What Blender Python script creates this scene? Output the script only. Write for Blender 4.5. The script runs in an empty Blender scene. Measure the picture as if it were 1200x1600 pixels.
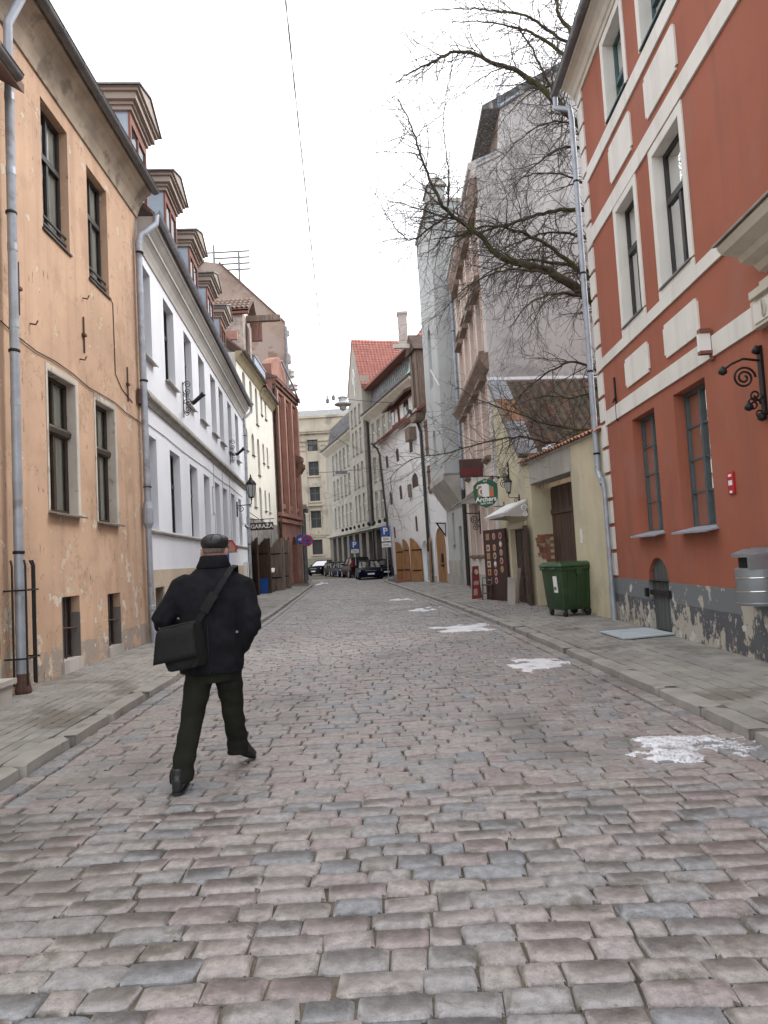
import bpy, math, random
import numpy as np
from mathutils import Vector, Matrix, noise
random.seed(7)
SC = bpy.context.scene
COL = SC.collection
R = math.radians

# ---------------------------------------------------------------- camera
cd = bpy.data.cameras.new('camera'); cam = bpy.data.objects.new('camera', cd); COL.objects.link(cam)
cd.sensor_fit = 'VERTICAL'; cd.sensor_height = 36.0; cd.lens = 36.0*1120/1600
cd.clip_start = 0.05; cd.clip_end = 3000
ROLL, PITCH = 0.055, math.atan(72/1120)
f = Vector((0, math.cos(PITCH), math.sin(PITCH))); r0 = Vector((1, 0, 0)); u0 = r0.cross(f)
up = u0*math.cos(ROLL) + r0*math.sin(ROLL); rt = r0*math.cos(ROLL) - u0*math.sin(ROLL)
m = Matrix((rt, up, -f)).transposed().to_4x4(); m.translation = (0, 0, 1.53)
cam.matrix_world = m
SC.camera = cam
# ---------------------------------------------------------------- world: bright overcast sky
w = bpy.data.worlds.new('World'); SC.world = w; w.use_nodes = True
nt = w.node_tree; nt.nodes.clear()
SUN_EL, SUN_AZ = R(44), R(62)          # azimuth from +Y towards +X
sky = nt.nodes.new('ShaderNodeTexSky'); sky.sky_type = 'NISHITA'; sky.sun_disc = False
sky.sun_elevation = SUN_EL; sky.sun_rotation = SUN_AZ; sky.dust_density = 4.0; sky.air_density = 1.0
hs = nt.nodes.new('ShaderNodeHueSaturation'); hs.inputs['Saturation'].default_value = 0.22
mx = nt.nodes.new('ShaderNodeMix'); mx.data_type = 'RGBA'; mx.inputs[0].default_value = 0.55
mx.inputs[7].default_value = (9.5, 9.6, 10.0, 1)     # the even cloud layer over the sky
bg = nt.nodes.new('ShaderNodeBackground'); bg.inputs['Strength'].default_value = 0.15
out = nt.nodes.new('ShaderNodeOutputWorld')
nt.links.new(sky.outputs[0], hs.inputs['Color']); nt.links.new(hs.outputs[0], mx.inputs[6])
nt.links.new(mx.outputs[2], bg.inputs['Color']); nt.links.new(bg.outputs[0], out.inputs[0])
sd = bpy.data.lights.new('sun', 'SUN'); sd.energy = 1.0; sd.angle = R(20); sd.color = (1, .96, .9)
sun = bpy.data.objects.new('sun', sd); COL.objects.link(sun)
sdir = Vector((math.sin(SUN_AZ)*math.cos(SUN_EL), math.cos(SUN_AZ)*math.cos(SUN_EL), math.sin(SUN_EL)))
sun.rotation_euler = sdir.to_track_quat('Z', 'Y').to_euler(); sun.location = (20, 20, 60)
vs = SC.view_settings
vs.view_transform = 'Standard'; vs.look = 'None'; vs.gamma = 1; vs.use_curve_mapping = False
vs.exposure = 1.08
SC.cycles.max_bounces = 8; SC.cycles.diffuse_bounces = 4; SC.cycles.transparent_max_bounces = 12

# ---------------------------------------------------------------- materials
def _n(t, k, **kw):
    n = t.nodes.new(k)
    for a, b in kw.items(): setattr(n, a, b)
    return n
MATS = {}
def mat(name, col, rough=.85, metal=0., spec=.3, var=.12, vscale=1.2, bump=.0, bscale=60., layers=(), streak=0., grain=.0, brick=None, tint=None, tiles=None, coat=0., stretch=None, cracks=None):
    """one procedural surface: base colour, soft cloud variation, masked layers (peeling, stains), streaks, relief"""
    if name in MATS: return MATS[name]
    M = bpy.data.materials.new(name); M.use_nodes = True; t = M.node_tree; t.nodes.clear(); L = t.links.new
    o = _n(t, 'ShaderNodeOutputMaterial'); b = _n(t, 'ShaderNodeBsdfPrincipled'); L(b.outputs[0], o.inputs[0])
    b.inputs['Roughness'].default_value = rough; b.inputs['Metallic'].default_value = metal
    b.inputs['Specular IOR Level'].default_value = spec
    if coat: b.inputs['Coat Weight'].default_value = coat
    geo = _n(t, 'ShaderNodeNewGeometry'); pos = geo.outputs['Position']
    if stretch:
        mp = _n(t, 'ShaderNodeMapping'); mp.inputs['Scale'].default_value = stretch; L(pos, mp.inputs[0]); pos = mp.outputs[0]
    def noi(scale, detail=4, vec=None, rough=.6):
        n = _n(t, 'ShaderNodeTexNoise'); n.inputs['Scale'].default_value = scale; n.inputs['Detail'].default_value = detail
        n.inputs['Roughness'].default_value = rough; L(vec or pos, n.inputs['Vector']); return n.outputs['Fac']
    def ramp(x, a, c):
        n = _n(t, 'ShaderNodeMapRange'); n.interpolation_type = 'SMOOTHSTEP'
        n.inputs[1].default_value = a; n.inputs[2].default_value = c; L(x, n.inputs[0]); return n.outputs[0]
    def mix(fac, a, c, bt='MIX'):
        n = _n(t, 'ShaderNodeMix', data_type='RGBA', blend_type=bt)
        if isinstance(fac, float): n.inputs[0].default_value = fac
        else: L(fac, n.inputs[0])
        for s, i in ((a, 6), (c, 7)):
            if isinstance(s, (tuple, list)): n.inputs[i].default_value = (*s[:3], 1)
            else: L(s, n.inputs[i])
        return n.outputs[2]
    def mth(op, a, c):
        n = _n(t, 'ShaderNodeMath', operation=op)
        for s, i in ((a, 0), (c, 1)):
            if isinstance(s, (int, float)): n.inputs[i].default_value = s
            else: L(s, n.inputs[i])
        return n.outputs[0]
    c = tuple(col)
    if tint:                                   # tint = (source, [colours])
        if tint[0] == 'object': src = _n(t, 'ShaderNodeObjectInfo').outputs['Random']
        else:
            at = _n(t, 'ShaderNodeAttribute'); at.attribute_name = 'tint'; src = at.outputs['Fac']
        rp = _n(t, 'ShaderNodeValToRGB'); rp.color_ramp.interpolation = 'CONSTANT'
        cs = tint[1]; e = rp.color_ramp.elements
        while len(e) < len(cs): e.new(.5)
        for k, cc in enumerate(cs): e[k].position = k/len(cs); e[k].color = (*cc, 1)
        L(src, rp.inputs[0]); c = rp.outputs[0]
    hgt = None
    if brick:                                  # brick = (joint colour, second colour, scale, axis rotation)
        bt = _n(t, 'ShaderNodeTexBrick'); mp = _n(t, 'ShaderNodeMapping'); mp.inputs['Rotation'].default_value = brick[3]
        L(geo.outputs['Position'], mp.inputs[0]); L(mp.outputs[0], bt.inputs['Vector'])
        bt.inputs['Color1'].default_value = (*col, 1); bt.inputs['Color2'].default_value = (*brick[1], 1); bt.inputs['Mortar'].default_value = (*brick[0], 1)
        bt.inputs['Scale'].default_value = brick[2]; bt.inputs['Brick Width'].default_value = .27; bt.inputs['Row Height'].default_value = .085
        bt.inputs['Mortar Size'].default_value = .011; bt.inputs['Mortar Smooth'].default_value = .2
        c = bt.outputs['Color']; hgt = mth('SUBTRACT', 1., bt.outputs['Fac'])
    if var:
        v = ramp(noi(vscale, 5), .3, .7)
        n = _n(t, 'ShaderNodeMapRange'); n.inputs[3].default_value = 1-var; n.inputs[4].default_value = 1+var; L(v, n.inputs[0])
        c = mix(1., c, n.outputs[0], 'MULTIPLY')
    if streak:
        mp = _n(t, 'ShaderNodeMapping'); mp.inputs['Scale'].default_value = (3.2, 3.2, .16); L(geo.outputs['Position'], mp.inputs[0])
        s = ramp(noi(1., 5, mp.outputs[0]), .46, .74)
        c = mix(mth('MULTIPLY', s, streak), c, (.09, .08, .07))
    hl = None
    for ly in layers:                          # (colour, scale, threshold, softness, z0, z1, bias at z1 relative to z0[, seed])
        lc, ls, th, so, z0, z1, bias = ly[:7]
        vec = pos
        mp = _n(t, 'ShaderNodeMapping'); mp.inputs['Location'].default_value = (ly[7] if len(ly) > 7 else 3.1, 1.7, .4)
        if len(ly) > 8: mp.inputs['Scale'].default_value = ly[8]
        L(pos, mp.inputs[0]); vec = mp.outputs[0]
        x = noi(ls, 7, vec, .62)
        sp = _n(t, 'ShaderNodeSeparateXYZ'); L(geo.outputs['Position'], sp.inputs[0])
        zz = _n(t, 'ShaderNodeMapRange'); zz.inputs[1].default_value = z0; zz.inputs[2].default_value = z1
        zz.inputs[3].default_value = 0.; zz.inputs[4].default_value = bias; L(sp.outputs[2], zz.inputs[0])
        x = mth('MULTIPLY_ADD', x, 1.75) if False else mth('ADD', mth('MULTIPLY', mth('SUBTRACT', x, .5), 1.75), .5); x = mth('ADD', x, zz.outputs[0])
        mk = ramp(x, th, th+so); c = mix(mk, c, lc)
        if so < .06: hl = mk if hl is None else mth('MAXIMUM', hl, mk)
    if cracks:                                 # hairline cracks: thin contour lines, only in some places
        cs, cw, cth = cracks
        a_ = mth('ABSOLUTE', mth('SUBTRACT', noi(cs, 6, None, .7), .5), 0.); ln_ = mth('SUBTRACT', 1., ramp(a_, cw*.4, cw))
        k_ = mth('MULTIPLY', ln_, ramp(noi(.9, 3), cth, cth+.06)); c = mix(mth('MULTIPLY', k_, .75), c, (.10, .07, .05))
    if grain:
        g = noi(170., 3); c = mix(1., c, (lambda n: (L(g, n.inputs[0]), n.inputs.__getitem__(3).__setattr__('default_value', 1-grain), n.inputs.__getitem__(4).__setattr__('default_value', 1+grain), n.outputs[0])[-1])(_n(t, 'ShaderNodeMapRange')), 'MULTIPLY')
    if isinstance(c, tuple): b.inputs['Base Color'].default_value = (*c, 1)
    else: L(c, b.inputs['Base Color'])
    if bump or hl is not None or hgt is not None:
        h = mth('MULTIPLY', noi(bscale, 5), bump if bump else .0)
        h2 = mth('MULTIPLY', noi(bscale*.12, 3), bump*2.5)
        h = mth('ADD', h, h2)
        if hl is not None: h = mth('SUBTRACT', h, mth('MULTIPLY', hl, .006))
        if hgt is not None: h = mth('ADD', h, mth('MULTIPLY', hgt, .008))
        bp = _n(t, 'ShaderNodeBump'); bp.inputs['Strength'].default_value = .8; bp.inputs['Distance'].default_value = 1.
        L(h, bp.inputs['Height']); L(bp.outputs[0], b.inputs['Normal'])
    if var:
        rr = _n(t, 'ShaderNodeMapRange'); rr.inputs[3].default_value = max(.02, rough-.12*min(1, rough)); rr.inputs[4].default_value = min(1, rough+.1*rough)
        L(noi(vscale*4, 4), rr.inputs[0]); L(rr.outputs[0], b.inputs['Roughness'])
    MATS[name] = M; return M
def glass(name, tintc=(.75, .8, .78), opaque=None, rough=.015, wav=.002, refl=.75):
    M = bpy.data.materials.new(name); M.use_nodes = True; t = M.node_tree; t.nodes.clear(); L = t.links.new
    o = _n(t, 'ShaderNodeOutputMaterial'); fr = _n(t, 'ShaderNodeFresnel'); fr.inputs[0].default_value = 1.52
    gl = _n(t, 'ShaderNodeBsdfGlossy'); gl.inputs['Roughness'].default_value = rough
    if opaque is None:
        tr = _n(t, 'ShaderNodeBsdfTransparent'); tr.inputs[0].default_value = (*tintc, 1)
    else:
        tr = _n(t, 'ShaderNodeBsdfDiffuse'); tr.inputs[0].default_value = (*opaque, 1)
    a = _n(t, 'ShaderNodeMath', operation='MULTIPLY_ADD'); a.inputs[1].default_value = refl; a.inputs[2].default_value = .02; L(fr.outputs[0], a.inputs[0])
    n = _n(t, 'ShaderNodeTexNoise'); n.inputs['Scale'].default_value = 1.3; n.inputs['Detail'].default_value = 2
    g = _n(t, 'ShaderNodeNewGeometry'); L(g.outputs['Position'], n.inputs['Vector'])
    bp = _n(t, 'ShaderNodeBump'); bp.inputs['Distance'].default_value = wav*10; bp.inputs['Strength'].default_value = .5; L(n.outputs[0], bp.inputs['Height']); L(bp.outputs[0], gl.inputs['Normal'])
    ms = _n(t, 'ShaderNodeMixShader'); L(a.outputs[0], ms.inputs[0]); L(tr.outputs[0], ms.inputs[1]); L(gl.outputs[0], ms.inputs[2]); L(ms.outputs[0], o.inputs[0])
    MATS[name] = M; return M
GLASS = glass('window_glass', refl=.92); GLASSF = glass('far_window_glass', opaque=(.05, .055, .06)); CARGLASS = glass('car_glass', opaque=(.012, .014, .016), wav=0, refl=.5)

SETTC = [tuple((c*.78+(sum(q)/3)*.22)*k*1.24 for c, k in zip(q, (.99, .965, .94))) for q in [(.225, .205, .197), (.203, .199, .202), (.24, .215, .203), (.218, .180, .176), (.182, .192, .206), (.228, .21, .194), (.21, .202, .203), (.238, .214, .207), (.172, .180, .194), (.218, .186, .183), (.212, .20, .195), (.23, .21, .203)]]
m_sett = mat('granite_sett', (0, 0, 0), rough=.54, spec=.45, var=.22, vscale=21, bump=.0060, bscale=95, grain=.42, tint=('object', SETTC), layers=[((.15, .135, .115), 5., .60, .2, 0, 1, 0), ((.155, .145, .135), .55, .54, .3, 0, 1, 0, 5.), ((.33, .31, .285), 60., .74, .05, 0, 1, 0, 8.)])
m_settf = mat('granite_sett_far', (0, 0, 0), rough=.54, spec=.45, var=.22, vscale=21, bump=.0060, bscale=95, grain=.42, tint=('attr', SETTC), layers=[((.15, .135, .115), 5., .60, .2, 0, 1, 0), ((.155, .145, .135), .55, .54, .3, 0, 1, 0, 5.), ((.33, .31, .285), 60., .74, .05, 0, 1, 0, 8.)])
m_bed = mat('joint_sand', (.13, .112, .085), rough=.97, var=.3, vscale=6, bump=.006, bscale=160, grain=.3, layers=[((.055, .05, .038), 2.2, .5, .15, 0, 1, 0)])
PAVC = [(.262, .25, .228), (.242, .233, .215), (.28, .267, .244), (.228, .221, .206), (.255, .242, .217), (.272, .26, .241)]
m_pav = mat('concrete_paver', (0, 0, 0), rough=.92, var=.12, vscale=2.5, bump=.001, bscale=190, grain=.15, tint=('object', PAVC), layers=[((.17, .155, .135), 1.1, .56, .2, 0, 1, 0)])
m_pavf = mat('concrete_paver_far', (0, 0, 0), rough=.92, var=.12, vscale=2.5, bump=.001, bscale=190, grain=.15, tint=('attr', PAVC), layers=[((.17, .155, .135), 1.1, .56, .2, 0, 1, 0)])
m_kerb = mat('kerb_granite', (.285, .27, .248), rough=.85, var=.16, vscale=3, bump=.002, bscale=140, grain=.3, layers=[((.2, .185, .165), 3., .66, .2, 0, 1, 0)])
m_asph = mat('pavement_bed', (.10, .092, .08), rough=.95, var=.2, vscale=1.5, bump=.002, bscale=180, grain=.25)
m_ground = mat('ground_earth', (.16, .15, .135), rough=.95, var=.2, bump=.004)
m_snow = mat('old_snow', (.66, .67, .70), rough=.6, var=.10, vscale=5, bump=.008, bscale=50, layers=[((.36, .345, .33), 5., .60, .2, -1, 1, 0)])

m_orange = mat('orange_plaster', cracks=(1.7, .006, .53), col=(.52, .352, .245), rough=.93, var=.10, vscale=.8, bump=.0016, bscale=45, streak=.26, grain=.05, layers=[
    ((.435, .29, .20), 1.1, .52, .25, 0, 10, 0, 8.), ((.33, .275, .235), 2.5, .36, .06, .50, .58, -1., 6.), ((.42, .34, .26), 2.4, .63, .03, .3, 2.4, -.26, 1.), ((.34, .27, .20), 5.5, .76, .02, .3, 3.4, -.16, 5.),
    ((.56, .46, .35), 3.1, .74, .025, 7.2, 8.9, .09, 2.), ((.58, .51, .42), 2.7, .625, .03, .5, 2.6, -.16, 11.), ((.36, .28, .21), 1.6, .62, .08, .15, .75, -.45, 3.), ((.22, .17, .13), 9., .765, .01, 0, 12, -.01, 4., (1.6, 1.6, .45))])
m_soffA = mat('weathered_soffit', (.40, .34, .27), rough=.95, var=.2, vscale=1.5, bump=.002, layers=[((.24, .2, .16), 2.2, .52, .2, 0, 10, 0)])
m_surr = mat('pale_render', (.50, .46, .40), rough=.93, var=.12, vscale=2, bump=.0012, layers=[((.32, .28, .24), 4., .6, .12, 0, 10, 0)])
m_white = mat('white_plaster', (.755, .775, .825), rough=.9, var=.04, vscale=.7, bump=.0006, bscale=40, streak=.05)
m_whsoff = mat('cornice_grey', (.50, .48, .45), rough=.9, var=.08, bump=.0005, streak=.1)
m_band = mat('ledge_metal_dull', (.27, .25, .22), rough=.7, var=.2, vscale=3)
m_tan = mat('tan_plinth', (.52, .43, .33), rough=.93, var=.08, bump=.001, layers=[((.36, .3, .24), 1.6, .55, .2, .1, 1.4, -.2)])
m_cream = mat('cream_plaster', (.72, .70, .635), rough=.92, var=.05, bump=.0008, streak=.08)
m_stone = mat('grey_stone_wash', (.20, .19, .175), rough=.93, var=.3, vscale=1.6, bump=.004, bscale=25, layers=[((.3, .28, .26), 1.3, .5, .2, 0, 4, 0)])
m_brick = mat('red_brick', (.32, .165, .125), rough=.9, var=.15, vscale=1.2, bump=.001, brick=((.26, .18, .15), (.30, .13, .095), 1., (R(90), 0, R(90))))
m_pinkbr = mat('salmon_render', (.37, .205, .16), rough=.9, var=.15, bump=.001)
m_gable = mat('brown_gable_brick', (.34, .255, .205), rough=.95, var=.22, vscale=.7, bump=.002, brick=((.34, .28, .24), (.33, .235, .19), 1., (R(90), 0, 0)), layers=[((.36, .29, .25), .5, .48, .1, 0, 30, 0, 7.), ((.26, .17, .13), .8, .62, .08, 0, 30, 0, 1.)])
m_sand = mat('sandstone', (.45, .405, .325), rough=.93, var=.12, vscale=.5, bump=.002, streak=.18, layers=[((.3, .27, .22), .6, .58, .2, 0, 25, 0)])
m_sandd = mat('sandstone_dark', (.26, .235, .19), rough=.93, var=.15, vscale=.8, bump=.003)
m_grey = mat('grey_render', (.36, .345, .30), rough=.93, var=.12, vscale=.6, bump=.002, streak=.2)
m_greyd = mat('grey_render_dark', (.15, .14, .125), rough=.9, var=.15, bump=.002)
m_slate = mat('old_mansard_sheet', (.10, .10, .105), rough=.6, var=.3, vscale=2, stretch=None, layers=[((.30, .29, .28), 2.6, .56, .06, 0, 30, 0, 2., (4., 4., .35)), ((.12, .17, .16), 1.2, .58, .15, 0, 30, 0, 6.)])
m_copper = mat('verdigris_copper', (.22, .38, .34), rough=.7, var=.2, vscale=2)
m_redtile = mat('red_clay_tile', (.38, .165, .135), rough=.85, var=.16, vscale=2.5, bump=.002)
m_whse = mat('white_limewash', (.77, .77, .785), rough=.95, var=.05, vscale=.8, bump=.003, bscale=12, streak=.07, layers=[((.5, .48, .46), 1.2, .66, .1, .1, 2., -.1)])
m_wood = mat('oiled_wood', (.31, .165, .075), rough=.6, var=.25, vscale=2., stretch=(6, 6, .6), bump=.001)
m_wooddk = mat('dark_wood', (.085, .055, .042), rough=.75, var=.3, vscale=2., stretch=(6, 6, .6), bump=.001)
m_woodgr = mat('weathered_wood', (.20, .155, .125), rough=.9, var=.3, vscale=2.5, stretch=(6, 6, .6), bump=.0015)
m_shut = mat('brown_shutter', (.19, .10, .075), rough=.75, var=.25, vscale=3, stretch=(5, 5, .8))
m_tower = mat('grey_green_render', (.44, .455, .45), rough=.93, var=.07, vscale=.7, bump=.0012, streak=.12)
m_pcream = mat('pale_cream_facade', (.64, .585, .53), rough=.9, var=.08, bump=.001, streak=.08)
m_pink = mat('salmon_trim', (.62, .43, .36), rough=.9, var=.08, bump=.001)
m_stucco = mat('lilac_grey_stucco', (.52, .51, .50), rough=.95, var=.10, vscale=.35, bump=.0015, streak=.16, layers=[((.36, .345, .345), .5, .54, .2, 0, 20, 0), ((.30, .29, .28), .9, .56, .25, 5.2, 8.2, -.35, 9.)])
m_brownled = mat('brown_ledge_sheet', (.215, .155, .12), rough=.7, var=.2, vscale=2)
m_yel = mat('pale_yellow_plaster', cracks=(1.2, .004, .56), col=(.575, .52, .37), rough=.93, var=.09, vscale=.9, bump=.0014, streak=.14, layers=[((.48, .44, .33), 1.2, .52, .2, 0, 6, 0), ((.26, .235, .19), 1.3, .6, .2, .1, 1.5, -.32, 6.)])
m_conc = mat('grey_concrete', (.40, .375, .345), rough=.95, var=.14, vscale=1.2, bump=.002, streak=.2, grain=.1)
m_red = mat('red_oxide_plaster', cracks=(1.0, .0025, .6), col=(.33, .112, .069), rough=.9, var=.07, vscale=.8, bump=.0011, bscale=45, streak=.24, layers=[((.32, .125, .088), .9, .55, .25, 0, 12, 0), ((.50, .40, .33), 4., .86, .015, .9, 2.0, -.1, 14.)])
m_trim = mat('offwhite_trim', (.70, .685, .64), rough=.9, var=.05, bump=.0008, streak=.16)
m_corn = mat('cornice_cream', (.60, .56, .48), rough=.9, var=.08, bump=.0006, streak=.15)
m_plinth = mat('peeling_grey_plinth', (.105, .11, .122), rough=.85, var=.10, vscale=2, bump=.0014, layers=[
    ((.165, .18, .19), 1.2, .9, .02, .60, .63, 1., 4.), ((.43, .405, .35), 1.9, .47, .012, .1, 1.0, -.2, 2., (1.3, 1.3, .8)), ((.55, .54, .52), 3.0, .60, .012, .1, .85, -.2, 9.), ((.20, .185, .16), 7., .58, .015, .1, .75, -.25, 21., (1.2, 1.2, .6)), ((.36, .33, .28), 9., .66, .012, .1, .95, -.1, 33.), ((.12, .105, .085), 2., .50, .12, .1, .30, -.5, 5.), ((.24, .215, .175), 1.5, .6, .05, .1, .4, -.4, 3.)])
m_zinc = mat('galvanised_zinc', (.36, .39, .44), rough=.55, metal=.5, spec=.5, var=.14, vscale=4, layers=[((.25, .25, .26), 3., .6, .2, 0, 12, 0)])
m_zincd = mat('dull_zinc', (.20, .20, .205), rough=.5, metal=.6, var=.2, vscale=3)
m_iron = mat('black_iron', (.022, .021, .021), rough=.5, metal=.3, var=.2, vscale=6)
m_rust = mat('rusty_iron', (.10, .055, .045), rough=.8, var=.3, vscale=8)
m_frameblk = mat('dark_window_paint', (.035, .032, .032), rough=.45, var=.15, vscale=5)
m_framebrn = mat('brown_window_paint', (.055, .04, .03), rough=.5, var=.2, vscale=5)
m_framegrn = mat('slate_window_paint', (.075, .095, .10), rough=.5, var=.15, vscale=5)
m_framewht = mat('white_window_paint', (.62, .61, .57), rough=.5, var=.05)
m_frameblue = mat('blue_green_paint', (.06, .11, .12), rough=.45, var=.1)
m_curt = mat('white_curtain', (.86, .86, .82), rough=.95, var=.06, vscale=4, stretch=(9, 9, .6))
m_rooft = mat('brown_roof_sheet', (.16, .10, .085), rough=.75, var=.2)
m_clay = mat('mossy_clay_tile', (0, 0, 0), rough=.92, var=.25, vscale=5, bump=.002, tint=('object', [(.13, .082, .062), (.115, .082, .064), (.14, .085, .06), (.105, .085, .066), (.125, .092, .074), (.10, .082, .06), (.15, .09, .066)]), layers=[((.085, .09, .05), 3., .56, .15, 0, 10, 0)])
m_cope = mat('orange_coping_tile', (.34, .17, .11), rough=.9, var=.25, vscale=6, bump=.002)
m_bluesh = mat('blue_grey_sheet', (.34, .40, .47), rough=.5, metal=.15, var=.1, vscale=1.5)
m_dormred = mat('dormer_red_paint', (.21, .088, .066), rough=.7, var=.1)
m_dormbr = mat('dormer_brown_cornice', (.32, .272, .232), rough=.75, var=.12)
m_bark = mat('mossy_bark', (.055, .045, .034), rough=.95, var=.3, vscale=6, bump=.004, bscale=50, layers=[((.075, .085, .022), 3., .52, .15, 0, 20, 0)])
m_twig = mat('bare_twig', (.085, .073, .06), rough=.95, var=.2, vscale=5)
m_bin = mat('green_bin_plastic', (.028, .062, .026), rough=.42, spec=.45, var=.12, vscale=3, layers=[((.05, .085, .05), 2., .6, .2, 0, 2, 0)])
m_binl = mat('green_bin_lid', (.034, .078, .034), rough=.4, spec=.45, var=.1, vscale=3)
m_blk = mat('black_rubber', (.018, .018, .019), rough=.8, var=.1)
m_wbin = mat('grey_bin_steel', (.27, .29, .31), rough=.4, metal=.5, var=.08, vscale=3)
m_wht = mat('white_paint', (.78, .78, .77), rough=.5, var=.03)
m_redd = mat('dull_red_board', (.26, .045, .05), rough=.6, var=.1)
m_redp = mat('red_paint', (.42, .02, .028), rough=.45, var=.08)
m_grnsign = mat('green_sign_enamel', (.012, .105, .05), rough=.4, var=.06)
m_tanp = mat('sign_beer_tan', (.35, .22, .12), rough=.5, var=.1)
m_orp = mat('sign_orange', (.55, .16, .05), rough=.5)
m_blue = mat('traffic_blue', (.02, .09, .36), rough=.4, var=.04)
m_pinkp = mat('traffic_red', (.48, .03, .06), rough=.4, var=.04)
m_menub = mat('menu_board_brown', (.055, .03, .026), rough=.6, var=.15)
m_paperA = mat('menu_card_cream', (.55, .47, .36), rough=.8, var=.2, vscale=30)
m_paperB = mat('menu_card_tan', (.42, .25, .12), rough=.8, var=.3, vscale=40)
m_paperC = mat('menu_card_pink', (.48, .34, .30), rough=.8, var=.3, vscale=40)
m_skin = mat('skin', (.36, .21, .175), rough=.55, spec=.35, var=.08, vscale=20)
m_coat = mat('navy_wool_coat', (.0095, .010, .0125), rough=.95, spec=.15, var=.3, vscale=12, bump=.0012, bscale=350)
m_trou = mat('dark_green_trousers', (.0145, .0155, .0115), rough=.9, spec=.15, var=.2, vscale=9, bump=.0008, bscale=250)
m_shoe = mat('black_shoe_leather', (.010, .010, .011), rough=.4, spec=.5, var=.1)
m_cap = mat('black_cap_leather', (.011, .011, .013), rough=.5, spec=.4, var=.15, vscale=12, bump=.001)
m_bag = mat('black_bag_canvas', (.0085, .0085, .0085), rough=.8, spec=.3, var=.2, vscale=14, bump=.001, bscale=300)
m_bags = mat('bag_strap_web', (.009, .009, .010), rough=.85, var=.2, vscale=30, bump=.001)
m_carK = mat('black_car_paint', (.006, .006, .008), rough=.3, spec=.02, var=.05)
m_carB = mat('navy_car_paint', (.006, .008, .020), rough=.3, spec=.02, var=.05)
m_carM = mat('maroon_car_paint', (.022, .008, .009), rough=.3, spec=.02, var=.05)
m_carG = mat('dark_grey_car_paint', (.014, .016, .019), rough=.3, spec=.02, var=.05)
m_chrome = mat('chrome', (.6, .6, .6), rough=.2, metal=1., var=0)
m_lampg = mat('hazed_lamp_enamel', (.42, .43, .44), rough=.6, var=.1)  # lamp grey lightened so the colour carries the haze in front of it
m_lens = mat('clear_lens', (.6, .62, .65), rough=.12, spec=.6, var=0)
m_tail = mat('red_tail_lens', (.45, .012, .015), rough=.2, spec=.6, var=0)
m_amberg = mat('lantern_pane', (.45, .46, .44), rough=.3, spec=.5, var=.1)
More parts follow.
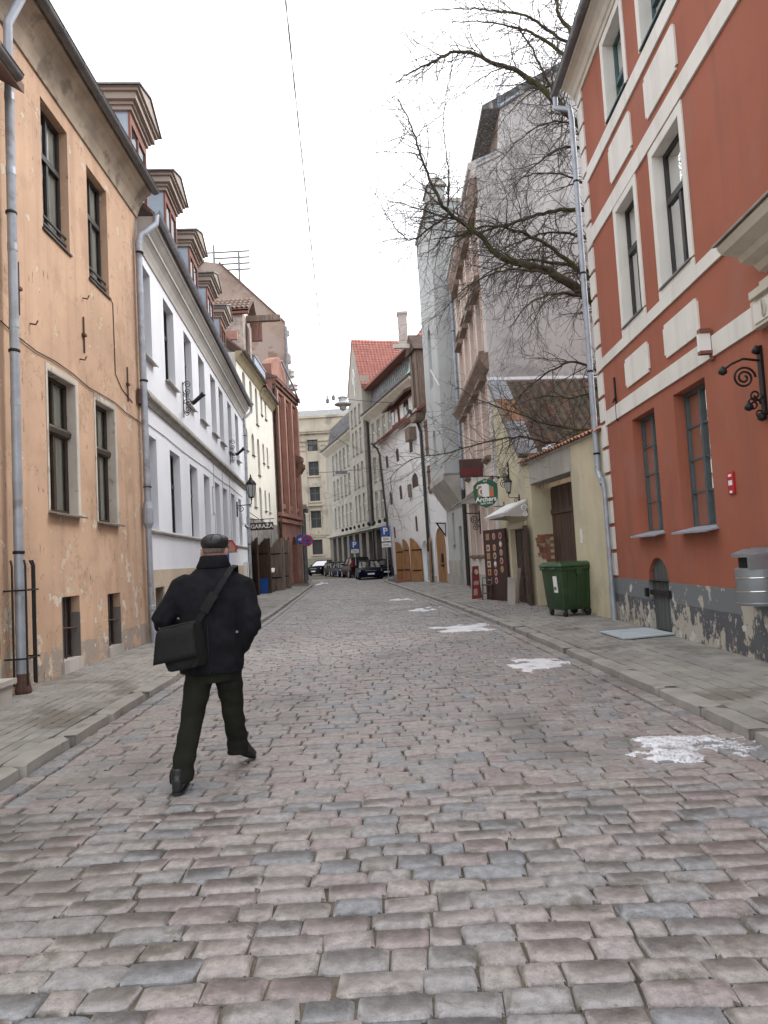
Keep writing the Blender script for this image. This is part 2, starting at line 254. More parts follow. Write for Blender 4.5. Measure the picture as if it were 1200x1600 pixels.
# ---------------------------------------------------------------- mesh helpers
class MB:
    def __init__(s): s.v = []; s.f = []; s.tint = None
    def face(s, pts):
        k = len(s.v); s.v += [tuple(p) for p in pts]; s.f.append(tuple(range(k, k+len(pts))))
    def hexa(s, p):                                    # 8 corners: 0-3 one side, 4-7 the other
        k = len(s.v); s.v += [tuple(q) for q in p]
        for a in ((0, 3, 2, 1), (4, 5, 6, 7), (0, 1, 5, 4), (1, 2, 6, 5), (2, 3, 7, 6), (3, 0, 4, 7)): s.f.append(tuple(k+i for i in a))
    def box(s, a, b):
        x0, y0, z0 = a; x1, y1, z1 = b
        s.hexa([(x0, y0, z0), (x1, y0, z0), (x1, y1, z0), (x0, y1, z0), (x0, y0, z1), (x1, y0, z1), (x1, y1, z1), (x0, y1, z1)])
    def obox(s, c, ax, ay, az, hx, hy, hz):            # oriented box
        c = Vector(c); ax = Vector(ax)*hx; ay = Vector(ay)*hy; az = Vector(az)*hz
        s.hexa([c-ax-ay-az, c+ax-ay-az, c+ax+ay-az, c-ax+ay-az, c-ax-ay+az, c+ax-ay+az, c+ax+ay+az, c-ax+ay+az])
    def tube(s, pts, r, n=8, cap=True):
        pts = [Vector(p) for p in pts]; rs = r if isinstance(r, (list, tuple)) else [r]*len(pts)
        k0 = len(s.v); prev = None
        for i, p in enumerate(pts):
            d = (pts[min(i+1, len(pts)-1)] - pts[max(i-1, 0)])
            d = d.normalized() if d.length > 1e-9 else Vector((0, 0, 1))
            if prev is None:
                a = Vector((0, 0, 1)) if abs(d.z) < .9 else Vector((1, 0, 0)); x = d.cross(a).normalized()
            else:
                x = prev - d*prev.dot(d); x = x.normalized() if x.length > 1e-6 else d.orthogonal().normalized()
            prev = x; y = d.cross(x)
            for j in range(n):
                t = 2*math.pi*j/n; s.v.append(tuple(p + (x*math.cos(t)+y*math.sin(t))*rs[i]))
        for i in range(len(pts)-1):
            for j in range(n):
                a = k0+i*n+j; b = k0+i*n+(j+1) % n; s.f.append((a, b, b+n, a+n))
        if cap:
            s.f.append(tuple(k0+j for j in reversed(range(n)))); e = k0+(len(pts)-1)*n; s.f.append(tuple(e+j for j in range(n)))
    def lathe(s, c, prof, n=16, axis=None):            # prof: (radius, height) about a vertical or given axis
        c = Vector(c); az = Vector(axis or (0, 0, 1)).normalized(); ax = az.orthogonal().normalized(); ay = az.cross(ax); k = len(s.v)
        for (r, h) in prof:
            for j in range(n):
                t = 2*math.pi*j/n; s.v.append(tuple(c+az*h+(ax*math.cos(t)+ay*math.sin(t))*r))
        for i in range(len(prof)-1):
            for j in range(n):
                a = k+i*n+j; b = k+i*n+(j+1) % n; s.f.append((a, b, b+n, a+n))
        s.f.append(tuple(k+j for j in reversed(range(n)))); e = k+(len(prof)-1)*n; s.f.append(tuple(e+j for j in range(n)))
    def loft(s, rings, closed=True, cap=True):
        k = len(s.v); n = len(rings[0])
        for r in rings: s.v += [tuple(p) for p in r]
        for i in range(len(rings)-1):
            for j in range(n if closed else n-1):
                a = k+i*n+j; b = k+i*n+(j+1) % n; s.f.append((a, b, b+n, a+n))
        if cap and closed:
            s.f.append(tuple(k+j for j in reversed(range(n)))); e = k+(len(rings)-1)*n; s.f.append(tuple(e+j for j in range(n)))
    def prism(s, poly, d):                             # polygon (3D points) pushed along vector d
        d = Vector(d); n = len(poly); k = len(s.v); s.v += [tuple(p) for p in poly] + [tuple(Vector(p)+d) for p in poly]
        s.f.append(tuple(k+i for i in range(n))); s.f.append(tuple(k+n+i for i in reversed(range(n))))
        for i in range(n): j = (i+1) % n; s.f.append((k+i, k+n+i, k+n+j, k+j))
    def build(s, name, m, parent=None, smooth=False, loc=None):
        o0 = loc if loc is not None else (BASE[parent.name] if parent else (0, 0, 0)); o0 = Vector(o0)
        me = bpy.data.meshes.new(name); me.from_pydata([tuple(Vector(p)-o0) for p in s.v], [], s.f)
        me.materials.append(m)
        if smooth:
            me.polygons.foreach_set('use_smooth', [True]*len(me.polygons))
            if smooth != 'all':
                try: me.set_sharp_from_angle(angle=R(smooth if smooth > 1 else 40))
                except Exception: pass
        me.update()
        if s.tint is not None:
            a = me.attributes.new('tint', 'FLOAT', 'FACE'); a.data.foreach_set('value', s.tint)
        o = bpy.data.objects.new(name, me); COL.objects.link(o)
        if parent: o.parent = parent; BASE[o.name] = tuple(BASE[parent.name])
        else: o.location = o0; BASE[o.name] = tuple(o0)
        return o
BASE = {}
def tag(o, label, cat=None, group=None, kind=None):
    if label: o['label'] = label
    if cat: o['category'] = cat
    if group: o['group'] = group
    if kind: o['kind'] = kind
    return o
def thing(name, loc, label, cat, group=None, kind=None):
    o = bpy.data.objects.new(name, None); COL.objects.link(o); o.location = loc; o.empty_display_size = .3; BASE[o.name] = tuple(loc)
    return tag(o, label, cat, group, kind)
def inst(me, name, parent, loc, rot=(0, 0, 0), scale=(1, 1, 1)):
    """a piece that shares mesh data; loc is in world metres"""
    o = bpy.data.objects.new(name, me); COL.objects.link(o)
    b = Vector(BASE[parent.name]) if parent else Vector((0, 0, 0))
    o.parent = parent; o.location = Vector(loc)-b; o.rotation_euler = rot; o.scale = scale; BASE[o.name] = BASE[parent.name] if parent else (0, 0, 0)
    return o
def text_mesh(body, size, o, ex, ey, name, m, parent, ext=.004, bold=0.0, align='CENTER'):
    cu = bpy.data.curves.new('lettering', 'FONT'); cu.body = body; cu.size = size; cu.align_x = align; cu.align_y = 'CENTER'; cu.extrude = ext; cu.offset = bold; cu.resolution_u = 3
    t = bpy.data.objects.new('lettering', cu); COL.objects.link(t); bpy.context.view_layer.update()
    me = bpy.data.meshes.new_from_object(t.evaluated_get(bpy.context.evaluated_depsgraph_get())); bpy.data.objects.remove(t)
    ex = Vector(ex).normalized(); ey = Vector(ey).normalized(); ez = ex.cross(ey)
    mt = Matrix((ex, ey, ez)).transposed().to_4x4(); mt.translation = Vector(o)-Vector(BASE[parent.name]); me.transform(mt)
    me.materials.clear(); me.materials.append(m)
    ob = bpy.data.objects.new(name, me); COL.objects.link(ob); ob.parent = parent; BASE[ob.name] = BASE[parent.name]
    return ob

class Fac:
    """a vertical facade: u along the street, z up, d out from the wall towards the street"""
    def __init__(s, P, Q, side, lean=None):
        s.P = Vector((*P, 0)); s.e = (Vector((*Q, 0))-s.P).normalized(); s.L = (Vector((*Q, 0))-s.P).length
        s.n = Vector((s.e.y, -s.e.x, 0))*(1 if side == 'left' else -1); s.lean = lean
    def p(s, u, z, d=0.):
        q = s.P+s.e*u+s.n*d; q = Vector((q.x, q.y, z))
        if s.lean: q += s.n*s.lean(u, z)
        return q
    def box(s, mb, u0, u1, z0, z1, d0, d1):
        P = s.p; mb.hexa([P(u0, z0, d0), P(u1, z0, d0), P(u1, z0, d1), P(u0, z0, d1), P(u0, z1, d0), P(u1, z1, d0), P(u1, z1, d1), P(u0, z1, d1)])
    def prof(s, mb, u0, u1, pts):                      # (d,z) profile swept along u
        mb.prism([s.p(u0, z, d) for d, z in pts], s.e*(u1-u0))
    def poly(s, mb, pts, d0, d1):                      # (u,z) polygon from depth d0 to d1
        n = len(pts); k = len(mb.v); mb.v += [tuple(s.p(u, z, d0)) for u, z in pts]+[tuple(s.p(u, z, d1)) for u, z in pts]
        mb.f.append(tuple(k+i for i in range(n))); mb.f.append(tuple(k+n+i for i in reversed(range(n))))
        for i in range(n): j = (i+1) % n; mb.f.append((k+i, k+n+i, k+n+j, k+j))
def arch_pts(u0, u1, z1, rise, n=8):
    c = (u0+u1)/2; h = (u1-u0)/2
    return [(c+h*math.cos(math.pi*(1-i/n)), z1-rise+rise*math.sin(math.pi*i/n)) for i in range(n+1)]
def wall(fc, mb, u0, u1, z0, z1, ops, depth=.18, back=6., sides=True, d=0.):
    """front skin with real openings (u0,u1,z0,z1[,arch rise]) and reveals, plus side, back and closed volume"""
    us = sorted({u0, u1, *[round(x, 4) for o in ops for x in o[:2]]}); zs = sorted({z0, z1, *[round(x, 4) for o in ops for x in o[2:4]]})
    us = [u for u in us if u0 <= u <= u1]; zs = [z for z in zs if z0 <= z <= z1]
    P = fc.p
    for i in range(len(us)-1):
        for j in range(len(zs)-1):
            a, b, c, e = us[i], us[i+1], zs[j], zs[j+1]; mu, mz = (a+b)/2, (c+e)/2
            if any(o[0] < mu < o[1] and o[2] < mz < o[3] for o in ops): continue
            mb.face([P(a, c, d), P(b, c, d), P(b, e, d), P(a, e, d)])
    for o in ops:
        a, b, c, e = o[:4]; rise = o[4] if len(o) > 4 else 0; dp = o[5] if len(o) > 5 else depth
        if rise:
            ap = arch_pts(a, b, e, rise)
            for k in range(len(ap)-1):
                (x0, y0), (x1, y1) = ap[k], ap[k+1]
                mb.face([P(x0, y0, d), P(x1, y1, d), P(x1, e, d), P(x0, e, d)])
                mb.face([P(x0, y0, d), P(x0, y0, d-dp), P(x1, y1, d-dp), P(x1, y1, d)])
            e2 = e-rise
        else:
            e2 = e; mb.face([P(a, e, d), P(a, e, d-dp), P(b, e, d-dp), P(b, e, d)])
        mb.face([P(a, c, d), P(a, c, d-dp), P(a, e2, d-dp), P(a, e2, d)])
        mb.face([P(b, c, d), P(b, e2, d), P(b, e2, d-dp), P(b, c, d-dp)])
        if c > z0+.01: mb.face([P(a, c, d), P(b, c, d), P(b, c, d-dp), P(a, c, d-dp)])
    if back:
        for u in (u0, u1):
            if sides: mb.face([P(u, z0, d), P(u, z0, -back), P(u, z1, -back), P(u, z1, d)])
        mb.face([P(u0, z0, -back), P(u1, z0, -back), P(u1, z1, -back), P(u0, z1, -back)])
        mb.face([P(u0, z1, d), P(u1, z1, d), P(u1, z1, -back), P(u0, z1, -back)])
def window(root, fc, u0, u1, z0, z1, depth=.16, fm=None, gm=None, style='cross', rise=0, sill=None, sillm=None, curtain=None, bar=.05, thick=.05, d=0., tr=.68, hbars=3, sillout=.10):
    """a framed window set back in its opening: frame > pane, sill, curtain"""
    fm = fm or m_frameblk; gm = gm or GLASS; d1 = d-depth; d0 = d1-thick; mb = MB(); B = lambda a, b, c, e, o=0: fc.box(mb, a, b, c, e, d0, d1+o)
    b = bar
    if rise:
        ap = arch_pts(u0, u1, z1, rise); ai = arch_pts(u0+b, u1-b, z1-b, max(.02, rise-b*.6))
        for k in range(len(ap)-1): fc.poly(mb, [ap[k], ap[k+1], ai[k+1], ai[k]], d0, d1)
        zt = z1-rise
    else:
        B(u0, u1, z1-b, z1); zt = z1-b
    B(u0, u0+b, z0+b, zt); B(u1-b, u1, z0+b, zt); B(u0, u1, z0, z0+b)
    c = (u0+u1)/2; ia, ib, ja, jb = u0+b, u1-b, z0+b, z1-b
    cells = []
    if style == 'cross':
        zc = z0+(z1-z0)*tr
        B(ia, ib, zc-b*.8, zc+b*.8, .02)
        B(c-b*.6, c+b*.6, ja, zc-b*.8, .008)
        if rise: cells = [(ia, c-b*.6, ja, zc-b*.8), (c+b*.6, ib, ja, zc-b*.8)]
        else: B(c-b*.4, c+b*.4, zc+b*.8, jb, .004); cells = [(ia, c-b*.6, ja, zc-b*.8), (c+b*.6, ib, ja, zc-b*.8), (ia, c-b*.4, zc+b*.8, jb), (c+b*.4, ib, zc+b*.8, jb)]
        if rise: cells.append(('arch',))
    elif style == 'trans':                             # one transom, lower casement divided
        zc = z0+(z1-z0)*tr; B(ia, ib, zc-b*.8, zc+b*.8, .02); cells = [(ia, ib, zc+b*.8, jb)]
        B(c-b*.7, c+b*.7, ja, zc-b*.8, .01); cells += [(ia, c-b*.7, ja, zc-b*.8), (c+b*.7, ib, ja, zc-b*.8)]
    elif style == 'grid':
        B(c-b*.7, c+b*.7, ja, jb, .012); zz = [ja+(jb-ja)*k/hbars for k in range(hbars+1)]
        for k in range(1, hbars):
            B(ia, c-b*.7, zz[k]-.013, zz[k]+.013, -.004); B(c+b*.7, ib, zz[k]-.013, zz[k]+.013, -.004)
        for k in range(hbars): cells += [(ia, c-b*.7, zz[k], zz[k+1]), (c+b*.7, ib, zz[k], zz[k+1])]
    elif style == 'mull': B(c-b*.5, c+b*.5, ja, zt, .006); cells = [(ia, c-b*.5, ja, jb), (c+b*.5, ib, ja, jb)]
    else: cells = [(ia, ib, ja, jb)]
    wo = mb.build('window', fm, root)
    dp = d1-thick*.5
    if rise:
        q = MB(); ai = arch_pts(u0+b*.5, u1-b*.5, z1-b*.5, max(.02, rise-b*.3)); q.face([fc.p(u0+b*.5, z0+b*.5, dp), fc.p(u1-b*.5, z0+b*.5, dp)]+[fc.p(x, y, dp) for x, y in reversed(ai)]); q.build('pane', gm, wo)
    else:
        for (a, e, g, h) in cells:
            q = MB(); tl = random.uniform(-.004, .004); tz = random.uniform(-.004, .004)
            q.face([fc.p(a-.004, g-.004, dp+tl), fc.p(e+.004, g-.004, dp-tl), fc.p(e+.004, h+.004, dp-tl+tz), fc.p(a-.004, h+.004, dp+tl+tz)]); q.build('pane', gm, wo)
    if sill:
        q = MB(); so = sillout
        fc.prof(q, u0-.06, u1+.06, [(d-depth, z0+.012), (d+so, z0-.03), (d+so, z0-.055), (d+so-.012, z0-.055), (d+so-.015, z0-.04), (d-depth, z0-.012)]); q.build('window_sill', sillm or m_zincd, wo)
    if curtain:
        q = MB()
        for (a, e) in ((u0+.02, c-.06), (c+.06, u1-.02)) if curtain == 'pair' else ((u0+.02, u1-.02),):
            n = 22; pts = []
            k0 = len(q.v)
            for i in range(n+1):
                u = a+(e-a)*i/n; w_ = .028*math.sin(i*1.35+a*7)+.012*math.sin(i*2.9)
                q.v += [tuple(fc.p(u, z0+.03, dp-.055+w_)), tuple(fc.p(u, (z0+z1)/2, dp-.055+w_*.8)), tuple(fc.p(u, z1-.03, dp-.055+w_*.5))]
            for i in range(n):
                for j in (0, 1): q.f.append((k0+i*3+j, k0+i*3+3+j, k0+i*3+4+j, k0+i*3+1+j))
        q.build('curtain', m_curt, wo, smooth='all')
    return wo
def gutter(root, fc, u0, u1, z, d, r=.075, m=None, joint=1.0, name='gutter'):
    """half-round eaves gutter with clips"""
    mb = MB(); n = 9; out_, inn = [], []
    for rr in (r, r*.88):
        for i in range(n+1):
            t = math.pi+math.pi*i/n; (out_ if rr == r else inn).append((d+rr*math.cos(t), z+rr*math.sin(t)))
    fc.prof(mb, u0, u1, out_+inn[::-1])
    mb.tube([fc.p(u0, z+.004, d+r), fc.p(u1, z+.004, d+r)], .012, 6)
    u = u0+.25
    while u < u1:
        ring = [(d+r*1.07*math.cos(math.pi+math.pi*i/n), z+r*1.07*math.sin(math.pi+math.pi*i/n)) for i in range(n+1)]
        fc.prof(mb, u, u+.035, ring+[(d+r, z+.02), (d-r, z+.02)]); u += joint
    return mb.build(name, m or m_zincd, root, smooth=35)
def pipe(root, pts, r, m, clips=(), name='downpipe', joints=True):
    mb = MB(); mb.tube(pts, r, 14); 
    a = pts[0]
    for i in range(len(pts)-1):
        p, q = Vector(pts[i]), Vector(pts[i+1]); L_ = (q-p).length
        if L_ > 1.2 and joints:
            k = 1
            while k*1.0 < L_-.3: 
                c = p.lerp(q, k*1.0/L_); dd = (q-p).normalized(); mb.tube([c-dd*.05, c+dd*.05], r*1.07, 14); k += 1
    o = mb.build(name, m, root, smooth=40)
    for c in clips:
        q = MB(); c = Vector(c); q.lathe(c-Vector((0, 0, .02)), [(r*1.12, 0), (r*1.22, .01), (r*1.22, .03), (r*1.12, .04)], 14); q.build('pipe_clip', m_iron, o)
    return o
# ---------------------------------------------------------------- ground plan
def lerpt(pts):
    def g(y):
        if y <= pts[0][0]: return pts[0][1]
        for (a, x), (b, X) in zip(pts, pts[1:]):
            if y <= b: return x+(X-x)*(y-a)/(b-a)
        return pts[-1][1]
    return g
kl = lerpt([(-40, -2.7), (0, -2.83), (5.28, -2.87), (9.8, -2.97), (22, -3.49), (46.9, -4.84), (62, -6.9), (95, -15.5)])
kr = lerpt([(-40, 2.8), (0, 2.72), (5.3, 2.69), (10, 2.53), (14, 2.35), (22, 1.8), (46.8, -.25), (50, .0), (54, .75), (57, .45), (62, -.95), (70, -3.2), (82, -6.6), (95, -10)])
fl = lerpt([(-40, -4.9), (8.5, -4.9), (14.45, -5.1), (35, -6.8), (43.5, -6.7), (50, -6.2), (53.5, -6.2), (60, -9), (95, -17)])
fr = lerpt([(-40, 4.5), (8.2, 4.5), (13.8, 4.6), (21.3, 4.2), (30, 3.8), (35, 3.4), (48.5, .9), (52, 2.6), (83, -6.2), (95, -9.5)])
KH = .12
KT = .082                                               # kerb top; the footway falls gently towards it
def ph(t): return KT+(KH-KT)*max(0, min(1, (t-.22)/.75))
mb = MB(); mb.face([(-700, -300, -.06), (700, -300, -.06), (700, 1200, -.06), (-700, 1200, -.06)])
tag(mb.build('ground', m_ground), 'bare brown earth under and beyond the street and houses', kind='structure')
ys = [-40, -20, -10, 0, 3, 6, 9, 12, 15, 18, 21, 25, 30, 35, 40, 44, 47, 50, 52, 54, 57, 60, 65, 70, 75, 80, 85, 90, 95]
mb = MB()
for a, b in zip(ys, ys[1:]): mb.face([(kl(a)-.1, a, -.015), (kr(a)+.1, a, -.015), (kr(b)+.1, b, -.015), (kl(b)-.1, b, -.015)])
road = tag(mb.build('road', m_bed), 'cobbled street of worn granite setts curving away to the left', kind='structure')
def sett_mesh(nx=6, ny=4, k=0, dome=.0074):
    """unit sett (1 x 1 in plan): worn domed top, uneven outline, skirt"""
    rnd = random.Random(100+k); V, F = [], []
    jx = [rnd.uniform(-.042, .042) for _ in range(12)]; tx, ty = rnd.uniform(-.005, .005), rnd.uniform(-.006, .006)
    sk = rnd.uniform(-.06, .06)
    for j in range(ny):
        for i in range(nx):
            x = -1+2*i/(nx-1); y = -1+2*j/(ny-1)
            ax = math.copysign(abs(x)**.22, x) if abs(x) > 1e-6 else 0; ay = math.copysign(abs(y)**.115, y) if abs(y) > 1e-6 else 0
            cr = 1-.115*(abs(x)**3)*(abs(y)**3)
            px = ax*.5*cr+(jx[j] if abs(x) == 1 else 0)+sk*ay*.5; py = ay*.5*cr+(jx[4+i]*1.6 if abs(y) == 1 else 0)
            e = max(abs(ax)**7, abs(ay)**5)
            e = max(abs(x)**6, abs(y)**6); z = -dome*1.35*e-dome*.32*(x*x+y*y)*.5+rnd.uniform(-.0016, .0016)+tx*x+ty*y
            if abs(x) > .99 and abs(y) > .99 and rnd.random() < .35: z -= rnd.uniform(.003, .010)
            V.append((px, py, z))
    for j in range(ny-1):
        for i in range(nx-1): a = j*nx+i; F.append((a, a+1, a+nx+1, a+nx))
    ring = [i for i in range(nx)]+[j*nx+nx-1 for j in range(1, ny)]+[(ny-1)*nx+i for i in range(nx-2, -1, -1)]+[j*nx for j in range(ny-2, 0, -1)]
    b0 = len(V)
    for r_ in ring: x, y, z = V[r_]; V.append((x*1.03, y*1.05, -.05))
    n = len(ring)
    for i in range(n): F.append((ring[i], b0+i, b0+(i+1) % n, ring[(i+1) % n]))
    return V, F
SETTV = [sett_mesh(k=k) for k in range(14)]
SETTME = []
for V, F in SETTV:
    me = bpy.data.meshes.new('cobblestone'); me.from_pydata(V, [], F); me.polygons.foreach_set('use_smooth', [True]*len(F)); me.set_sharp_from_angle(angle=R(36)); me.materials.append(m_sett); SETTME.append(me)
rs = random.Random(5)
setts = []                                              # (x,y,z,length,depth,rot)
y = 1.6
while y < 62:
    dp = rs.uniform(.130, .170) if y < 30 else rs.uniform(.16, .2)
    xl, xr = kl(y)+.37, kr(y)-.37
    x = xl-rs.uniform(0, .12)
    while x < xr-.05:
        ln = rs.uniform(.195, .325) if rs.random() < .86 else rs.uniform(.13, .19)
        if x+ln > xr+.05: ln = max(.1, xr+.02-x)
        dy = .016*math.sin(x*1.9+y*.7)+.014*math.sin(x*.83-y*1.3)+.008*math.sin(x*4.3+y*2.1)
        dip = .010*noise.noise((x*.5, y*.35, 0))
        setts.append((x+ln/2, y+dp/2+dy+rs.uniform(-.006, .006), dip+rs.uniform(-.005, .005), ln-rs.uniform(.003, .011), dp*rs.uniform(.94, 1.0)-.004, rs.uniform(-.05, .05)))
        x += ln
    y += dp*.975
for side in (0, 1):                                     # two courses laid lengthwise along each kerb
    for c in (0, 1):
        y = 1.6+c*.07
        while y < 58:
            ln = rs.uniform(.15, .25); k_ = kl if side == 0 else kr; s_ = 1 if side == 0 else -1
            yc = y+ln/2; ang = math.atan2(k_(yc+.5)-k_(yc-.5), 1)
            setts.append((k_(yc)+s_*(.095+.178*c), yc, .012-.010*c+rs.uniform(-.004, .004), .165, ln-.008, -ang))
            y += ln
setts.sort(key=lambda s: s[1])
vis = [s for s in setts if s[1] > 2.25 and abs(s[0]) < s[1]*.56+.15]
near = vis[:300]; nset = set(id(s) for s in near)
for i, s in enumerate(near):
    inst(SETTME[i*5 % 14], 'cobblestone', road, (s[0], s[1], s[2]), (rs.uniform(-.02, .02), rs.uniform(-.015, .015), s[5]), (s[3], s[4], 1))
def join_pieces(items, protos, name, m, parent, kind='stuff'):
    """many small pieces as one mesh, each with a tint of its own"""
    vv, ff, tt = [], [], []; k = 0
    for i, s in enumerate(items):
        V, F = protos[rs.randrange(len(protos))]; c, sn = math.cos(s[5]), math.sin(s[5]); fl_ = rs.choice((-1, 1))
        t = rs.random()
        for (x, y, z) in V:
            x *= s[3]*fl_; y *= s[4]*fl_; vv.append((s[0]+x*c-y*sn, s[1]+x*sn+y*c, s[2]+z+(s[6]*(x*c-y*sn) if len(s) > 6 else 0)))
        for f_ in F: ff.append(tuple(k+a for a in f_)); tt.append(t)
        k += len(V)
    q = MB(); q.v = vv; q.f = ff; q.tint = tt
    o = q.build(name, m, parent, smooth=36); o['kind'] = kind; return o
join_pieces([s for s in setts if id(s) not in nset], SETTV, 'cobblestone_field', m_settf, road)
# pavements -----------------------------------------------------------------
def pav_proto(k, bev=.004):
    rnd = random.Random(k); a, b = rnd.uniform(-.003, .003), rnd.uniform(-.003, .003)
    V = []; 
    for (s, z) in ((.5, -.03), (.5, -bev), (.5-.03, 0)):
        for (x, y) in ((-1, -1), (1, -1), (1, 1), (-1, 1)): V.append((x*s, y*s, z+a*x+b*y))
    F = [(8, 9, 10, 11)]
    for r_ in (0, 4):
        for i in range(4): j = (i+1) % 4; F.append((r_+i, r_+j, r_+4+j, r_+4+i))
    return V, F
PAVV = [pav_proto(k) for k in range(6)]; PAVME = []
for V, F in PAVV:
    me = bpy.data.meshes.new('paving_block'); me.from_pydata(V, [], F); me.materials.append(m_pav); PAVME.append(me)
KERBME = []
for k in range(6):
    V, F = sett_mesh(7, 3, 50+k, .004); rnd = random.Random(k)
    V = [(x, yy, (z if z > -.04 else -.14)+rnd.uniform(-.001, .001)) for x, yy, z in V]
    me = bpy.data.meshes.new('kerbstone'); me.from_pydata(V, [], F); me.polygons.foreach_set('use_smooth', [True]*len(F)); me.set_sharp_from_angle(angle=R(40)); me.materials.append(m_kerb); KERBME.append(me)
for side in (0, 1):
    k_ = kl if side == 0 else kr; f_ = fl if side == 0 else fr; s_ = -1 if side == 0 else 1
    mb = MB()
    for a, b in zip(ys, ys[1:]): mb.face([(k_(a)+s_*.12, a, KT-.012), (k_(a)+s_*.22, a, KT-.012), (k_(b)+s_*.22, b, KT-.012), (k_(b)+s_*.12, b, KT-.012)]); mb.face([(k_(a)+s_*.22, a, KT-.012), (k_(a)+s_*.97, a, KH-.012), (k_(b)+s_*.97, b, KH-.012), (k_(b)+s_*.22, b, KT-.012)]); mb.face([(k_(a)+s_*.97, a, KH-.012), (f_(a)+s_*.01, a, KH-.012), (f_(b)+s_*.01, b, KH-.012), (k_(b)+s_*.97, b, KH-.012)])
    pv = tag(mb.build('pavement', m_asph), 'narrow paved footway along the '+('orange and white houses' if side == 0 else 'red house and yellow wall'), kind='structure')
    y = -6.; rk = random.Random(side)
    while y < 78:
        ln = rk.uniform(.8, 1.25) if y < 40 else 2.2
        yc = y+ln/2; ang = math.atan2(k_(yc+.5)-k_(yc-.5), 1)
        inst(KERBME[rk.randrange(6)], 'kerbstone', pv, (k_(yc)+s_*.105, yc, KT+.006+rk.uniform(-.005, .005)), (rk.uniform(-.004, .004), rk.uniform(-.006, .006), R(90)-ang), (ln-.012, .21, 1))
        y += ln
    items = []; W_, L_ = (.118, .2) if side == 0 else (.165, .2)
    t = .225; col_ = 0
    while t < 2.6:
        y = 1.6+(col_ % 2)*L_/2
        while y < (44 if side == 0 else 40):
            x = k_(y)+s_*(t+W_/2)
            ok = abs(x) < abs(f_(y))-.02 and (x < f_(y) if side else x > f_(y))
            if side and 16.5 < y < 20.6: ok = False                       # the crossing in front of the gate is setts
            if ok: items.append((x, y+L_/2, ph(abs(x-k_(y+L_/2)))+rs.uniform(-.0015, .0015)+.006*noise.noise((x*.7, y*.5, 3)), W_-.008, L_-.008, -math.atan2(k_(y+.5)-k_(y-.5), 1), s_*(KH-KT)/.75 if .22 < abs(x-k_(y+L_/2)) < .97 else 0))
            y += L_
        t += W_; col_ += 1
    items.sort(key=lambda s: s[1])
    vis = [s for s in items if s[1] > 4 and abs(s[0]) < s[1]*.535+.2]; nr = vis[:290]; ns = set(id(s) for s in nr)
    for i, s in enumerate(nr): inst(PAVME[i % 6], 'paving_block', pv, s[:3], (rs.uniform(-.008, .008), -s[6]+rs.uniform(-.006, .006), s[5]), (s[3], s[4], 1))
    join_pieces([s for s in items if id(s) not in ns], PAVV, 'paving_field', m_pavf, pv)
    if side:
        cs = []; y = 16.5
        while y < 20.55:
            x = kr(y)+.24
            while x < fr(y)-.1:
                ln = rs.uniform(.13, .2); cs.append((x+ln/2, y+.065, ph(abs(x+ln/2-kr(y)))+.008+rs.uniform(-.004, .004), ln-.022, .108, rs.uniform(-.04, .04))); x += ln
            y += .132
        join_pieces(cs, SETTV, 'crossing_setts', m_settf, pv)

# ================================================================ LEFT SIDE
# --- pale olive house at the very edge, seen as a sliver
FA = Fac((-4.68, 8.5), (-4.8, 14.42), 'left')
m_olive = mat('olive_old_plaster', (.42, .385, .27), rough=.95, var=.14, bump=.002, streak=.25, layers=[((.22, .19, .14), 1.6, .58, .1, .1, 2.2, -.25)])
t = thing('olive_house', FA.p(-2, 0), 'pale olive plastered house cut off at the left edge beside the orange house', 'house')
mb = MB(); wall(FA, mb, -6.5, .12, 0, 7.75, [(-2.6, -1.6, 2.4, 4.5)], back=6, d=.03); mb.build('wall', m_olive, t)
window(t, FA, -2.6, -1.6, 2.4, 4.5, sill=True, d=.03)
mb = MB(); FA.prof(mb, -6.7, .34, [(.36, 7.86), (-6, 12.0), (-6, 11.85), (.36, 7.74)]); mb.build('roof', m_rooft, t)
gutter(t, FA, -6.7, .16, 7.86, .36, .085, m_zincd)
mb = MB(); FA.box(mb, -1.9, -.42, 0.10, .36, .03, .42); FA.box(mb, -1.92, -.38, .36, .42, .03, .46); mb.build('stone_step', m_conc, t)
# --- orange house
t = thing('orange_house', FA.p(3, 0), 'two storey orange plastered house with peeling walls and brown windows', 'house')
mb = MB(); ops = [(1.6, 2.53, 6.6, 8.58), (3.3, 4.22, 6.53, 8.5), (1.6, 2.58, 2.45, 4.5), (3.38, 4.28, 2.40, 4.47), (1.9, 2.53, .29, 1.22), (3.69, 4.3, .27, 1.18)]
wall(FA, mb, .10, 5.85, 0, 9.4, ops, depth=.15, back=7); mb.build('wall', m_orange, t)
for (a, b, c, d_) in ops[:2]:
    w_ = window(t, FA, a, b, c, d_, depth=.13, fm=m_frameblk, style='cross', tr=.62, bar=.055, curtain='pair')  # curtains added to lighten the dark interior behind the panes
    q = MB(); FA.box(q, a+.01, b-.01, c+.10, c+.135, -.07, -.045); FA.box(q, a+.01, b-.01, c+.22, c+.25, -.07, -.045); q.build('guard_rail', m_frameblk, w_)
    q = MB(); FA.prof(q, a-.03, b+.03, [(-.13, c+.03), (.03, c-.02), (.03, c-.05), (-.13, c-.03)]); q.build('window_sill', m_framebrn, w_)
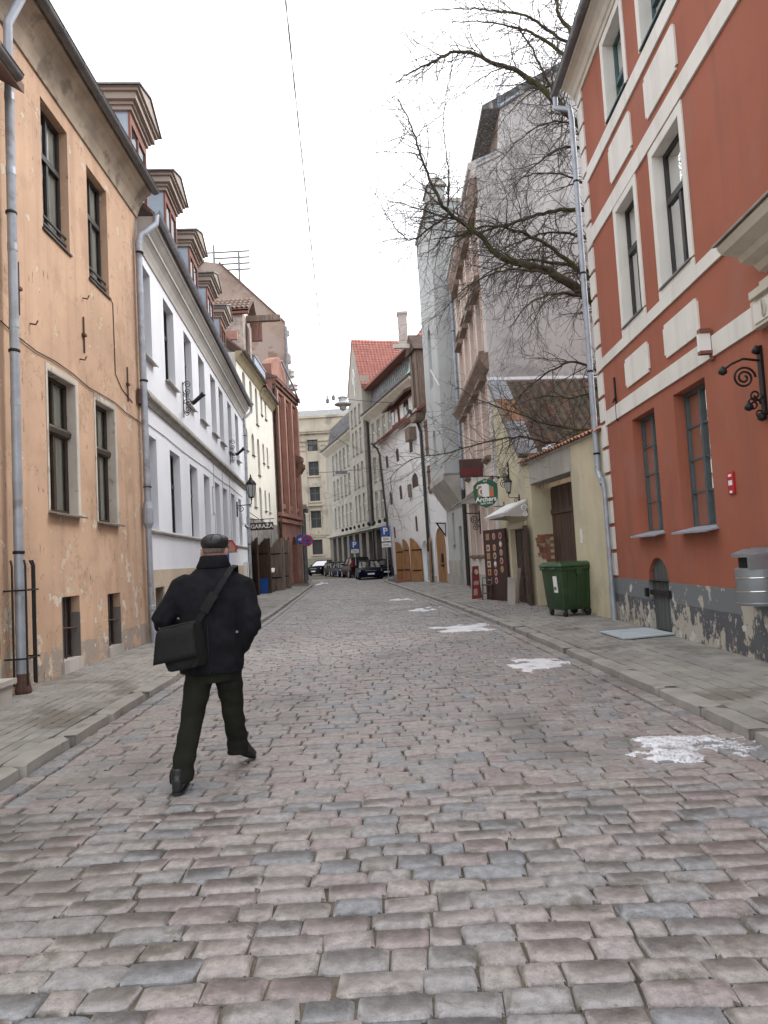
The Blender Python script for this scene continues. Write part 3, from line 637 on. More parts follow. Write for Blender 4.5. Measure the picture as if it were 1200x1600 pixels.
for (a, b, c, d_) in ops[2:4]:
    w_ = window(t, FA, a, b, c, d_, depth=.14, fm=m_framebrn, style='cross', tr=.60, bar=.065, sill=True, sillout=.12, curtain='one')
    q = MB(); FA.prof(q, a+.02, b-.02, [(-.14, c+1.18), (-.08, c+1.20), (-.065, c+1.27), (-.09, c+1.31), (-.14, c+1.32)]); q.build('transom_moulding', m_framebrn, w_)
    q = MB()                                                                # flush pale surround of the lower windows
    o_ = .09
    FA.box(q, a-o_*.6, a, c, d_, .001, .010); FA.box(q, b, b+o_, c, d_, .001, .010); FA.box(q, a-o_*.6, b+o_, d_, d_+o_, .001, .010); q.build('window_surround', m_surr, t)
    q = MB()                                                                # lining of the deep reveal
    FA.box(q, a-.001, a+.012, c, d_, -.135, .006); FA.box(q, b-.012, b+.001, c, d_, -.135, .006); FA.box(q, a+.012, b-.012, d_-.012, d_, -.135, .006); q.build('reveal_lining', m_surr, t)
for (a, b, c, d_) in ops[4:]:
    w_ = window(t, FA, a, b, c, d_, depth=.14, fm=m_frameblk, style='mull', gm=GLASSF)
    q = MB(); q.tube([FA.p(a-.02, (c+d_)/2+.02, -.05), FA.p(b+.02, (c+d_)/2-.02, -.05)], .014, 6)
    for k in range(3): u = a+.12+(b-a-.24)*k/2; q.tube([FA.p(u, c, -.09), FA.p(u, d_, -.09)], .011, 6)
    q.build('window_bars', m_rust, w_)
    q = MB(); FA.box(q, a-.04, b+.03, c-.20, c+.012, -.2, .035); q.build('window_sill', m_conc, w_)
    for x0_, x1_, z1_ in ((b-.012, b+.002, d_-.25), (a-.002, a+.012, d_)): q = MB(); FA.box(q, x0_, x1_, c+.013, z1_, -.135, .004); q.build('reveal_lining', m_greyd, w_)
mb = MB(); FA.prof(mb, .10, 5.92, [(0, 8.84), (.03, 8.84), (.05, 8.92), (.09, 9.04), (.16, 9.17), (.25, 9.27), (.33, 9.31), (.33, 9.40), (0, 9.40)]); mb.build('cornice', m_soffA, t)
mb = MB(); FA.prof(mb, .2, 5.95, [(.40, 9.44), (-7, 14.4), (-7, 14.2), (.40, 9.36)]); mb.build('roof', m_rooft, t)
gutter(t, FA, -.4, 5.98, 9.42, .40, .085, m_zincd, .75)
pp = pipe(t, [FA.p(.42, 9.36, .40), FA.p(.42, 9.2, .36), FA.p(.40, 8.75, .14), FA.p(.40, 1.9, .13), FA.p(.40, .32, .13)], .058, m_zinc, [FA.p(.40, z, .13) for z in (8.0, 6.2, 4.4, 1.85)])
q = MB(); q.lathe(FA.p(.40, .10, .15), [(.085, 0), (.10, .05), (.085, .12), (.07, .2), (.075, .26)], 14); q.build('pipe_foot', m_rust, pp)
q = MB()
for du, dd in ((-.12, .10), (-.09, .25), (.12, .26), (.15, .12), (.19, .2)): q.tube([FA.p(.40+du, .22, dd), FA.p(.40+du, 1.68, dd), FA.p(.40+du*.9, 1.75, dd-.02)], .0125, 6)
for z in (.55, 1.38): q.tube([FA.p(.26, z, 0), FA.p(.28, z, .26), FA.p(.61, z, .26), FA.p(.61, z, 0)], .012, 6)
q.build('pipe_guard', m_iron, t)
for u, z0, z1 in ((.78, 5.0, 5.72), (2.95, 5.12, 5.72), (5.02, 4.78, 5.45)):   # wall anchors
    q = MB(); q.tube([FA.p(u, z0, .02), FA.p(u, z1, .02)], .014, 6); FA.box(q, u-.05, u+.05, (z0+z1)/2-.02, (z0+z1)/2+.02, .0, .05); q.build('wall_anchor', m_rust, t)
for u, z in ((1.12, 5.0), (2.8, 4.98), (2.98, 6.05)):
    q = MB(); q.tube([FA.p(u, z, 0), FA.p(u, z-.02, .08), FA.p(u+.02, z+.04, .1)], .012, 6); q.build('wall_hook', m_rust, t)
q = MB(); q.tube([FA.p(.3, 4.76, .02)]+[FA.p(.64+4.84*k/8, 4.70-.17*k/8-.03*math.sin(k*1.9), .02) for k in range(9)]+[FA.p(5.85, 4.5, .02)], .009, 5)
q.tube([FA.p(4.27, 6.5, .01), FA.p(4.36, 6.45, .012), FA.p(4.38, 5.15, .012), FA.p(4.7, 4.95, .012), FA.p(5.3, 4.82, .012)], .008, 5); q.build('wall_cable', m_iron, t)
# --- white house
FB = Fac((-4.8, 14.45), (-6.5, 35), 'left')
t = thing('white_house', FB.p(8, 0), 'long white two storey house with dark deep windows and a row of roof dormers', 'house')
UB = [(.04, 1.0), (2.27, 3.42), (4.72, 5.82), (6.92, 8.0), (9.18, 10.28), (11.02, 12.1), (13.3, 14.4), (15.6, 16.7)]; LB = [(.12, 1.08), (2.42, 3.6), (4.9, 6.05), (7.12, 8.2), (9.3, 10.35), (11.2, 12.25), (13.35, 14.4), (15.6, 16.6)]
ops = [(a, b, 6.03, 8.02) for a, b in UB]+[(a, b, 2.40, 4.38) for a, b in LB]+[(.42, 1.25, .30, 1.18), (4.2, 5.0, .30, 1.18), (8.6, 9.4, .30, 1.18)]
mb = MB(); wall(FB, mb, .03, 18.45, 1.55, 8.9, ops, depth=.175, back=9); mb.build('wall', m_white, t)
mb = MB(); wall(FB, mb, .03, 18.45, 0, 1.55, ops[-3:], depth=.3, back=9, d=.03); mb.build('plinth', m_tan, t)
for i, o_ in enumerate(ops[:8]): window(t, FB, *o_, depth=.17, fm=m_frameblk, style='cross', tr=.64, bar=.06, sill=True, sillm=m_whsoff, sillout=.12)
for i, o_ in enumerate(ops[8:16]): window(t, FB, *o_, depth=.17, fm=m_frameblk, style='cross', tr=.60, bar=.065)
for o_ in ops[16:]: window(t, FB, *o_, depth=.28, fm=m_frameblk, style='mull', gm=GLASSF, d=.03)
mb = MB(); FB.prof(mb, .03, 18.5, [(0, 8.24), (.03, 8.24), (.05, 8.32), (.10, 8.44), (.16, 8.53), (.19, 8.55), (.19, 8.61), (.23, 8.66), (.30, 8.76), (.33, 8.78), (.33, 8.90), (0, 8.90)]); mb.build('cornice', m_whsoff, t)
mb = MB(); FB.prof(mb, .03, 18.45, [(0, 4.98), (.05, 4.98), (.08, 5.06), (.14, 5.10), (.14, 5.15), (.02, 5.34), (0, 5.34)]); mb.build('string_course', m_band, t)
mb = MB(); FB.prof(mb, .03, 18.4, [(0, 2.30), (.07, 2.31), (.08, 2.345), (0, 2.385)]); mb.build('sill_band', m_band, t)
mb = MB(); FB.prof(mb, .0, 18.5, [(.38, 8.96), (-3.6, 12.9), (-9, 13.0), (-9, 12.8), (-3.6, 12.7), (.38, 8.86)]); mb.build('roof', m_rooft, t)
gutter(t, FB, -.05, 18.7, 8.98, .40, .08, m_zinc, .62)
for k, u in enumerate((-2.2, 1.30, 4.86, 8.4, 11.85, 15.25)):                     # dormers
    a, b = u, u+1.48
    if k == 0: continue
    d0 = -.38; mb = MB(); FB.box(mb, a+.02, b-.02, 9.3, 12.02, -3.2, d0-.05); dm = mb.build('dormer', m_bluesh, t)
    q = MB(); FB.box(q, a, a+.10, 9.6, 12.0, d0-.05, d0); FB.box(q, b-.10, b, 9.6, 12.0, d0-.05, d0); FB.box(q, a+.10, b-.10, 11.78, 12.0, d0-.05, d0); FB.box(q, a+.1, b-.1, 9.7, 10.3, d0-.05, d0)
    FB.box(q, (a+b)/2-.04, (a+b)/2+.04, 10.3, 11.78, d0-.05, d0-.01); q.build('dormer_frame', m_dormred, dm)
    q = MB(); q.face([FB.p(a+.1, 10.3, d0-.035), FB.p(b-.1, 10.3, d0-.035), FB.p(b-.1, 11.78, d0-.035), FB.p(a+.1, 11.78, d0-.035)]); q.build('pane', GLASSF, dm)
    q = MB()
    for (o_, z0, z1) in ((.05, 12.02, 12.12), (.10, 12.12, 12.2), (.18, 12.2, 12.36), (.24, 12.36, 12.44)): FB.box(q, a-o_, b+o_, z0, z1, -3.0, d0+o_)
    c = (a+b)/2; FB.poly(q, [(a-.29, 12.44), (b+.29, 12.44), (c, 12.78)], -3.0, d0+.29); q.build('dormer_cornice', m_dormbr, dm)
    q = MB(); FB.poly(q, [(a-.33, 12.44), (c, 12.80), (c, 12.84), (a-.33, 12.48)], -3.1, d0+.33); FB.poly(q, [(b+.33, 12.44), (c, 12.80), (c, 12.84), (b+.33, 12.48)], -3.1, d0+.33); q.build('dormer_roof', m_zincd, dm)
pp = pipe(t, [FB.p(.02, 8.92, .40), FB.p(.0, 8.72, .39), FB.p(-.22, 8.38, .12), FB.p(-.24, 8.2, .08), FB.p(-.26, 2.9, .10), FB.p(-.28, 2.6, .10)], .066, m_zinc, [FB.p(-.25, z, .10) for z in (8.0, 5.35, 3.2)])
q = MB(); q.lathe(FB.p(-.28, 2.35, .10), [(.05, 0), (.10, .12), (.10, .42), (.075, .55)], 12); q.tube([FB.p(-.28, 2.38, .10), FB.p(-.22, .75, .10), FB.p(-.20, .10, .12)], .058, 12); q.lathe(FB.p(-.20, .10, .12), [(.075, 0), (.07, .12), (.06, .5)], 12); q.lathe(FB.p(-.22, .75, .10), [(.06, 0), (.072, .02), (.072, .09), (.06, .11)], 12); q.build('pipe_hopper', m_zinc, pp)
q = MB(); FB.box(q, -.42, -.12, 4.86, 5.16, .0, .05); q.build('pipe_bracket', m_rust, pp)
pipe(t, [FB.p(18.7, 8.95, .4), FB.p(18.75, 8.7, .4), FB.p(18.3, 8.3, .10), FB.p(18.3, 8.0, .10), FB.p(18.3, .2, .10)], .065, m_zinc, [FB.p(18.3, z, .1) for z in (7.5, 5, 2.5)])
q = MB(); q.tube([FB.p(-.1, 4.58, .015)]+[FB.p(k*1.9, 4.58+.02*math.sin(k*2), .015) for k in range(1, 10)], .009, 5)
for u in (9.0, 12.9, 11.0): q.tube([FB.p(u, 2.4, .012), FB.p(u+.02, 4.95, .012)], .007, 5)
q.build('wall_cable', m_band, t)
q = MB(); FB.box(q, 8.62, 8.92, 3.25, 4.15, .0, .03); pl = q.build('wall_plaque', m_whsoff, t); q = MB(); FB.box(q, 8.66, 8.88, 3.30, 4.10, .03, .034); q.build('plaque_face', m_wht, pl)
def scroll(mb, fc, u, z, d, r, turns, sgn, n=26, th=.010, flip=1):
    """an iron spiral in the plane perpendicular to the wall: d outwards, z up"""
    pts = []
    for i in range(n+1):
        a = turns*2*math.pi*i/n; rr = r*(1-.82*i/n); pts.append(fc.p(u, z+sgn*rr*math.sin(a)-sgn*0, d+flip*(r-rr*math.cos(a))))
    mb.tube(pts, th, 5)
for k, u in enumerate((4.2, 13.37)):
    b = thing('sign_bracket', FB.p(u, 5.95, 0), ('nearer' if k == 0 else 'farther')+' black wrought iron bracket with spotlight on white facade', 'bracket', 'iron spotlight brackets on the white house')
    q = MB(); q.tube([FB.p(u, 5.5, .03), FB.p(u, 6.45, .03)], .014, 6)
    for z, s, r_ in ((6.38, 1, .10), (6.2, -1, .09), (6.08, 1, .07), (5.72, -1, .10), (5.6, 1, .07), (5.9, 1, .11)): scroll(q, FB, u, z, .04, r_, 1.6, s)
    q.build('scrollwork', m_iron, b, smooth=60)
    q = MB(); q.tube([FB.p(u, 5.88, .04), FB.p(u, 5.95, .35)], .012, 6); q.obox(FB.p(u, 6.0, .42), FB.n, FB.e, (0, 0, 1), .02, .02, .02)
    ax = (FB.n*.75+Vector((0, 0, .55))+FB.e*-.25).normalized(); q.lathe(FB.p(u, 5.86, .26), [(.045, 0), (.055, .05), (.055, .30), (.075, .42)], 10, ax); q.build('spotlight', m_iron, b, smooth=40)
def lantern(root, fc, u, z, d, s, side_arm=True, pane=None):
    """six sided street lantern on an arm: z = underside of the lantern"""
    mb = MB(); n = 6
    mb.lathe(fc.p(u, z-.10*s, d), [(.02*s, 0), (.035*s, .03*s), (.02*s, .06*s), (.06*s, .10*s)], 8)
    for j in range(n):
        a = 2*math.pi*j/n; c, sn = math.cos(a), math.sin(a)
        P = lambda r_, h: fc.p(u, z+h*s, d)+Vector((c*r_*s, sn*r_*s, 0))
        mb.tube([P(.085, 0), P(.165, .42)], .010*s, 5)
    mb.lathe(fc.p(u, z, d), [(.085*s, -.02*s), (.095*s, 0), (.085*s, .02*s)], n); mb.lathe(fc.p(u, z+.41*s, d), [(.165*s, 0), (.195*s, .015*s), (.19*s, .04*s), (.10*s, .15*s), (.06*s, .19*s), (.065*s, .22*s), (.03*s, .25*s), (.03*s, .29*s), (.008*s, .36*s)], n)
    mb.tube([fc.p(u, z-.10*s, d), fc.p(u, z-.2*s, d), fc.p(u, z-.24*s, d-.06*s), fc.p(u, z-.25*s, .04)], .016*s, 6)
    mb.tube([fc.p(u, z-.62*s, .02), fc.p(u, z-.12*s, .02)], .028*s, 6); scroll(mb, fc, u, z-.38*s, .04, .11*s, 1.4, 1, th=.011*s)
    mb.build('lantern_frame', m_iron, root, smooth=40)
    q = MB(); q.loft([[fc.p(u, z+h*s, d)+Vector((math.cos(2*math.pi*j/n)*r_*s, math.sin(2*math.pi*j/n)*r_*s, 0)) for j in range(n)] for r_, h in ((.08, .005), (.16, .415))]); q.build('lantern_glass', pane or m_amberg, root)
b = thing('wall_lantern', FB.p(14.9, 4, 0), 'large black six sided street lantern on scrolled arm of white facade', 'lantern'); lantern(b, FB, 14.9, 4.32, .62, 1.25)
b = thing('security_camera', FB.p(16.4, 3.2, 0), 'small pale security camera on the far end of white facade', 'camera'); q = MB(); FB.box(q, 16.3, 16.5, 3.25, 3.75, 0, .06); q.tube([FB.p(16.4, 3.4, .05), FB.p(16.4, 3.25, .18)], .02, 6); q.build('mount', m_wht, b); q = MB(); q.obox(FB.p(16.35, 3.2, .24), (FB.n*.5-FB.e*.6-Vector((0, 0, .5))).normalized(), Vector((0, 0, 1)).cross(FB.n*.5-FB.e*.6).normalized(), (0, 0, 1), .14, .05, .05); q.build('housing', m_zincd, b)
b = thing('utility_box', FB.p(16.6, .9, 0), 'small white meter box low on the far end of white facade', 'box'); q = MB(); FB.box(q, 16.4, 17.0, .9, 1.7, .03, .16); q.build('box_body', m_wht, b); q = MB(); FB.box(q, 16.43, 16.97, .93, 1.67, .16, .175); q.build('box_door', m_whsoff, b)
b = thing('triangle_sign', (-4.42, 20, .12), 'red three cornered warning sign on blue post just past the man', 'sign')
c = Vector((-4.42, 20.0, 0)); q = MB(); q.tube([c+Vector((0, 0, .1)), c+Vector((0, 0, 2.0))], .045, 8); q.build('post', m_blue, b)
def tri(r_): return [c+Vector((.10, -.07, 2.07))+Vector((math.sin(a+s_*.32)*r_, 0, math.cos(a+s_*.32)*r_)) for a in (0, 2*math.pi/3, 4*math.pi/3) for s_ in (-1, 1)]
q = MB(); q.prism(tri(.21), (0, .02, 0)); q.build('sign_plate', m_redp, b)
q = MB(); q.prism([p-Vector((0, .006, 0)) for p in tri(.155)], (0, .004, 0)); q.build('sign_field', m_pinkbr, b)
q = MB(); q.obox(c+Vector((.10, -.06, 1.93)), (1, 0, 0), (0, 1, 0), (0, 0, 1), .19, .04, .02); q.build('sign_foot', m_zincd, b)
# --- cream house with the arched windows
FC = Fac((-6.5, 33.0), (-6.5, 43.5), 'left')              # u = Y-33
t = thing('cream_house', FC.p(5, 0), 'cream plastered house with small arched windows above a grey stone ground floor', 'house')
cols = [(1.2, 1.95), (3.0, 3.7), (4.55, 5.25), (6.2, 6.75), (7.55, 8.1)]; ops = []
for i, (a, b) in enumerate(cols):
    tall = i == 2
    for (z0, z1) in ((9.86, 11.0), (7.15, 8.25), (4.5, 5.65)):
        ops.append((a, b, z0-(.85 if tall else 0)+(.05 if tall and z0 < 5 else 0), z1, .26))
ops = [o if o[2] > 3.9 else (o[0], o[1], 3.95, o[3], o[4]) for o in ops]
mb = MB(); wall(FC, mb, -.15, 10.4, 3.85, 11.5, ops, depth=.22, back=8); mb.build('wall', m_cream, t)
for o_ in ops: window(t, FC, *o_[:4], depth=.2, fm=m_framewht, gm=GLASSF, style='mull', rise=o_[4], sill=True, sillm=m_zincd, sillout=.08, bar=.04)
go = [(1.3, 2.5, .12, 2.75, .6), (3.9, 5.5, .12, 2.6, .7), (6.2, 7.9, .12, 2.6, .7)]
mb = MB(); wall(FC, mb, -.15, 10.4, 0, 3.85, go, depth=.5, back=8, d=.02); mb.build('ground_floor_wall', m_stone, t)
for o_ in go:
    q = MB(); FC.poly(q, [(o_[0], o_[2]), (o_[1], o_[2])]+arch_pts(*o_[:2], o_[3], o_[4])[::-1], -.50, -.44); q.build('door', m_wooddk, t)
def arch_leaf(name, root, hinge, ang, w_, h, rise, m, z0=.13, th=.06, planks=4):
    """one leaf of an arched plank door, opened; the outline rises in a quarter arch towards the far edge"""
    x = Vector((math.cos(ang), math.sin(ang), 0)); n = Vector((-x.y, x.x, 0)); h0 = Vector(hinge); o = None
    lo = MB(); H = lambda s_: h-rise+rise*math.sin(math.pi/2*min(1, s_)**.9) 
    for k in range(planks):
        a, b = k/planks, (k+1)/planks; g = .006; pts = [(a*w_+g, 0), (b*w_-g, 0)]+[((b+(a-b)*i/4)*w_+(-g if i == 0 else g if i == 4 else 0), H(b+(a-b)*i/4)) for i in range(5)]
        mb = MB(); mb.prism([h0+x*p+Vector((0, 0, z0+q_)) for p, q_ in pts], n*(th+random.uniform(-.006, .006)))
        if o is None: o = mb.build(name, m, root)
        else: mb.build('plank', m, o)
    q = MB()
    for zz in (.25, .72): q.hexa([h0+x*a+Vector((0, 0, z0+h*zz+c))+n*d_ for d_ in (-.015, th+.02) for a, c in ((.02, -.04), (w_*.85, -.03), (w_*.85, .03), (.02, .04))])
    q.build('hinge_strap', m_iron, o); return o
for (u, ang, w_, h, r_) in ((3.95, -70, 1.15, 2.75, .75), (5.5, -8, .95, 2.7, .8), (6.15, -35, 1.15, 2.8, .8), (7.95, -12, 1.0, 2.75, .8), (1.35, -60, .8, 2.7, .5), (2.5, -20, .8, 2.7, .5)):
    arch_leaf('door_leaf', t, FC.p(u, 0, .06), R(ang), w_, h, r_, m_woodgr if u > 3 else m_wooddk)
for (u0_, u1_, z) in ((-.25, 6.0, 11.5), (6.0, 10.5, 11.25)):
    mb = MB(); FC.prof(mb, u0_, u1_, [(0, z-.42), (.04, z-.42), (.10, z-.32), (.22, z-.12), (.32, z-.08), (.32, z+.02), (0, z+.02)]); mb.build('cornice', mat('ochre_cornice', (.40, .34, .22), rough=.9, var=.1), t)
    gutter(t, FC, u0_, u1_+.1, z+.06, .38, .07, m_zincd)
mb = MB(); FC.prof(mb, -.2, 10.45, [(.36, 11.56), (-5, 16.4), (-8, 16.4), (-8, 16.2), (-5, 16.2), (.36, 11.46)]); mb.build('roof', m_rooft, t)
mb = MB(); FC.box(mb, 6.05, 9.6, 11.6, 13.1, -2.4, -.2); FC.box(mb, 6.0, 9.7, 13.1, 13.16, -2.4, -.15); mb.build('roof_flashing', m_bluesh, t)
mb = MB(); FC.poly(mb, [(-.15, 12.1), (.05, 12.1), (.05, 12.5), (-.15, 12.5)], -8, .1); mb.build('parapet', m_pinkbr, t)
m_paint = mat('flaking_white_brick', (.46, .40, .36), rough=.95, var=.25, vscale=3, bump=.003, brick=((.35, .3, .27), (.38, .30, .26), 1., (R(90), 0, 0)))
mb = MB(); FC.box(mb, 3.3, 5.6, 12.3, 14.6, -3.6, -.25); dm = mb.build('hoist_dormer', m_paint, t)
q = MB(); FC.poly(q, [(3.3, 14.6), (5.6, 14.6), (4.45, 15.5)], -3.5, -.26); q.build('dormer_gable', m_cream, dm)
q = MB(); FC.box(q, 4.0, 4.9, 12.7, 14.2, -.25, -.2); q.build('dormer_hatch', m_wooddk, dm)
q = MB(); FC.box(q, 3.1, 3.32, 14.5, 14.7, -3.6, .1); q.build('dormer_eave', m_dormred, dm)
for (a, b, c, d_) in ((3.1, 14.62, 4.45, 15.62), (5.8, 14.62, 4.45, 15.62)):
    q = MB(); FC.poly(q, [(a, b), (c, d_), (c, d_+.1), (a, b+.1)], -3.7, .15); q.build('dormer_roof', m_clay if False else mat('brown_pantile', (.17, .115, .09), rough=.9, var=.3, vscale=6), dm)
    for k in range(5):
        for j in range(14):
            pass
q = MB()                                                    # rounded pantile rows on the side of the hoist dormer that faces the lens
for k in range(4):
    for j in range(16):
        f0, f1 = k/4, (k+1)/4; d0, d1 = -3.7+j*.24, -3.7+(j+1)*.24-.02
        P = lambda f_, d_, e: FC.p(3.1+1.35*f_, 14.72+1.0*f_+e, d_)
        q.loft([[P(f0, d0, .05), P(f0, (d0+d1)/2, .13), P(f0, d1, .05)], [P(f1, d0, .03), P(f1, (d0+d1)/2, .09), P(f1, d1, .03)]], closed=False)
o = q.build('dormer_tile', MATS['brown_pantile'], dm); o['kind'] = 'stuff'
q = MB(); FC.box(q, 4.3, 4.6, 14.45, 14.75, -.3, 1.55); q.build('hoist_beam', m_woodgr, dm)
q = MB(); FC.poly(q, [(4.36, 13.4), (4.54, 13.4), (4.54, 14.45), (4.36, 14.45)], .0, .55); q.build('hoist_brace', m_shut, dm)
b = thing('hanging_sign', FC.p(1.9, 3.5, .6), 'dark hanging sign board with GARAŽA in white letters', 'sign')
q = MB(); q.box((-6.45, 34.4, 3.20), (-5.35, 34.44, 3.56)); q.build('board', m_menub, b)
q = MB(); q.tube([(-6.5, 34.42, 3.72), (-5.3, 34.42, 3.72)], .02, 6); q.tube([(-6.5, 34.42, 4.1), (-6.0, 34.42, 3.72)], .015, 6)
for x in (-6.3, -5.5): q.tube([(x, 34.42, 3.56), (x, 34.42, 3.72)], .012, 5)
q.build('hanger', m_iron, b)
text_mesh('GARAŽA', .27, (-5.9, 34.392, 3.375), (1, 0, 0), (0, 0, 1), 'lettering', m_wht, b, bold=.006)
b = thing('menu_stand', (-6.05, 37.4, .12), 'slim dark stand with tilted white menu panel outside grey stone ground floor', 'stand')
q = MB(); q.tube([(-6.05, 37.4, .12), (-6.05, 37.4, 1.15)], .03, 8); q.lathe((-6.05, 37.4, .12), [(.2, 0), (.2, .03), (.04, .05)], 12); q.build('post', m_iron, b)
q = MB(); q.obox((-6.05, 37.38, 1.22), (1, 0, 0), (0, .8, .6), (0, -.6, .8), .20, .17, .02); q.build('menu_panel', m_wht, b)
b = thing('flower_tub', (-6.05, 35.5, .12), 'blue square tub on the footway in front of dark doorway', 'tub')
q = MB(); q.loft([[(-6.05+sx*s_, 35.5+sy*s_, z) for sx, sy in ((-1, -1), (1, -1), (1, 1), (-1, 1))] for s_, z in ((.19, .12), (.22, .8), (.25, .8), (.25, .86), (.20, .86), (.20, .7))]); q.build('tub_body', m_blue, b)
q = MB(); q.box((-6.24, 35.31, .7), (-5.86, 35.69, .78)); q.build('tub_soil', m_bed, b)
# --- red brick house with tall arched niches
FD = Fac((-6.45, 43.5), (-5.85, 50.1), 'left')
t = thing('brick_house', FD.p(3, 0), 'tall red brick house with narrow arched niches and dark moulded cornices', 'house')
ops = []
for k in range(3):
    a = .75+k*1.95
    ops += [(a, a+1.25, 4.95, 12.2-.0*k, .62, .35)]
ops += [(.7, 1.6, .12, 3.2, .45, .5), (2.15, 2.9, 1.0, 3.2, .38, .5), (3.5, 5.1, .12, 3.3, .8, .7)]
mb = MB(); wall(FD, mb, 0, 6.6, 0, 13.0, ops, back=9); FD.poly(mb, [(0, 13.0), (4.6, 13.0), (3.4, 14.4), (2.2, 14.9), (.6, 14.3), (0, 13.9)], -.6, 0); mb.build('wall', m_brick, t)
for o_ in ops[:3]:
    for (z0, z1, rs_) in ((5.0, 7.2, 0), (7.7, 9.5, 0), (10.0, 12.05, .5)):
        window(t, FD, o_[0]+.15, o_[1]-.15, z0, z1, depth=.30, fm=m_framebrn, gm=GLASSF, style='mull' if rs_ else 'grid', rise=rs_, bar=.06)
    q = MB(); FD.box(q, o_[0]+.02, o_[1]-.02, 7.2, 7.7, -.34, -.26); FD.box(q, o_[0]+.02, o_[1]-.02, 9.5, 10.0, -.34, -.26); FD.box(q, o_[0]+.05, o_[1]-.05, 4.96, 5.25, -.3, .10); q.build('spandrel', m_brick, t)
for k in range(4):
    q = MB(); FD.box(q, .22+k*1.95, .52+k*1.95, 4.6, 12.3, 0, .24); q.build('pilaster', m_pinkbr, t)  # paler than the niches: relief shading put into the pilaster colour
for o_ in ops[3:]:
    q = MB(); FD.poly(q, [(o_[0], o_[2]), (o_[1], o_[2])]+arch_pts(*o_[:2], o_[3], o_[4])[::-1], -.5, -.45); q.build('door', m_wooddk, t)
for z, d_ in ((4.1, .14), (4.45, .22), (12.3, .12), (12.6, .22), (12.82, .34)):
    q = MB(); FD.box(q, -.02, 6.7, z, z+.22, 0, d_); q.build('cornice', m_shut if z > 12 else m_brick, t)
for (z, d_, u) in ((8.1, .5, 5.9), (8.6, .4, 5.9)):
    q = MB(); FD.prof(q, u, 6.68, [(0, z-.6), (.1, z-.55), (d_, z), (d_, z+.25), (0, z+.4)]); q.build('corbel', m_shut, t)
mb = MB(); FD.prof(mb, -.05, 6.65, [(.36, 13.06), (-4.5, 15.0), (-9, 15.0), (-9, 13.0), (.36, 12.98)]); mb.build('roof', m_rooft, t)
pipe(t, [FD.p(.10, 12.9, .12), FD.p(.10, .2, .12)], .09, m_framebrn)
pipe(t, [FD.p(2.4, 14.7, .1), FD.p(4.4, 13.4, .4), FD.p(6.3, 12.7, .4)], .06, m_zinc)
# --- tall brown gable behind it
t = thing('brown_gable_house', (-9, 51, 0), 'tall house showing a bare brown brick gable above the red brick house', 'house')
mb = MB(); G = [(-17.5, 0), (-6.45, 0), (-6.35, 18.75), (-10.95, 23.45), (-12.0, 23.65), (-17.5, 18.8)]
mb.prism([(x, 50.6, z) for x, z in G], (-1.2, 8, 0)); mb.build('gable_wall', m_gable, t)
mb = MB()
for (a, b) in ((2, 3), (4, 5)):
    (x0, z0), (x1, z1) = G[a], G[b]; mb.hexa([(x0, 50.5, z0), (x1, 50.5, z1), (x1-1.2, 58.7, z1), (x0-1.2, 58.7, z0), (x0, 50.5, z0+.14), (x1, 50.5, z1+.14), (x1-1.2, 58.7, z1+.14), (x0-1.2, 58.7, z0+.14)])
mb.build('roof', m_rooft, t)
for (x, z, sx, sz) in ((-6.12, 18.2, .16, .25), (-6.1, 16.3, .18, .4), (-6.0, 15.2, .26, .35), (-5.9, 14.2, .34, .28), (-6.0, 13.3, .22, .5)):
    q = MB(); q.lathe((x-.15, 51.1, z-sz), [(sx*.5, 0), (sx, sz*.4), (sx*.8, sz), (sx*1.1, sz*1.4), (sx*.5, sz*2)], 9); q.build('facade_ornament', mat('pale_ornament', (.55, .52, .50), rough=.9), t, smooth=50)
pipe(t, [(-6.32, 50.52, 18.5), (-6.36, 50.5, 12.2)], .10, m_zincd, joints=False)
q = MB()
for z in (23.95, 24.4, 23.5, 23.05): q.tube([(-13.0 if z > 24 else -11.3+.5*(24-z), 50.9, z), (-8.75, 50.9, z)], .055, 6)
q.tube([(-11.35, 50.9, 23.3), (-11.35, 50.9, 24.95)], .08, 6); q.tube([(-9.55, 50.9, 22.0), (-9.55, 50.9, 24.4)], .08, 6)
b = thing('roof_rack', (-11, 50.9, 23.5), 'dark metal rack of bars on the ridge of the brown gable', 'rack'); q.build('rack_bars', m_zincd, b)
# --- low pale house past the brick house
t = thing('pale_annex', (-6.2, 52, 0), 'low pale annexe with dark downpipes beyond the red brick house', 'house')
FE = Fac((-5.9, 50.2), (-6.2, 54.4), 'left'); mb = MB(); wall(FE, mb, 0, 4.2, 0, 5.3, [(2.2, 3.4, .12, 2.6)], back=4); mb.build('wall', m_tower, t)
q = MB(); FE.box(q, -.1, 4.4, 5.3, 5.6, -4, .45); q.build('cornice', m_band, t)
q = MB(); FE.box(q, 2.2, 3.4, .12, 2.6, -.17, -.1); q.build('door', m_wooddk, t)
for u in (.9, 2.0, 3.9): pipe(t, [FE.p(u, 5.2, .14), FE.p(u, .15, .14)], .10, m_zincd, joints=False)
b = thing('road_signs', (-5.5, 48.6, .12), 'blue direction disc and red and blue no stopping disc on one post', 'sign')
q = MB(); q.tube([(-5.52, 48.6, .12), (-5.52, 48.6, 3.5)], .05, 8); q.build('post', m_zincd, b)
q = MB(); q.lathe((-5.76, 48.5, 3.10), [(.33, 0), (.33, .03)], 20, (.25, -1, 0)); d_ = q.build('blue_disc', m_blue, b)
q = MB(); q.lathe((-5.30, 48.45, 3.0), [(.40, 0), (.40, .03)], 22, (.1, -1, 0)); d_ = q.build('red_disc', m_pinkp, b)
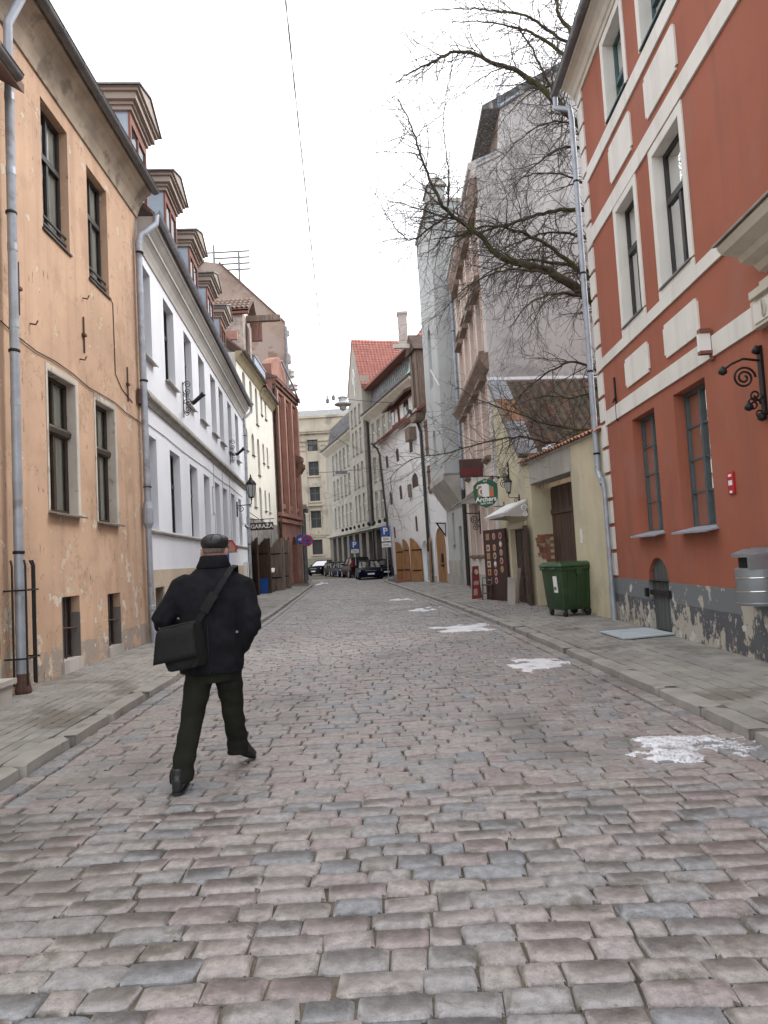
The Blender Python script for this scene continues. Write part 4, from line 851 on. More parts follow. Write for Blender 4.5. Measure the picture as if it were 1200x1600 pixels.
q = MB(); q.lathe((-5.297, 48.42, 3.0), [(.31, 0), (.31, .006)], 22, (.1, -1, 0)); d2 = q.build('blue_field', m_blue, d_)
q = MB()
for s_ in (-1, 1): q.obox((-5.294, 48.405, 3.0), (.707, 0, .707*s_), (0, 1, 0), (-.707*s_, 0, .707), .31, .006, .045)
q.build('red_cross', m_pinkp, d_)
q = MB(); q.prism([(-5.96+a, 48.44, 3.10+c) for a, c in ((0, -.06), (.22, -.06), (.22, -.14), (.38, 0), (.22, .14), (.22, .06), (0, .06))], (0, .01, 0)); q.build('white_arrow', m_wht, b)

# --- sandstone building closing the street
t = thing('sandstone_building', (-8, 95, 0), 'tall sandstone building with pilasters closing the end of the street', 'building')
FS = Fac((-22, 95.0), (8, 94.0), 'right'); FS.n = Vector((-FS.e.y*-1, -abs(FS.e.x), 0)); FS.n = Vector((FS.e.y, -FS.e.x, 0))
cx = [-11.9, -9.0, -6.1, -3.2, -.3, -14.8]; ops = []; fl_ = []
for x in cx:
    u = x+22
    for (z0, z1) in ((2.5, 4.45), (6.0, 8.25), (9.55, 11.45), (12.95, 14.85), (16.25, 17.75)): ops.append((u-.68, u+.68, z0, z1))
mb = MB(); wall(FS, mb, 0, 30, 0, 20.4, ops, depth=.35, back=12); mb.build('wall', m_sand, t)
for o_ in ops: window(t, FS, *o_, depth=.28, fm=m_framebrn if o_[2] > 16 or o_[2] < 5 else m_framegrn, gm=GLASSF, style='cross' if o_[2] > 5 else 'mull', tr=.55, bar=.09)
for o_ in ops:
    if 5 < o_[2] < 7:
        q = MB(); FS.box(q, o_[0]-.35, o_[1]+.35, 8.9, 9.1, 0, .35); FS.box(q, o_[0]-.15, o_[0], 5.7, 8.9, 0, .1); FS.box(q, o_[1], o_[1]+.15, 5.7, 8.9, 0, .1); FS.box(q, o_[0]-.15, o_[1]+.15, 8.3, 8.5, 0, .12); q.build('window_hood', m_sand, t)
    if 2 < o_[2] < 3 or 9 < o_[2] < 10 or 12 < o_[2] < 13: q = MB(); FS.box(q, o_[0]-.12, o_[1]+.12, o_[2]-.2, o_[2], 0, .18); q.build('window_ledge', m_sand, t)
for x in (-13.35, -10.45, -7.55, -4.65, -1.75):
    q = MB(); FS.box(q, x+22-.55, x+22+.55, 5.0, 15.9, 0, .14); p_ = q.build('pilaster', m_sand, t)
    q = MB(); FS.box(q, x+22-.7, x+22+.7, 17.5, 17.75, 0, .32); FS.box(q, x+22-.55, x+22+.55, 15.9, 17.5, 0, .12)
    for k in range(3):
        for j in range(2): q.lathe(FS.p(x+22-.36+k*.36, 16.35+j*.65, .10), [(.20, 0), (.17, .1), (.06, .15)], 8, FS.n)
    q.build('capital', m_sand, p_)
for z0, z1, d_ in ((0, 2.0, .12), (5.0, 5.15, .2), (4.75, 4.95, .12), (17.75, 18.5, .15), (18.5, 18.75, .55), (18.75, 19.2, .7), (19.2, 20.6, .2), (20.6, 20.9, .45)):
    q = MB(); FS.box(q, -.1, 30.1, z0, z1, 0, d_); q.build('base_course' if z1 < 3 else 'cornice', m_sandd if z1 < 3 else m_sand, t)
for k in range(9):
    q = MB(); FS.box(q, 8.2+k*1.3, 9.3+k*1.3, 5.2, 5.75, 0, .10); q.build('baluster_panel', m_sand, t)
q = MB(); FS.prof(q, 0, 30, [(.3, 20.9), (-6, 23.0), (-12, 21)]); q.build('roof', m_slate, t)
# ================================================================ RIGHT SIDE
# --- red house
FR = Fac((4.23, 8.2), (4.36, 13.76), 'right')                # u runs away from the lens, corner at u = 6.0
t = thing('red_house', FR.p(3, 0), 'red oxide house with off white bands and panels above a peeling grey plinth', 'house')
W1 = [(1.0, 2.08, 1.70, 3.65), (2.88, 3.96, 1.70, 3.65)]; W2 = [(1.10, 2.12, 5.27, 7.26), (2.98, 3.93, 5.27, 7.30)]; W3 = [(1.12, 2.15, 8.98, 10.36), (2.98, 3.96, 8.98, 10.36)]
extra = []
hatch = (2.82, 3.72, .12, 1.30, .40, .16)
mb = MB(); wall(FR, mb, -7, 5.72, .92, 10.75, W1+W2+[(*o_, 0, .19) for o_ in W3]+[(hatch[0], hatch[1], .92, hatch[3], .38, .16)], depth=.16, back=9); mb.build('wall', m_red, t)
mb = MB(); wall(FR, mb, -7, 5.72, 0, .92, [(hatch[0], hatch[1], .12, .92, 0, .16)], depth=.16, back=9, d=.012); mb.build('plinth', m_plinth, t)
for o_ in W1:
    w_ = window(t, FR, *o_, depth=.15, fm=m_framegrn, style='grid', bar=.05, hbars=4, curtain='pair')
    q = MB(); FR.prof(q, o_[0]-.06, o_[1]+.06, [(-.15, 1.735), (.16, 1.665), (.16, 1.64), (.145, 1.64), (.14, 1.65), (-.15, 1.70)]); q.build('window_sill', m_zinc, w_)
def surround(o_, m=m_trim, s=.13, d0=.001, d1=.022, bot=.15):
    dr_ = .145 if bot else .175
    a, b, c, e = o_; q = MB()
    FR.box(q, a-s, a, c, e, d0, d1); FR.box(q, b, b+s, c, e, d0, d1); FR.box(q, a-s, b+s, e, e+s, d0, d1)
    if bot: FR.box(q, a-s, b+s, c-bot, c-.03, d0, d1)
    q.build('window_surround', m, t); q = MB()
    FR.box(q, a-.001, a+.010, c, e, -dr_, d1-.002); FR.box(q, b-.010, b+.001, c, e, -dr_, d1-.002); FR.box(q, a+.010, b-.010, e-.010, e+.001, -dr_, d1-.002); q.build('reveal_lining', m, t)
for o_ in W2+extra:
    w_ = window(t, FR, *o_, depth=.15, fm=m_frameblk, style='trans', tr=.62, bar=.06, curtain='one')
    q = MB(); FR.prof(q, o_[0]-.04, o_[1]+.04, [(-.15, o_[2]+.03), (.05, o_[2]-.005), (.05, o_[2]-.03), (-.15, o_[2])]); q.build('window_sill', m_zincd, w_)
    surround(o_)
for o_ in W3:
    w_ = window(t, FR, *o_, depth=.18, fm=m_frameblue, style='cross', tr=.45, bar=.055, curtain='one')  # curtain added here too, brightening panes that were too dark
    q = MB(); FR.prof(q, o_[0]-.04, o_[1]+.04, [(-.15, o_[2]+.03), (.05, o_[2]-.005), (.05, o_[2]-.03), (-.15, o_[2])]); q.build('window_sill', m_frameblue, w_)
    surround(o_, bot=.0)
for z0, z1 in ((3.82, 4.08), (4.93, 5.19-.08), (7.42, 7.70), (8.64, 8.90)):
    q = MB(); FR.box(q, -7, 5.40, z0, z1, .001, .03); q.build('band', m_trim, t)
def panel(a, b, c, e):
    k = .05; q = MB(); FR.poly(q, [(a+k, c), (b-k, c), (b-k, c+k), (b, c+k), (b, e-k), (b-k, e-k), (b-k, e), (a+k, e), (a+k, e-k), (a, e-k), (a, c+k), (a+k, c+k)], .001, .028); q.build('wall_panel', m_trim, t)
for a, b in ((.99, 2.2), (2.88, 4.05)): panel(a, b, 4.22, 4.71); panel(a, b, 7.85, 8.50)
k = 0; z = .93
while z < 10.4:
    h = .46; n = .30 if k % 2 == 0 else .30
    q = MB(); FR.box(q, 5.40, 5.745, z+.035, min(z+h, 10.6), -.30, .03); q.build('quoin', m_trim, t); z += h+.035; k += 1
mb = MB(); FR.prof(mb, -7, 5.80, [(0, 10.52), (.03, 10.52), (.05, 10.58), (.08, 10.60), (.12, 10.68), (.19, 10.75), (.27, 10.79), (.30, 10.79), (.30, 10.88), (0, 10.88)]); mb.build('cornice', m_corn, t)
mb = MB(); FR.prof(mb, -7, 5.85, [(.36, 10.92), (-5, 15), (-9, 12), (-9, 10.9), (.36, 10.86)]); mb.build('roof', m_rooft, t)
gutter(t, FR, -7, 6.15, 10.92, .36, .085, m_zincd, .8)
pp = pipe(t, [FR.p(6.08, 10.88, .36), FR.p(6.08, 10.62, .36), FR.p(5.84, 10.42, .14), FR.p(5.84, 10.2, .12), FR.p(5.84, 3.2, .12), FR.p(5.84, 3.0, .12), FR.p(5.58, 2.72, .12)], .055, m_zinc, [FR.p(5.84, z, .12) for z in (8.9, 7.0, 5.0, 3.35)])
q = MB(); q.tube([FR.p(5.60, 2.85, .12), FR.p(5.56, 2.6, .10), FR.p(5.54, .75, .10)], .045, 10); q.tube([FR.p(5.54, .78, .10), FR.p(5.54, .10, .10)], .058, 10); q.build('lower_pipe', m_zinc, pp, smooth=40)
# basement hatch: arched boarded door, slightly ajar
a, b, c, e = hatch[:4]; n_ = 3; door = None
ap = arch_pts(a, b, e, .38, 12)
for k in range(n_):
    x0, x1 = a+(b-a)*k/n_+.004, a+(b-a)*(k+1)/n_-.004
    def az(x): 
        for (p, q_), (p2, q2) in zip(ap, ap[1:]):
            if p <= x <= p2: return q_+(q2-q_)*(x-p)/(p2-p)
        return ap[0][1]
    pts = [(x0, c+.02), (x1, c+.02)]+[(x1+(x0-x1)*i/5, az(x1+(x0-x1)*i/5)-.02) for i in range(6)]
    q = MB(); FR.poly(q, pts, -.11, -.06+random.uniform(-.004, .004))
    if door is None: door = q.build('hatch_door', mat('grey_painted_boards', (.085, .095, .095), rough=.7, var=.25, vscale=3, stretch=(5, 5, .7), bump=.001), t)
    else: q.build('board', MATS['grey_painted_boards'], door)
q = MB(); FR.box(q, a-.05, b+.06, .70, .77, -.055, .0); FR.box(q, b+.0, b+.09, .66, .80, .01, .06); FR.box(q, a-.09, a, .68, .80, .01, .06); q.build('hatch_bolt', m_iron, door)
# portal at the frame edge: hood on a frieze with a carved moon panel
q = MB(); FR.prof(q, -3.2, -.72, [(0, 4.34), (.08, 4.36), (.13, 4.42), (.26, 4.46), (.29, 4.52), (.46, 4.56), (.50, 4.62), (.50, 4.65), (0, 4.74)]); po = q.build('portal_hood', m_corn, t)
q = MB(); FR.prof(q, -3.2, -.68, [(0, 4.745), (.54, 4.655), (.54, 4.675), (0, 4.77)]); q.build('hood_flashing', m_band, po)
q = MB(); FR.box(q, -3, -.78, 4.16, 4.22, 0, .12); FR.box(q, -3, -.62, 4.08, 4.16, 0, .16); FR.box(q, -3, -.52, 3.78, 4.08, 0, .10); q.build('portal_frieze', m_corn, po)
q = MB(); FR.box(q, -1.02, -.60, 3.82, 4.04, .10, .115); q.build('frieze_panel', m_trim, po)
q = MB(); pts = [( .10*math.cos(t_), .12*math.sin(t_)) for t_ in np.linspace(-1.5, 1.5, 10)]+[(.02+.05*math.cos(t_), .12*math.sin(t_)) for t_ in np.linspace(1.5, -1.5, 10)]
FR.poly(q, [(-.80-x*.8, 3.93+y*.75) for x, y in pts], .115, .135); q.build('carved_moon', m_corn, po)
q = MB(); FR.box(q, -3, -.95, 0.1, 3.78, 0, .14); q.build('portal_jamb', m_corn, po)
q = MB(); q.tube([FR.p(4.70, 3.78, .02), FR.p(4.70, 4.58, .02)], .018, 6); q.tube([FR.p(4.62, 4.20, .045), FR.p(4.78, 4.14, .045)], .016, 6); q.build('wall_anchor', m_iron, t)
# things hung on the red house
b = thing('litter_bin', FR.p(.2, .75, 0), 'grey steel litter bin with hood fixed to the red wall', 'litter bin')
def halfcyl(u, w_, d_, z, n=14): return [FR.p(u+w_/2*math.cos(math.pi*i/n), z, .03+d_*math.sin(math.pi*i/n)) for i in range(n+1)]
u = -.12; q = MB(); q.loft([halfcyl(u, .42, .28, .78), halfcyl(u, .44, .29, .80), halfcyl(u, .44, .29, 1.19), halfcyl(u, .42, .275, 1.20)]); body = q.build('bin_body', m_wbin, b, smooth=40)
for z in (.93, 1.08, .80): q = MB(); q.loft([halfcyl(u, .45, .296, z), halfcyl(u, .455, .298, z+.008), halfcyl(u, .45, .296, z+.016)]); q.build('bin_band', m_chrome if z > .85 else m_wbin, body, smooth=40)
q = MB(); q.loft([halfcyl(u, .38, .24, 1.20), halfcyl(u, .38, .24, 1.33)]); q.build('bin_mouth', m_blk, b)
q = MB(); FR.box(q, u-.22, u-.16, 1.19, 1.35, .03, .26); FR.box(q, u-.21, u+.21, .76, 1.42, .015, .032); q.build('bin_back', m_wbin, b)
q = MB(); q.loft([halfcyl(u, .46, .31, 1.32), halfcyl(u, .47, .315, 1.36), halfcyl(u, .26, .18, 1.41)]); q.build('bin_hood', m_wbin, b, smooth=40)
b = thing('call_box_sign', FR.p(.47, 2.2, 0), 'small red notice plate with white print on red wall above the litter bin', 'sign')
q = MB(); FR.box(q, .39, .555, 2.08, 2.34, 0, .025); q.build('plate', m_redp, b)
for (z, h, w_) in ((2.30, .03, .10), (2.21, .06, .12), (2.10, .03, .08)):
    q = MB(); FR.box(q, .472-w_*.4, .472+w_*.4, z-h/2, z+h/2, .025, .028); q.build('white_print', m_wht, b)
b = thing('scroll_bracket', FR.p(-.4, 3, 0), 'black wrought iron scroll sign bracket at right edge of red wall', 'bracket')
q = MB(); FR.box(q, -.50, -.42, 2.86, 3.62, .0, .03)
scroll(q, FR, -.46, 3.28, .08, .125, 2.2, 1, n=40, th=.013); q.tube([FR.p(-.46, 3.46, .02), FR.p(-.46, 3.49, .2), FR.p(-.46, 3.44, .33), FR.p(-.46, 3.38, .42)], .014, 6)
scroll(q, FR, -.46, 3.08, .03, .07, 1.5, -1, th=.011); scroll(q, FR, -.46, 2.98, .05, .08, 1.5, 1, th=.011); scroll(q, FR, -.46, 2.88, .02, .05, 1.5, -1, th=.010)
for z, d_ in ((3.37, .43), (2.96, .18), (3.58, .05), (2.84, .05)):
    q.lathe(FR.p(-.46, z, d_), [(.01, -.05), (.045, -.03), (.05, 0), (.03, .03), (.012, .05)], 7)
q.build('scrollwork', m_iron, b, smooth=50)
b = thing('light_box', FR.p(.85, 4, 0), 'small white and dark red projecting light box on white band', 'lamp')
q = MB(); FR.box(q, .64, .71, 3.90, 4.12, .04, .18); q.build('lamp_body', m_wht, b)
q = MB(); FR.box(q, .63, .72, 4.12, 4.18, .03, .17); FR.box(q, .63, .72, 3.86, 3.90, .03, .18); FR.box(q, .64, .71, 3.78, 4.16, .0, .04); q.build('lamp_holder', m_dormred, b)
b = thing('cellar_plate', (3.85, 11.3, .13), 'pale blue grey metal plate lying on footway before arched hatch', 'metal plate')
q = MB(); q.hexa([(3.40, 11.80, .133), (3.44, 10.72, .133), (4.30, 10.95, .136), (4.22, 11.92, .136), (3.40, 11.80, .152), (3.44, 10.72, .152), (4.30, 10.95, .155), (4.22, 11.92, .155)]); q.build('plate_sheet', mat('pale_blue_plate', (.40, .46, .49), rough=.6, var=.1, vscale=3, bump=.001), b)

# --- yellow wall with the gate
FY = Fac((4.34, 13.93), (3.35, 21.2), 'right')
t = thing('yellow_wall', FY.p(2, 0), 'pale yellow courtyard wall with gate opening under a concrete lintel and tile coping', 'wall')
mb = MB()
def yw(u0_, u1_, z0, z1, d0=-.45, d1=0): FY.box(mb, u0_, u1_, z0, z1, d0, d1)
yw(.0, 1.66, 0, 3.78); yw(4.28, 4.75, 0, 3.72, -.5); mb.build('wall_body', m_yel, t)
mb = MB(); FY.box(mb, 1.62, 4.32, 3.20, 3.74, -.47, .012); mb.build('lintel', m_conc, t)
mb = MB(); FY.box(mb, 4.275, 4.285, .1, 3.2, -.5, -.01); mb.build('gate_jamb', m_yel, t)
mb = MB(); pass
rb = random.Random(3); patch = None                          # bare bricks where the render has fallen off the gate reveal
z = 1.22; row = 0
while z < 1.92:
    d_ = -.50+(.11 if row % 2 else 0)
    lo, hi = -.505, -.10+.05*math.sin(row*1.1+1)
    while d_ < hi:
        if d_ > lo and not (z < 1.35 and d_ > -.3):
            q = MB(); FY.box(q, 4.245-rb.uniform(0, .012), 4.27, z, z+.065, d_, min(d_+.22, hi+.04))
            o = q.build('brick', mat('bare_brick', (.25, .105, .07), rough=.95, var=.3, vscale=5, bump=.003, layers=[((.36, .27, .2), 5., .58, .05, 0, 5, 0)]), t)
        d_ += .235
    z += .078; row += 1
mb = MB(); FY.poly(mb, [(1.67, .14), (4.27, .14), (4.27, 3.10), (1.67, 3.10)], -.60, -.53); mb.v = mb.v; gl_ = mb.build('gate_leaf', m_wooddk, t)
for k in range(13): q = MB(); FY.box(q, 1.68+k*.2, 1.87+k*.2, .16, 3.06, -.53, -.505+.004*(k % 2)); q.build('gate_board', m_wooddk, gl_)
q = MB(); FY.box(q, 1.68, 4.26, 2.4, 2.52, -.50, -.47); FY.box(q, 1.68, 4.26, .6, .72, -.50, -.47); q.build('gate_rail', m_wooddk, gl_)
mb = MB(); FY.prof(mb, .1, 4.9, [(.02, 3.745), (-.47, 3.745), (-.47, 3.80), (-.2, 3.90), (.05, 3.79)]); mb.build('coping_bed', m_conc, t)
u = .06
def tile_mesh(w_, l, m, name, curl=.035, th=.014, seg=6):
    """S shaped pantile: x across, y down the slope"""
    V, F = [], []
    for yy in (0, 1):
        for i in range(seg+1):
            s_ = i/seg; zz = curl*math.sin(s_*2*math.pi*.95)*(.9)+(.012 if yy else 0)
            V.append((w_*(s_-.5), -l*yy, zz))
    for yy in (0, 1):
        for i in range(seg+1):
            x, y_, zz = V[yy*(seg+1)+i]; V.append((x, y_, zz-th))
    n = seg+1
    for i in range(seg): F += [(i, i+1, n+i+1, n+i), (2*n+i, 3*n+i, 3*n+i+1, 2*n+i+1), (n+i, n+i+1, 3*n+i+1, 3*n+i)]
    me = bpy.data.meshes.new(name); me.from_pydata(V, [], F); me.polygons.foreach_set('use_smooth', [True]*len(F)); me.materials.append(m)
    me.set_sharp_from_angle(angle=R(50)); return me
CT = tile_mesh(.20, .36, m_cope, 'coping_tile', .03)
ang_y = math.atan2(FY.e.y, FY.e.x)
while u < 4.85:
    for s_ in (0, 1):
        # slope falls towards the street (s_=0) or the yard (s_=1)
        rot = Matrix((FY.e, -FY.n*(1 if s_ == 0 else -1)*-1*-1, Vector((0, 0, 1))))
        dirn = FY.n if s_ == 0 else -FY.n
        ydir = (-dirn*.93+Vector((0, 0, .36))).normalized(); xdir = FY.e if s_ == 0 else -FY.e; zdir = xdir.cross(ydir)
        if zdir.z < 0: xdir = -xdir; zdir = xdir.cross(ydir)
        e_ = Matrix((xdir, ydir, zdir)).transposed().to_euler()
        inst(CT, 'coping_tile', t, FY.p(u, 3.935+random.uniform(-.008, .008), -.20+(.0 if s_ == 0 else -.02)), e_)
    u += .185
# --- yellow house with the tiled roof
t = thing('yellow_house', FY.p(5.8, 0), 'low yellow bar house with steep brown pantile roof beside the courtyard gate', 'house')
mb = MB(); ops = [(4.95, 6.05, .12, 2.12, 0, .15), (6.85, 6.98, 3.9, 4.5, 0, .15)]
wall(FY, mb, 4.75, 7.15, 0, 3.95, ops, back=5); FY.poly(mb, [(4.85, 3.95), (7.12, 3.95), (7.12, 6.40)], -5, 0)
FY.box(mb, 4.80, 4.95, 2.12, 2.3, 0, .05); FY.box(mb, 6.05, 6.2, .12, 2.3, 0, .06); FY.box(mb, 4.95, 6.05, 2.12, 2.3, 0, .06); FY.box(mb, 4.80, 4.95, .12, 2.12, 0, .06); mb.build('wall', m_yel, t)
q = MB(); FY.box(q, 4.95, 6.05, .12, 2.12, -.15, -.09); dr = q.build('door', m_wooddk, t)
for k in range(2):
    for j in range(3): q = MB(); FY.box(q, 5.05+k*.5, 5.45+k*.5, .3+j*.62, .8+j*.62, -.09, -.075); q.build('door_panel', m_framebrn, dr)
# open leaf near the gate, standing out from the wall
x = (FY.n*.22-FY.e*.97).normalized(); h0 = FY.p(4.98, .12, .06); nn = Vector((0, 0, 1)).cross(x)
q = MB(); q.hexa([h0, h0+x*.62, h0+x*.62+nn*.06, h0+nn*.06, h0+Vector((0, 0, 2.05)), h0+x*.62+Vector((0, 0, 2.05)), h0+x*.62+nn*.06+Vector((0, 0, 2.05)), h0+nn*.06+Vector((0, 0, 2.05))]); lf = q.build('door_leaf', m_wooddk, t)
for j in range(3):
    q = MB(); c = h0+x*.31+nn*-.006+Vector((0, 0, .40+j*.63)); q.obox(c, x, nn, (0, 0, 1), .22, .008, .24); q.build('leaf_panel', m_framebrn, lf)
# roof of pantiles on the slope towards the lens
RA, RB = Vector(FY.p(4.70, 4.02, .12)), Vector(FY.p(7.05, 6.55, .12)); slope = (RB-RA); sl = slope.length; sd_ = slope.normalized(); back_ = -FY.n
mb = MB(); nrm = back_.cross(sd_); nrm = nrm if nrm.z > 0 else -nrm
mb.hexa([RA-nrm*.10, RA+back_*6.2-nrm*.10, RB+back_*6.2-nrm*.10, RB-nrm*.10, RA-nrm*.04, RA+back_*6.2-nrm*.04, RB+back_*6.2-nrm*.04, RB-nrm*.04]); mb.build('roof_boards', m_wooddk, t)
RT = tile_mesh(.245, .36, m_clay, 'roof_tile', .036)
e_ = Matrix((back_ if back_.cross(sd_).z > 0 else -back_, sd_, nrm)).transposed().to_euler()
rows = int(sl/.30); ct = 0
for r_ in range(rows+1):
    for c_ in range(22):
        if c_ < 2 and r_ > 2: continue
        p = RA+sd_*(min(sl-.02, .36+r_*.295))+back_*(.16+c_*.235)+nrm*(.0+.01*noise.noise((c_*.3, r_*.4, 1)))
        e2 = (Matrix((back_ if back_.cross(sd_).z > 0 else -back_, sd_, nrm)).transposed() @ Matrix.Rotation(random.uniform(-.03, .03), 3, 'Z') @ Matrix.Rotation(.05, 3, 'X')).to_euler()
        inst(RT, 'roof_tile', t, p, e2); ct += 1
q = MB(); q.hexa([RA+back_*.0+nrm*a-sd_*.0 for a in (-.1, .05)][:0] or [RA-nrm*.08, RA+back_*.55-nrm*.03, RB+back_*.55-nrm*.03, RB-nrm*.08, RA+nrm*.05, RA+back_*.55+nrm*.02, RB+back_*.55+nrm*.02, RB+nrm*.05]); q.build('verge_flashing', mat('grey_flashing', (.27, .28, .30), rough=.7, var=.15), t)
q = MB(); m0, m1 = RA.lerp(RB, .42), RA.lerp(RB, .72); q.hexa([m0+nrm*.052, m0+back_*.55+nrm*.024, m1+back_*.55+nrm*.024, m1+nrm*.052, m0+nrm*.062, m0+back_*.55+nrm*.034, m1+back_*.55+nrm*.034, m1+nrm*.062]); q.build('rusty_flashing', mat('rust_orange_sheet', (.24, .13, .075), rough=.8, var=.3, vscale=3), t)
q = MB(); q.hexa([RB-nrm*.05, RB+back_*6.2-nrm*.05, RB+back_*6.2+sd_*.05, RB+sd_*.05, RB+nrm*.06, RB+back_*6.2+nrm*.06, RB+back_*6.2+sd_*.10+nrm*.1, RB+sd_*.1+nrm*.1]); q.build('ridge_snow', m_snow, t)
q = MB(); c = FY.p(4.62, 4.0, -.25); FY.box(q, 4.45, 4.95, 3.80, 4.02, -.9, -.1); q.build('valley_box', m_brownled, t)
q = MB()
for k in range(9):
    p = RA+sd_*(.12+.10*(k % 3))+back_*(.75+k*.16+.1*math.sin(k*3))+nrm*.05; q.lathe(p, [(.10+.04*math.sin(k*2), 0), (.08, .02), (.03, .04)], 7, nrm)
o = q.build('roof_snow', m_snow, t, smooth='all'); o['kind'] = 'stuff'
# awning
b = thing('door_awning', FY.p(5.7, 2.6, .3), 'small sloping white sheet awning above the bar door', 'awning')
q = MB(); a0, a1 = 4.62, 6.45; q.hexa([FY.p(a0, 2.82, .02), FY.p(a1, 2.80, .02), FY.p(a1+.12, 2.46, .62), FY.p(a0+.12, 2.50, .62), FY.p(a0, 2.86, .02), FY.p(a1, 2.84, .02), FY.p(a1+.12, 2.50, .64), FY.p(a0+.12, 2.54, .64)]); q.build('awning_sheet', m_wht, b)
q = MB(); FY.prof(q, a0+.1, a1+.1, [(.55, 2.50), (.64, 2.50), (.64, 2.43), (.55, 2.45)]); FY.prof(q, a0, a0+.05, [(.02, 2.40), (.60, 2.44), (.60, 2.52), (.02, 2.82)]); FY.prof(q, a1-.1, a1-.05, [(.02, 2.40), (.60, 2.44), (.60, 2.50), (.02, 2.78)]); q.build('awning_frame', m_whsoff, b)
q = MB()
scroll(q, FY, a0-.03, 2.62, .02, .09, 1.5, 1, th=.016); scroll(q, FY, a0-.03, 2.48, .02, .07, 1.5, -1, th=.016); q.build('awning_scroll', m_wht, b)
# menu board: the other door leaf, folded back
b = thing('menu_board', FY.p(7.3, .12, .2), 'dark brown door leaf covered with rows of small food pictures', 'menu board')
x = (FY.e*.97+FY.n*.16).normalized(); h0 = FY.p(6.42, .13, .10); nn = Vector((0, 0, 1)).cross(x); nn = nn if nn.dot(FY.n) > 0 else -nn
w_, hh = 1.45, 2.06
q = MB(); q.hexa([h0, h0+x*w_, h0+x*w_-nn*.06, h0-nn*.06]+[p+Vector((0, 0, hh)) for p in (h0, h0+x*w_, h0+x*w_-nn*.06, h0-nn*.06)]); q.build('board_leaf', m_menub, b)
rm = random.Random(4); cells = []
for j in range(6):
    for k in range(3):
        if (j, k) in ((5, 0), (5, 2)): continue
        cells.append((.30+k*.42, 1.86-j*.24-(.09 if k else 0)*(1 if j else 0)))
for i, (cxx, cz) in enumerate(cells):
    m_ = (m_paperC, m_paperB, m_paperA)[rm.randrange(3)]; P = lambda a, c, e: h0+x*(cxx+a)+Vector((0, 0, cz+c))+nn*e
    q = MB(); ww, hw = .11, .095
    if i % 3 == 2: q.prism([P(-ww, -hw, .001), P(ww, -hw, .001), P(ww, hw, .001), P(-ww, hw, .001)], nn*.006)
    else: q.lathe(P(0, 0, .001), [(.10, 0), (.10, .006)], 14, nn)
    c = q.build('menu_picture', m_, b)
    q = MB(); q.lathe(P(0, 0, .007), [(.055, 0), (.05, .012), (.02, .02)], 9, nn); q.build('picture_plate', (m_wht, m_tanp, m_redp, m_orp)[rm.randrange(4)], c)
q = MB()
for z in (.45, 1.72): q.tube([h0+Vector((0, 0, z))-x*.12, h0+Vector((0, 0, z))+x*.05], .025, 6)
q.build('board_hinge', m_iron, b)
q = MB(); P = lambda a, c: h0+x*a+Vector((0, 0, c))+nn*.004; q.hexa([P(1.0, .57), P(1.3, .57), P(1.3, .60), P(1.0, .60)]+[P(1.0, .57)+nn*.004, P(1.3, .57)+nn*.004, P(1.3, .60)+nn*.004, P(1.0, .60)+nn*.004]); q.build('board_note', m_zinc, b)
# loose boards leaning in the doorway
for k, (u, d_, h, wd, tl, lab) in enumerate(((5.5, .18, .95, .24, .12, 'narrow grey board leaning in the bar doorway behind a shorter plank'), (5.12, .45, .72, .20, .05, 'short pale plank leaning on the open dark door leaf'))):
    b = thing('leaning_board', FY.p(u, .12, d_), lab, 'board')
    p = FY.p(u, .125, d_); top = p-FY.n*tl+Vector((0, 0, h)); q = MB(); y_ = (top-p).normalized(); xx = (FY.e*.3+FY.n*.95).normalized() if k else FY.e; xx = (xx-y_*xx.dot(y_)).normalized(); zz = xx.cross(y_)
    q.obox((p+top)/2+zz*.02, xx, y_, zz, wd/2, h/2, .014); q.build('board_sheet', (m_woodgr, m_conc)[k], b)
    q = MB(); q.obox((p+top)/2+zz*.04, xx, y_, zz, wd/2-.05, h/2-.08, .006); q.build('board_face', (m_menub, m_woodgr)[k], b)
# projecting sign with its bracket
b = thing('bar_sign', FY.p(5.6, 3, 1), 'green shield sign with a white beer mug hung from scrolled iron bracket', 'sign')
c = Vector((2.70, 18.8, 3.09)); ex = Vector((.985, -.17, 0)).normalized(); ez = Vector((0, 0, 1)); ey = Vector((ex.y*-1, ex.x, 0))*-1       # ey faces the lens
def sp(a, z, o=0): return c+ex*a+ez*z+ey*o
S = .335
shield = [(-.93, .55), (-.60, .82), (0, 1.0), (.60, .82), (.93, .62), (.95, .1), (.90, -.45), (.62, -.80), (0, -1.05), (-.62, -.80), (-.90, -.45), (-.95, .1)]
q = MB(); q.prism([sp(a*S, z*S*1.12, -.03) for a, z in shield], ey*.06); q.build('shield', m_grnsign, b)
q = MB(); q.prism([sp(a*S, z*S, .031) for a, z in ((-.62, .45), (0, .74), (.62, .45), (.62, -.30), (-.62, -.30))], ey*.004); q.build('shield_panel', m_tanp, b)
q = MB(); q.prism([sp(a*S, z*S, .036) for a, z in ((-.26, -.30), (.28, -.30), (.28, .62), (.10, .74), (-.12, .72), (-.30, .58))], ey*.02); q.prism([sp(a*S, z*S, .036) for a, z in ((-.72, .40), (-.64, .36), (-.55, .55), (-.20, .60), (-.20, .74), (-.60, .64))], ey*.012)
q.tube([sp((-.30-.20*math.sin(t_))*S, (.10+.26*math.cos(t_))*S, .045) for t_ in np.linspace(0, math.pi, 9)], .02, 6); q.build('beer_mug', m_wht, b)
q = MB(); q.prism([sp(a*S, z*S, .036) for a, z in ((.30, -.30), (.62, -.30), (.62, .08), (.45, .10), (.30, -.1))], ey*.005); q.build('orange_mark', m_orp, b)
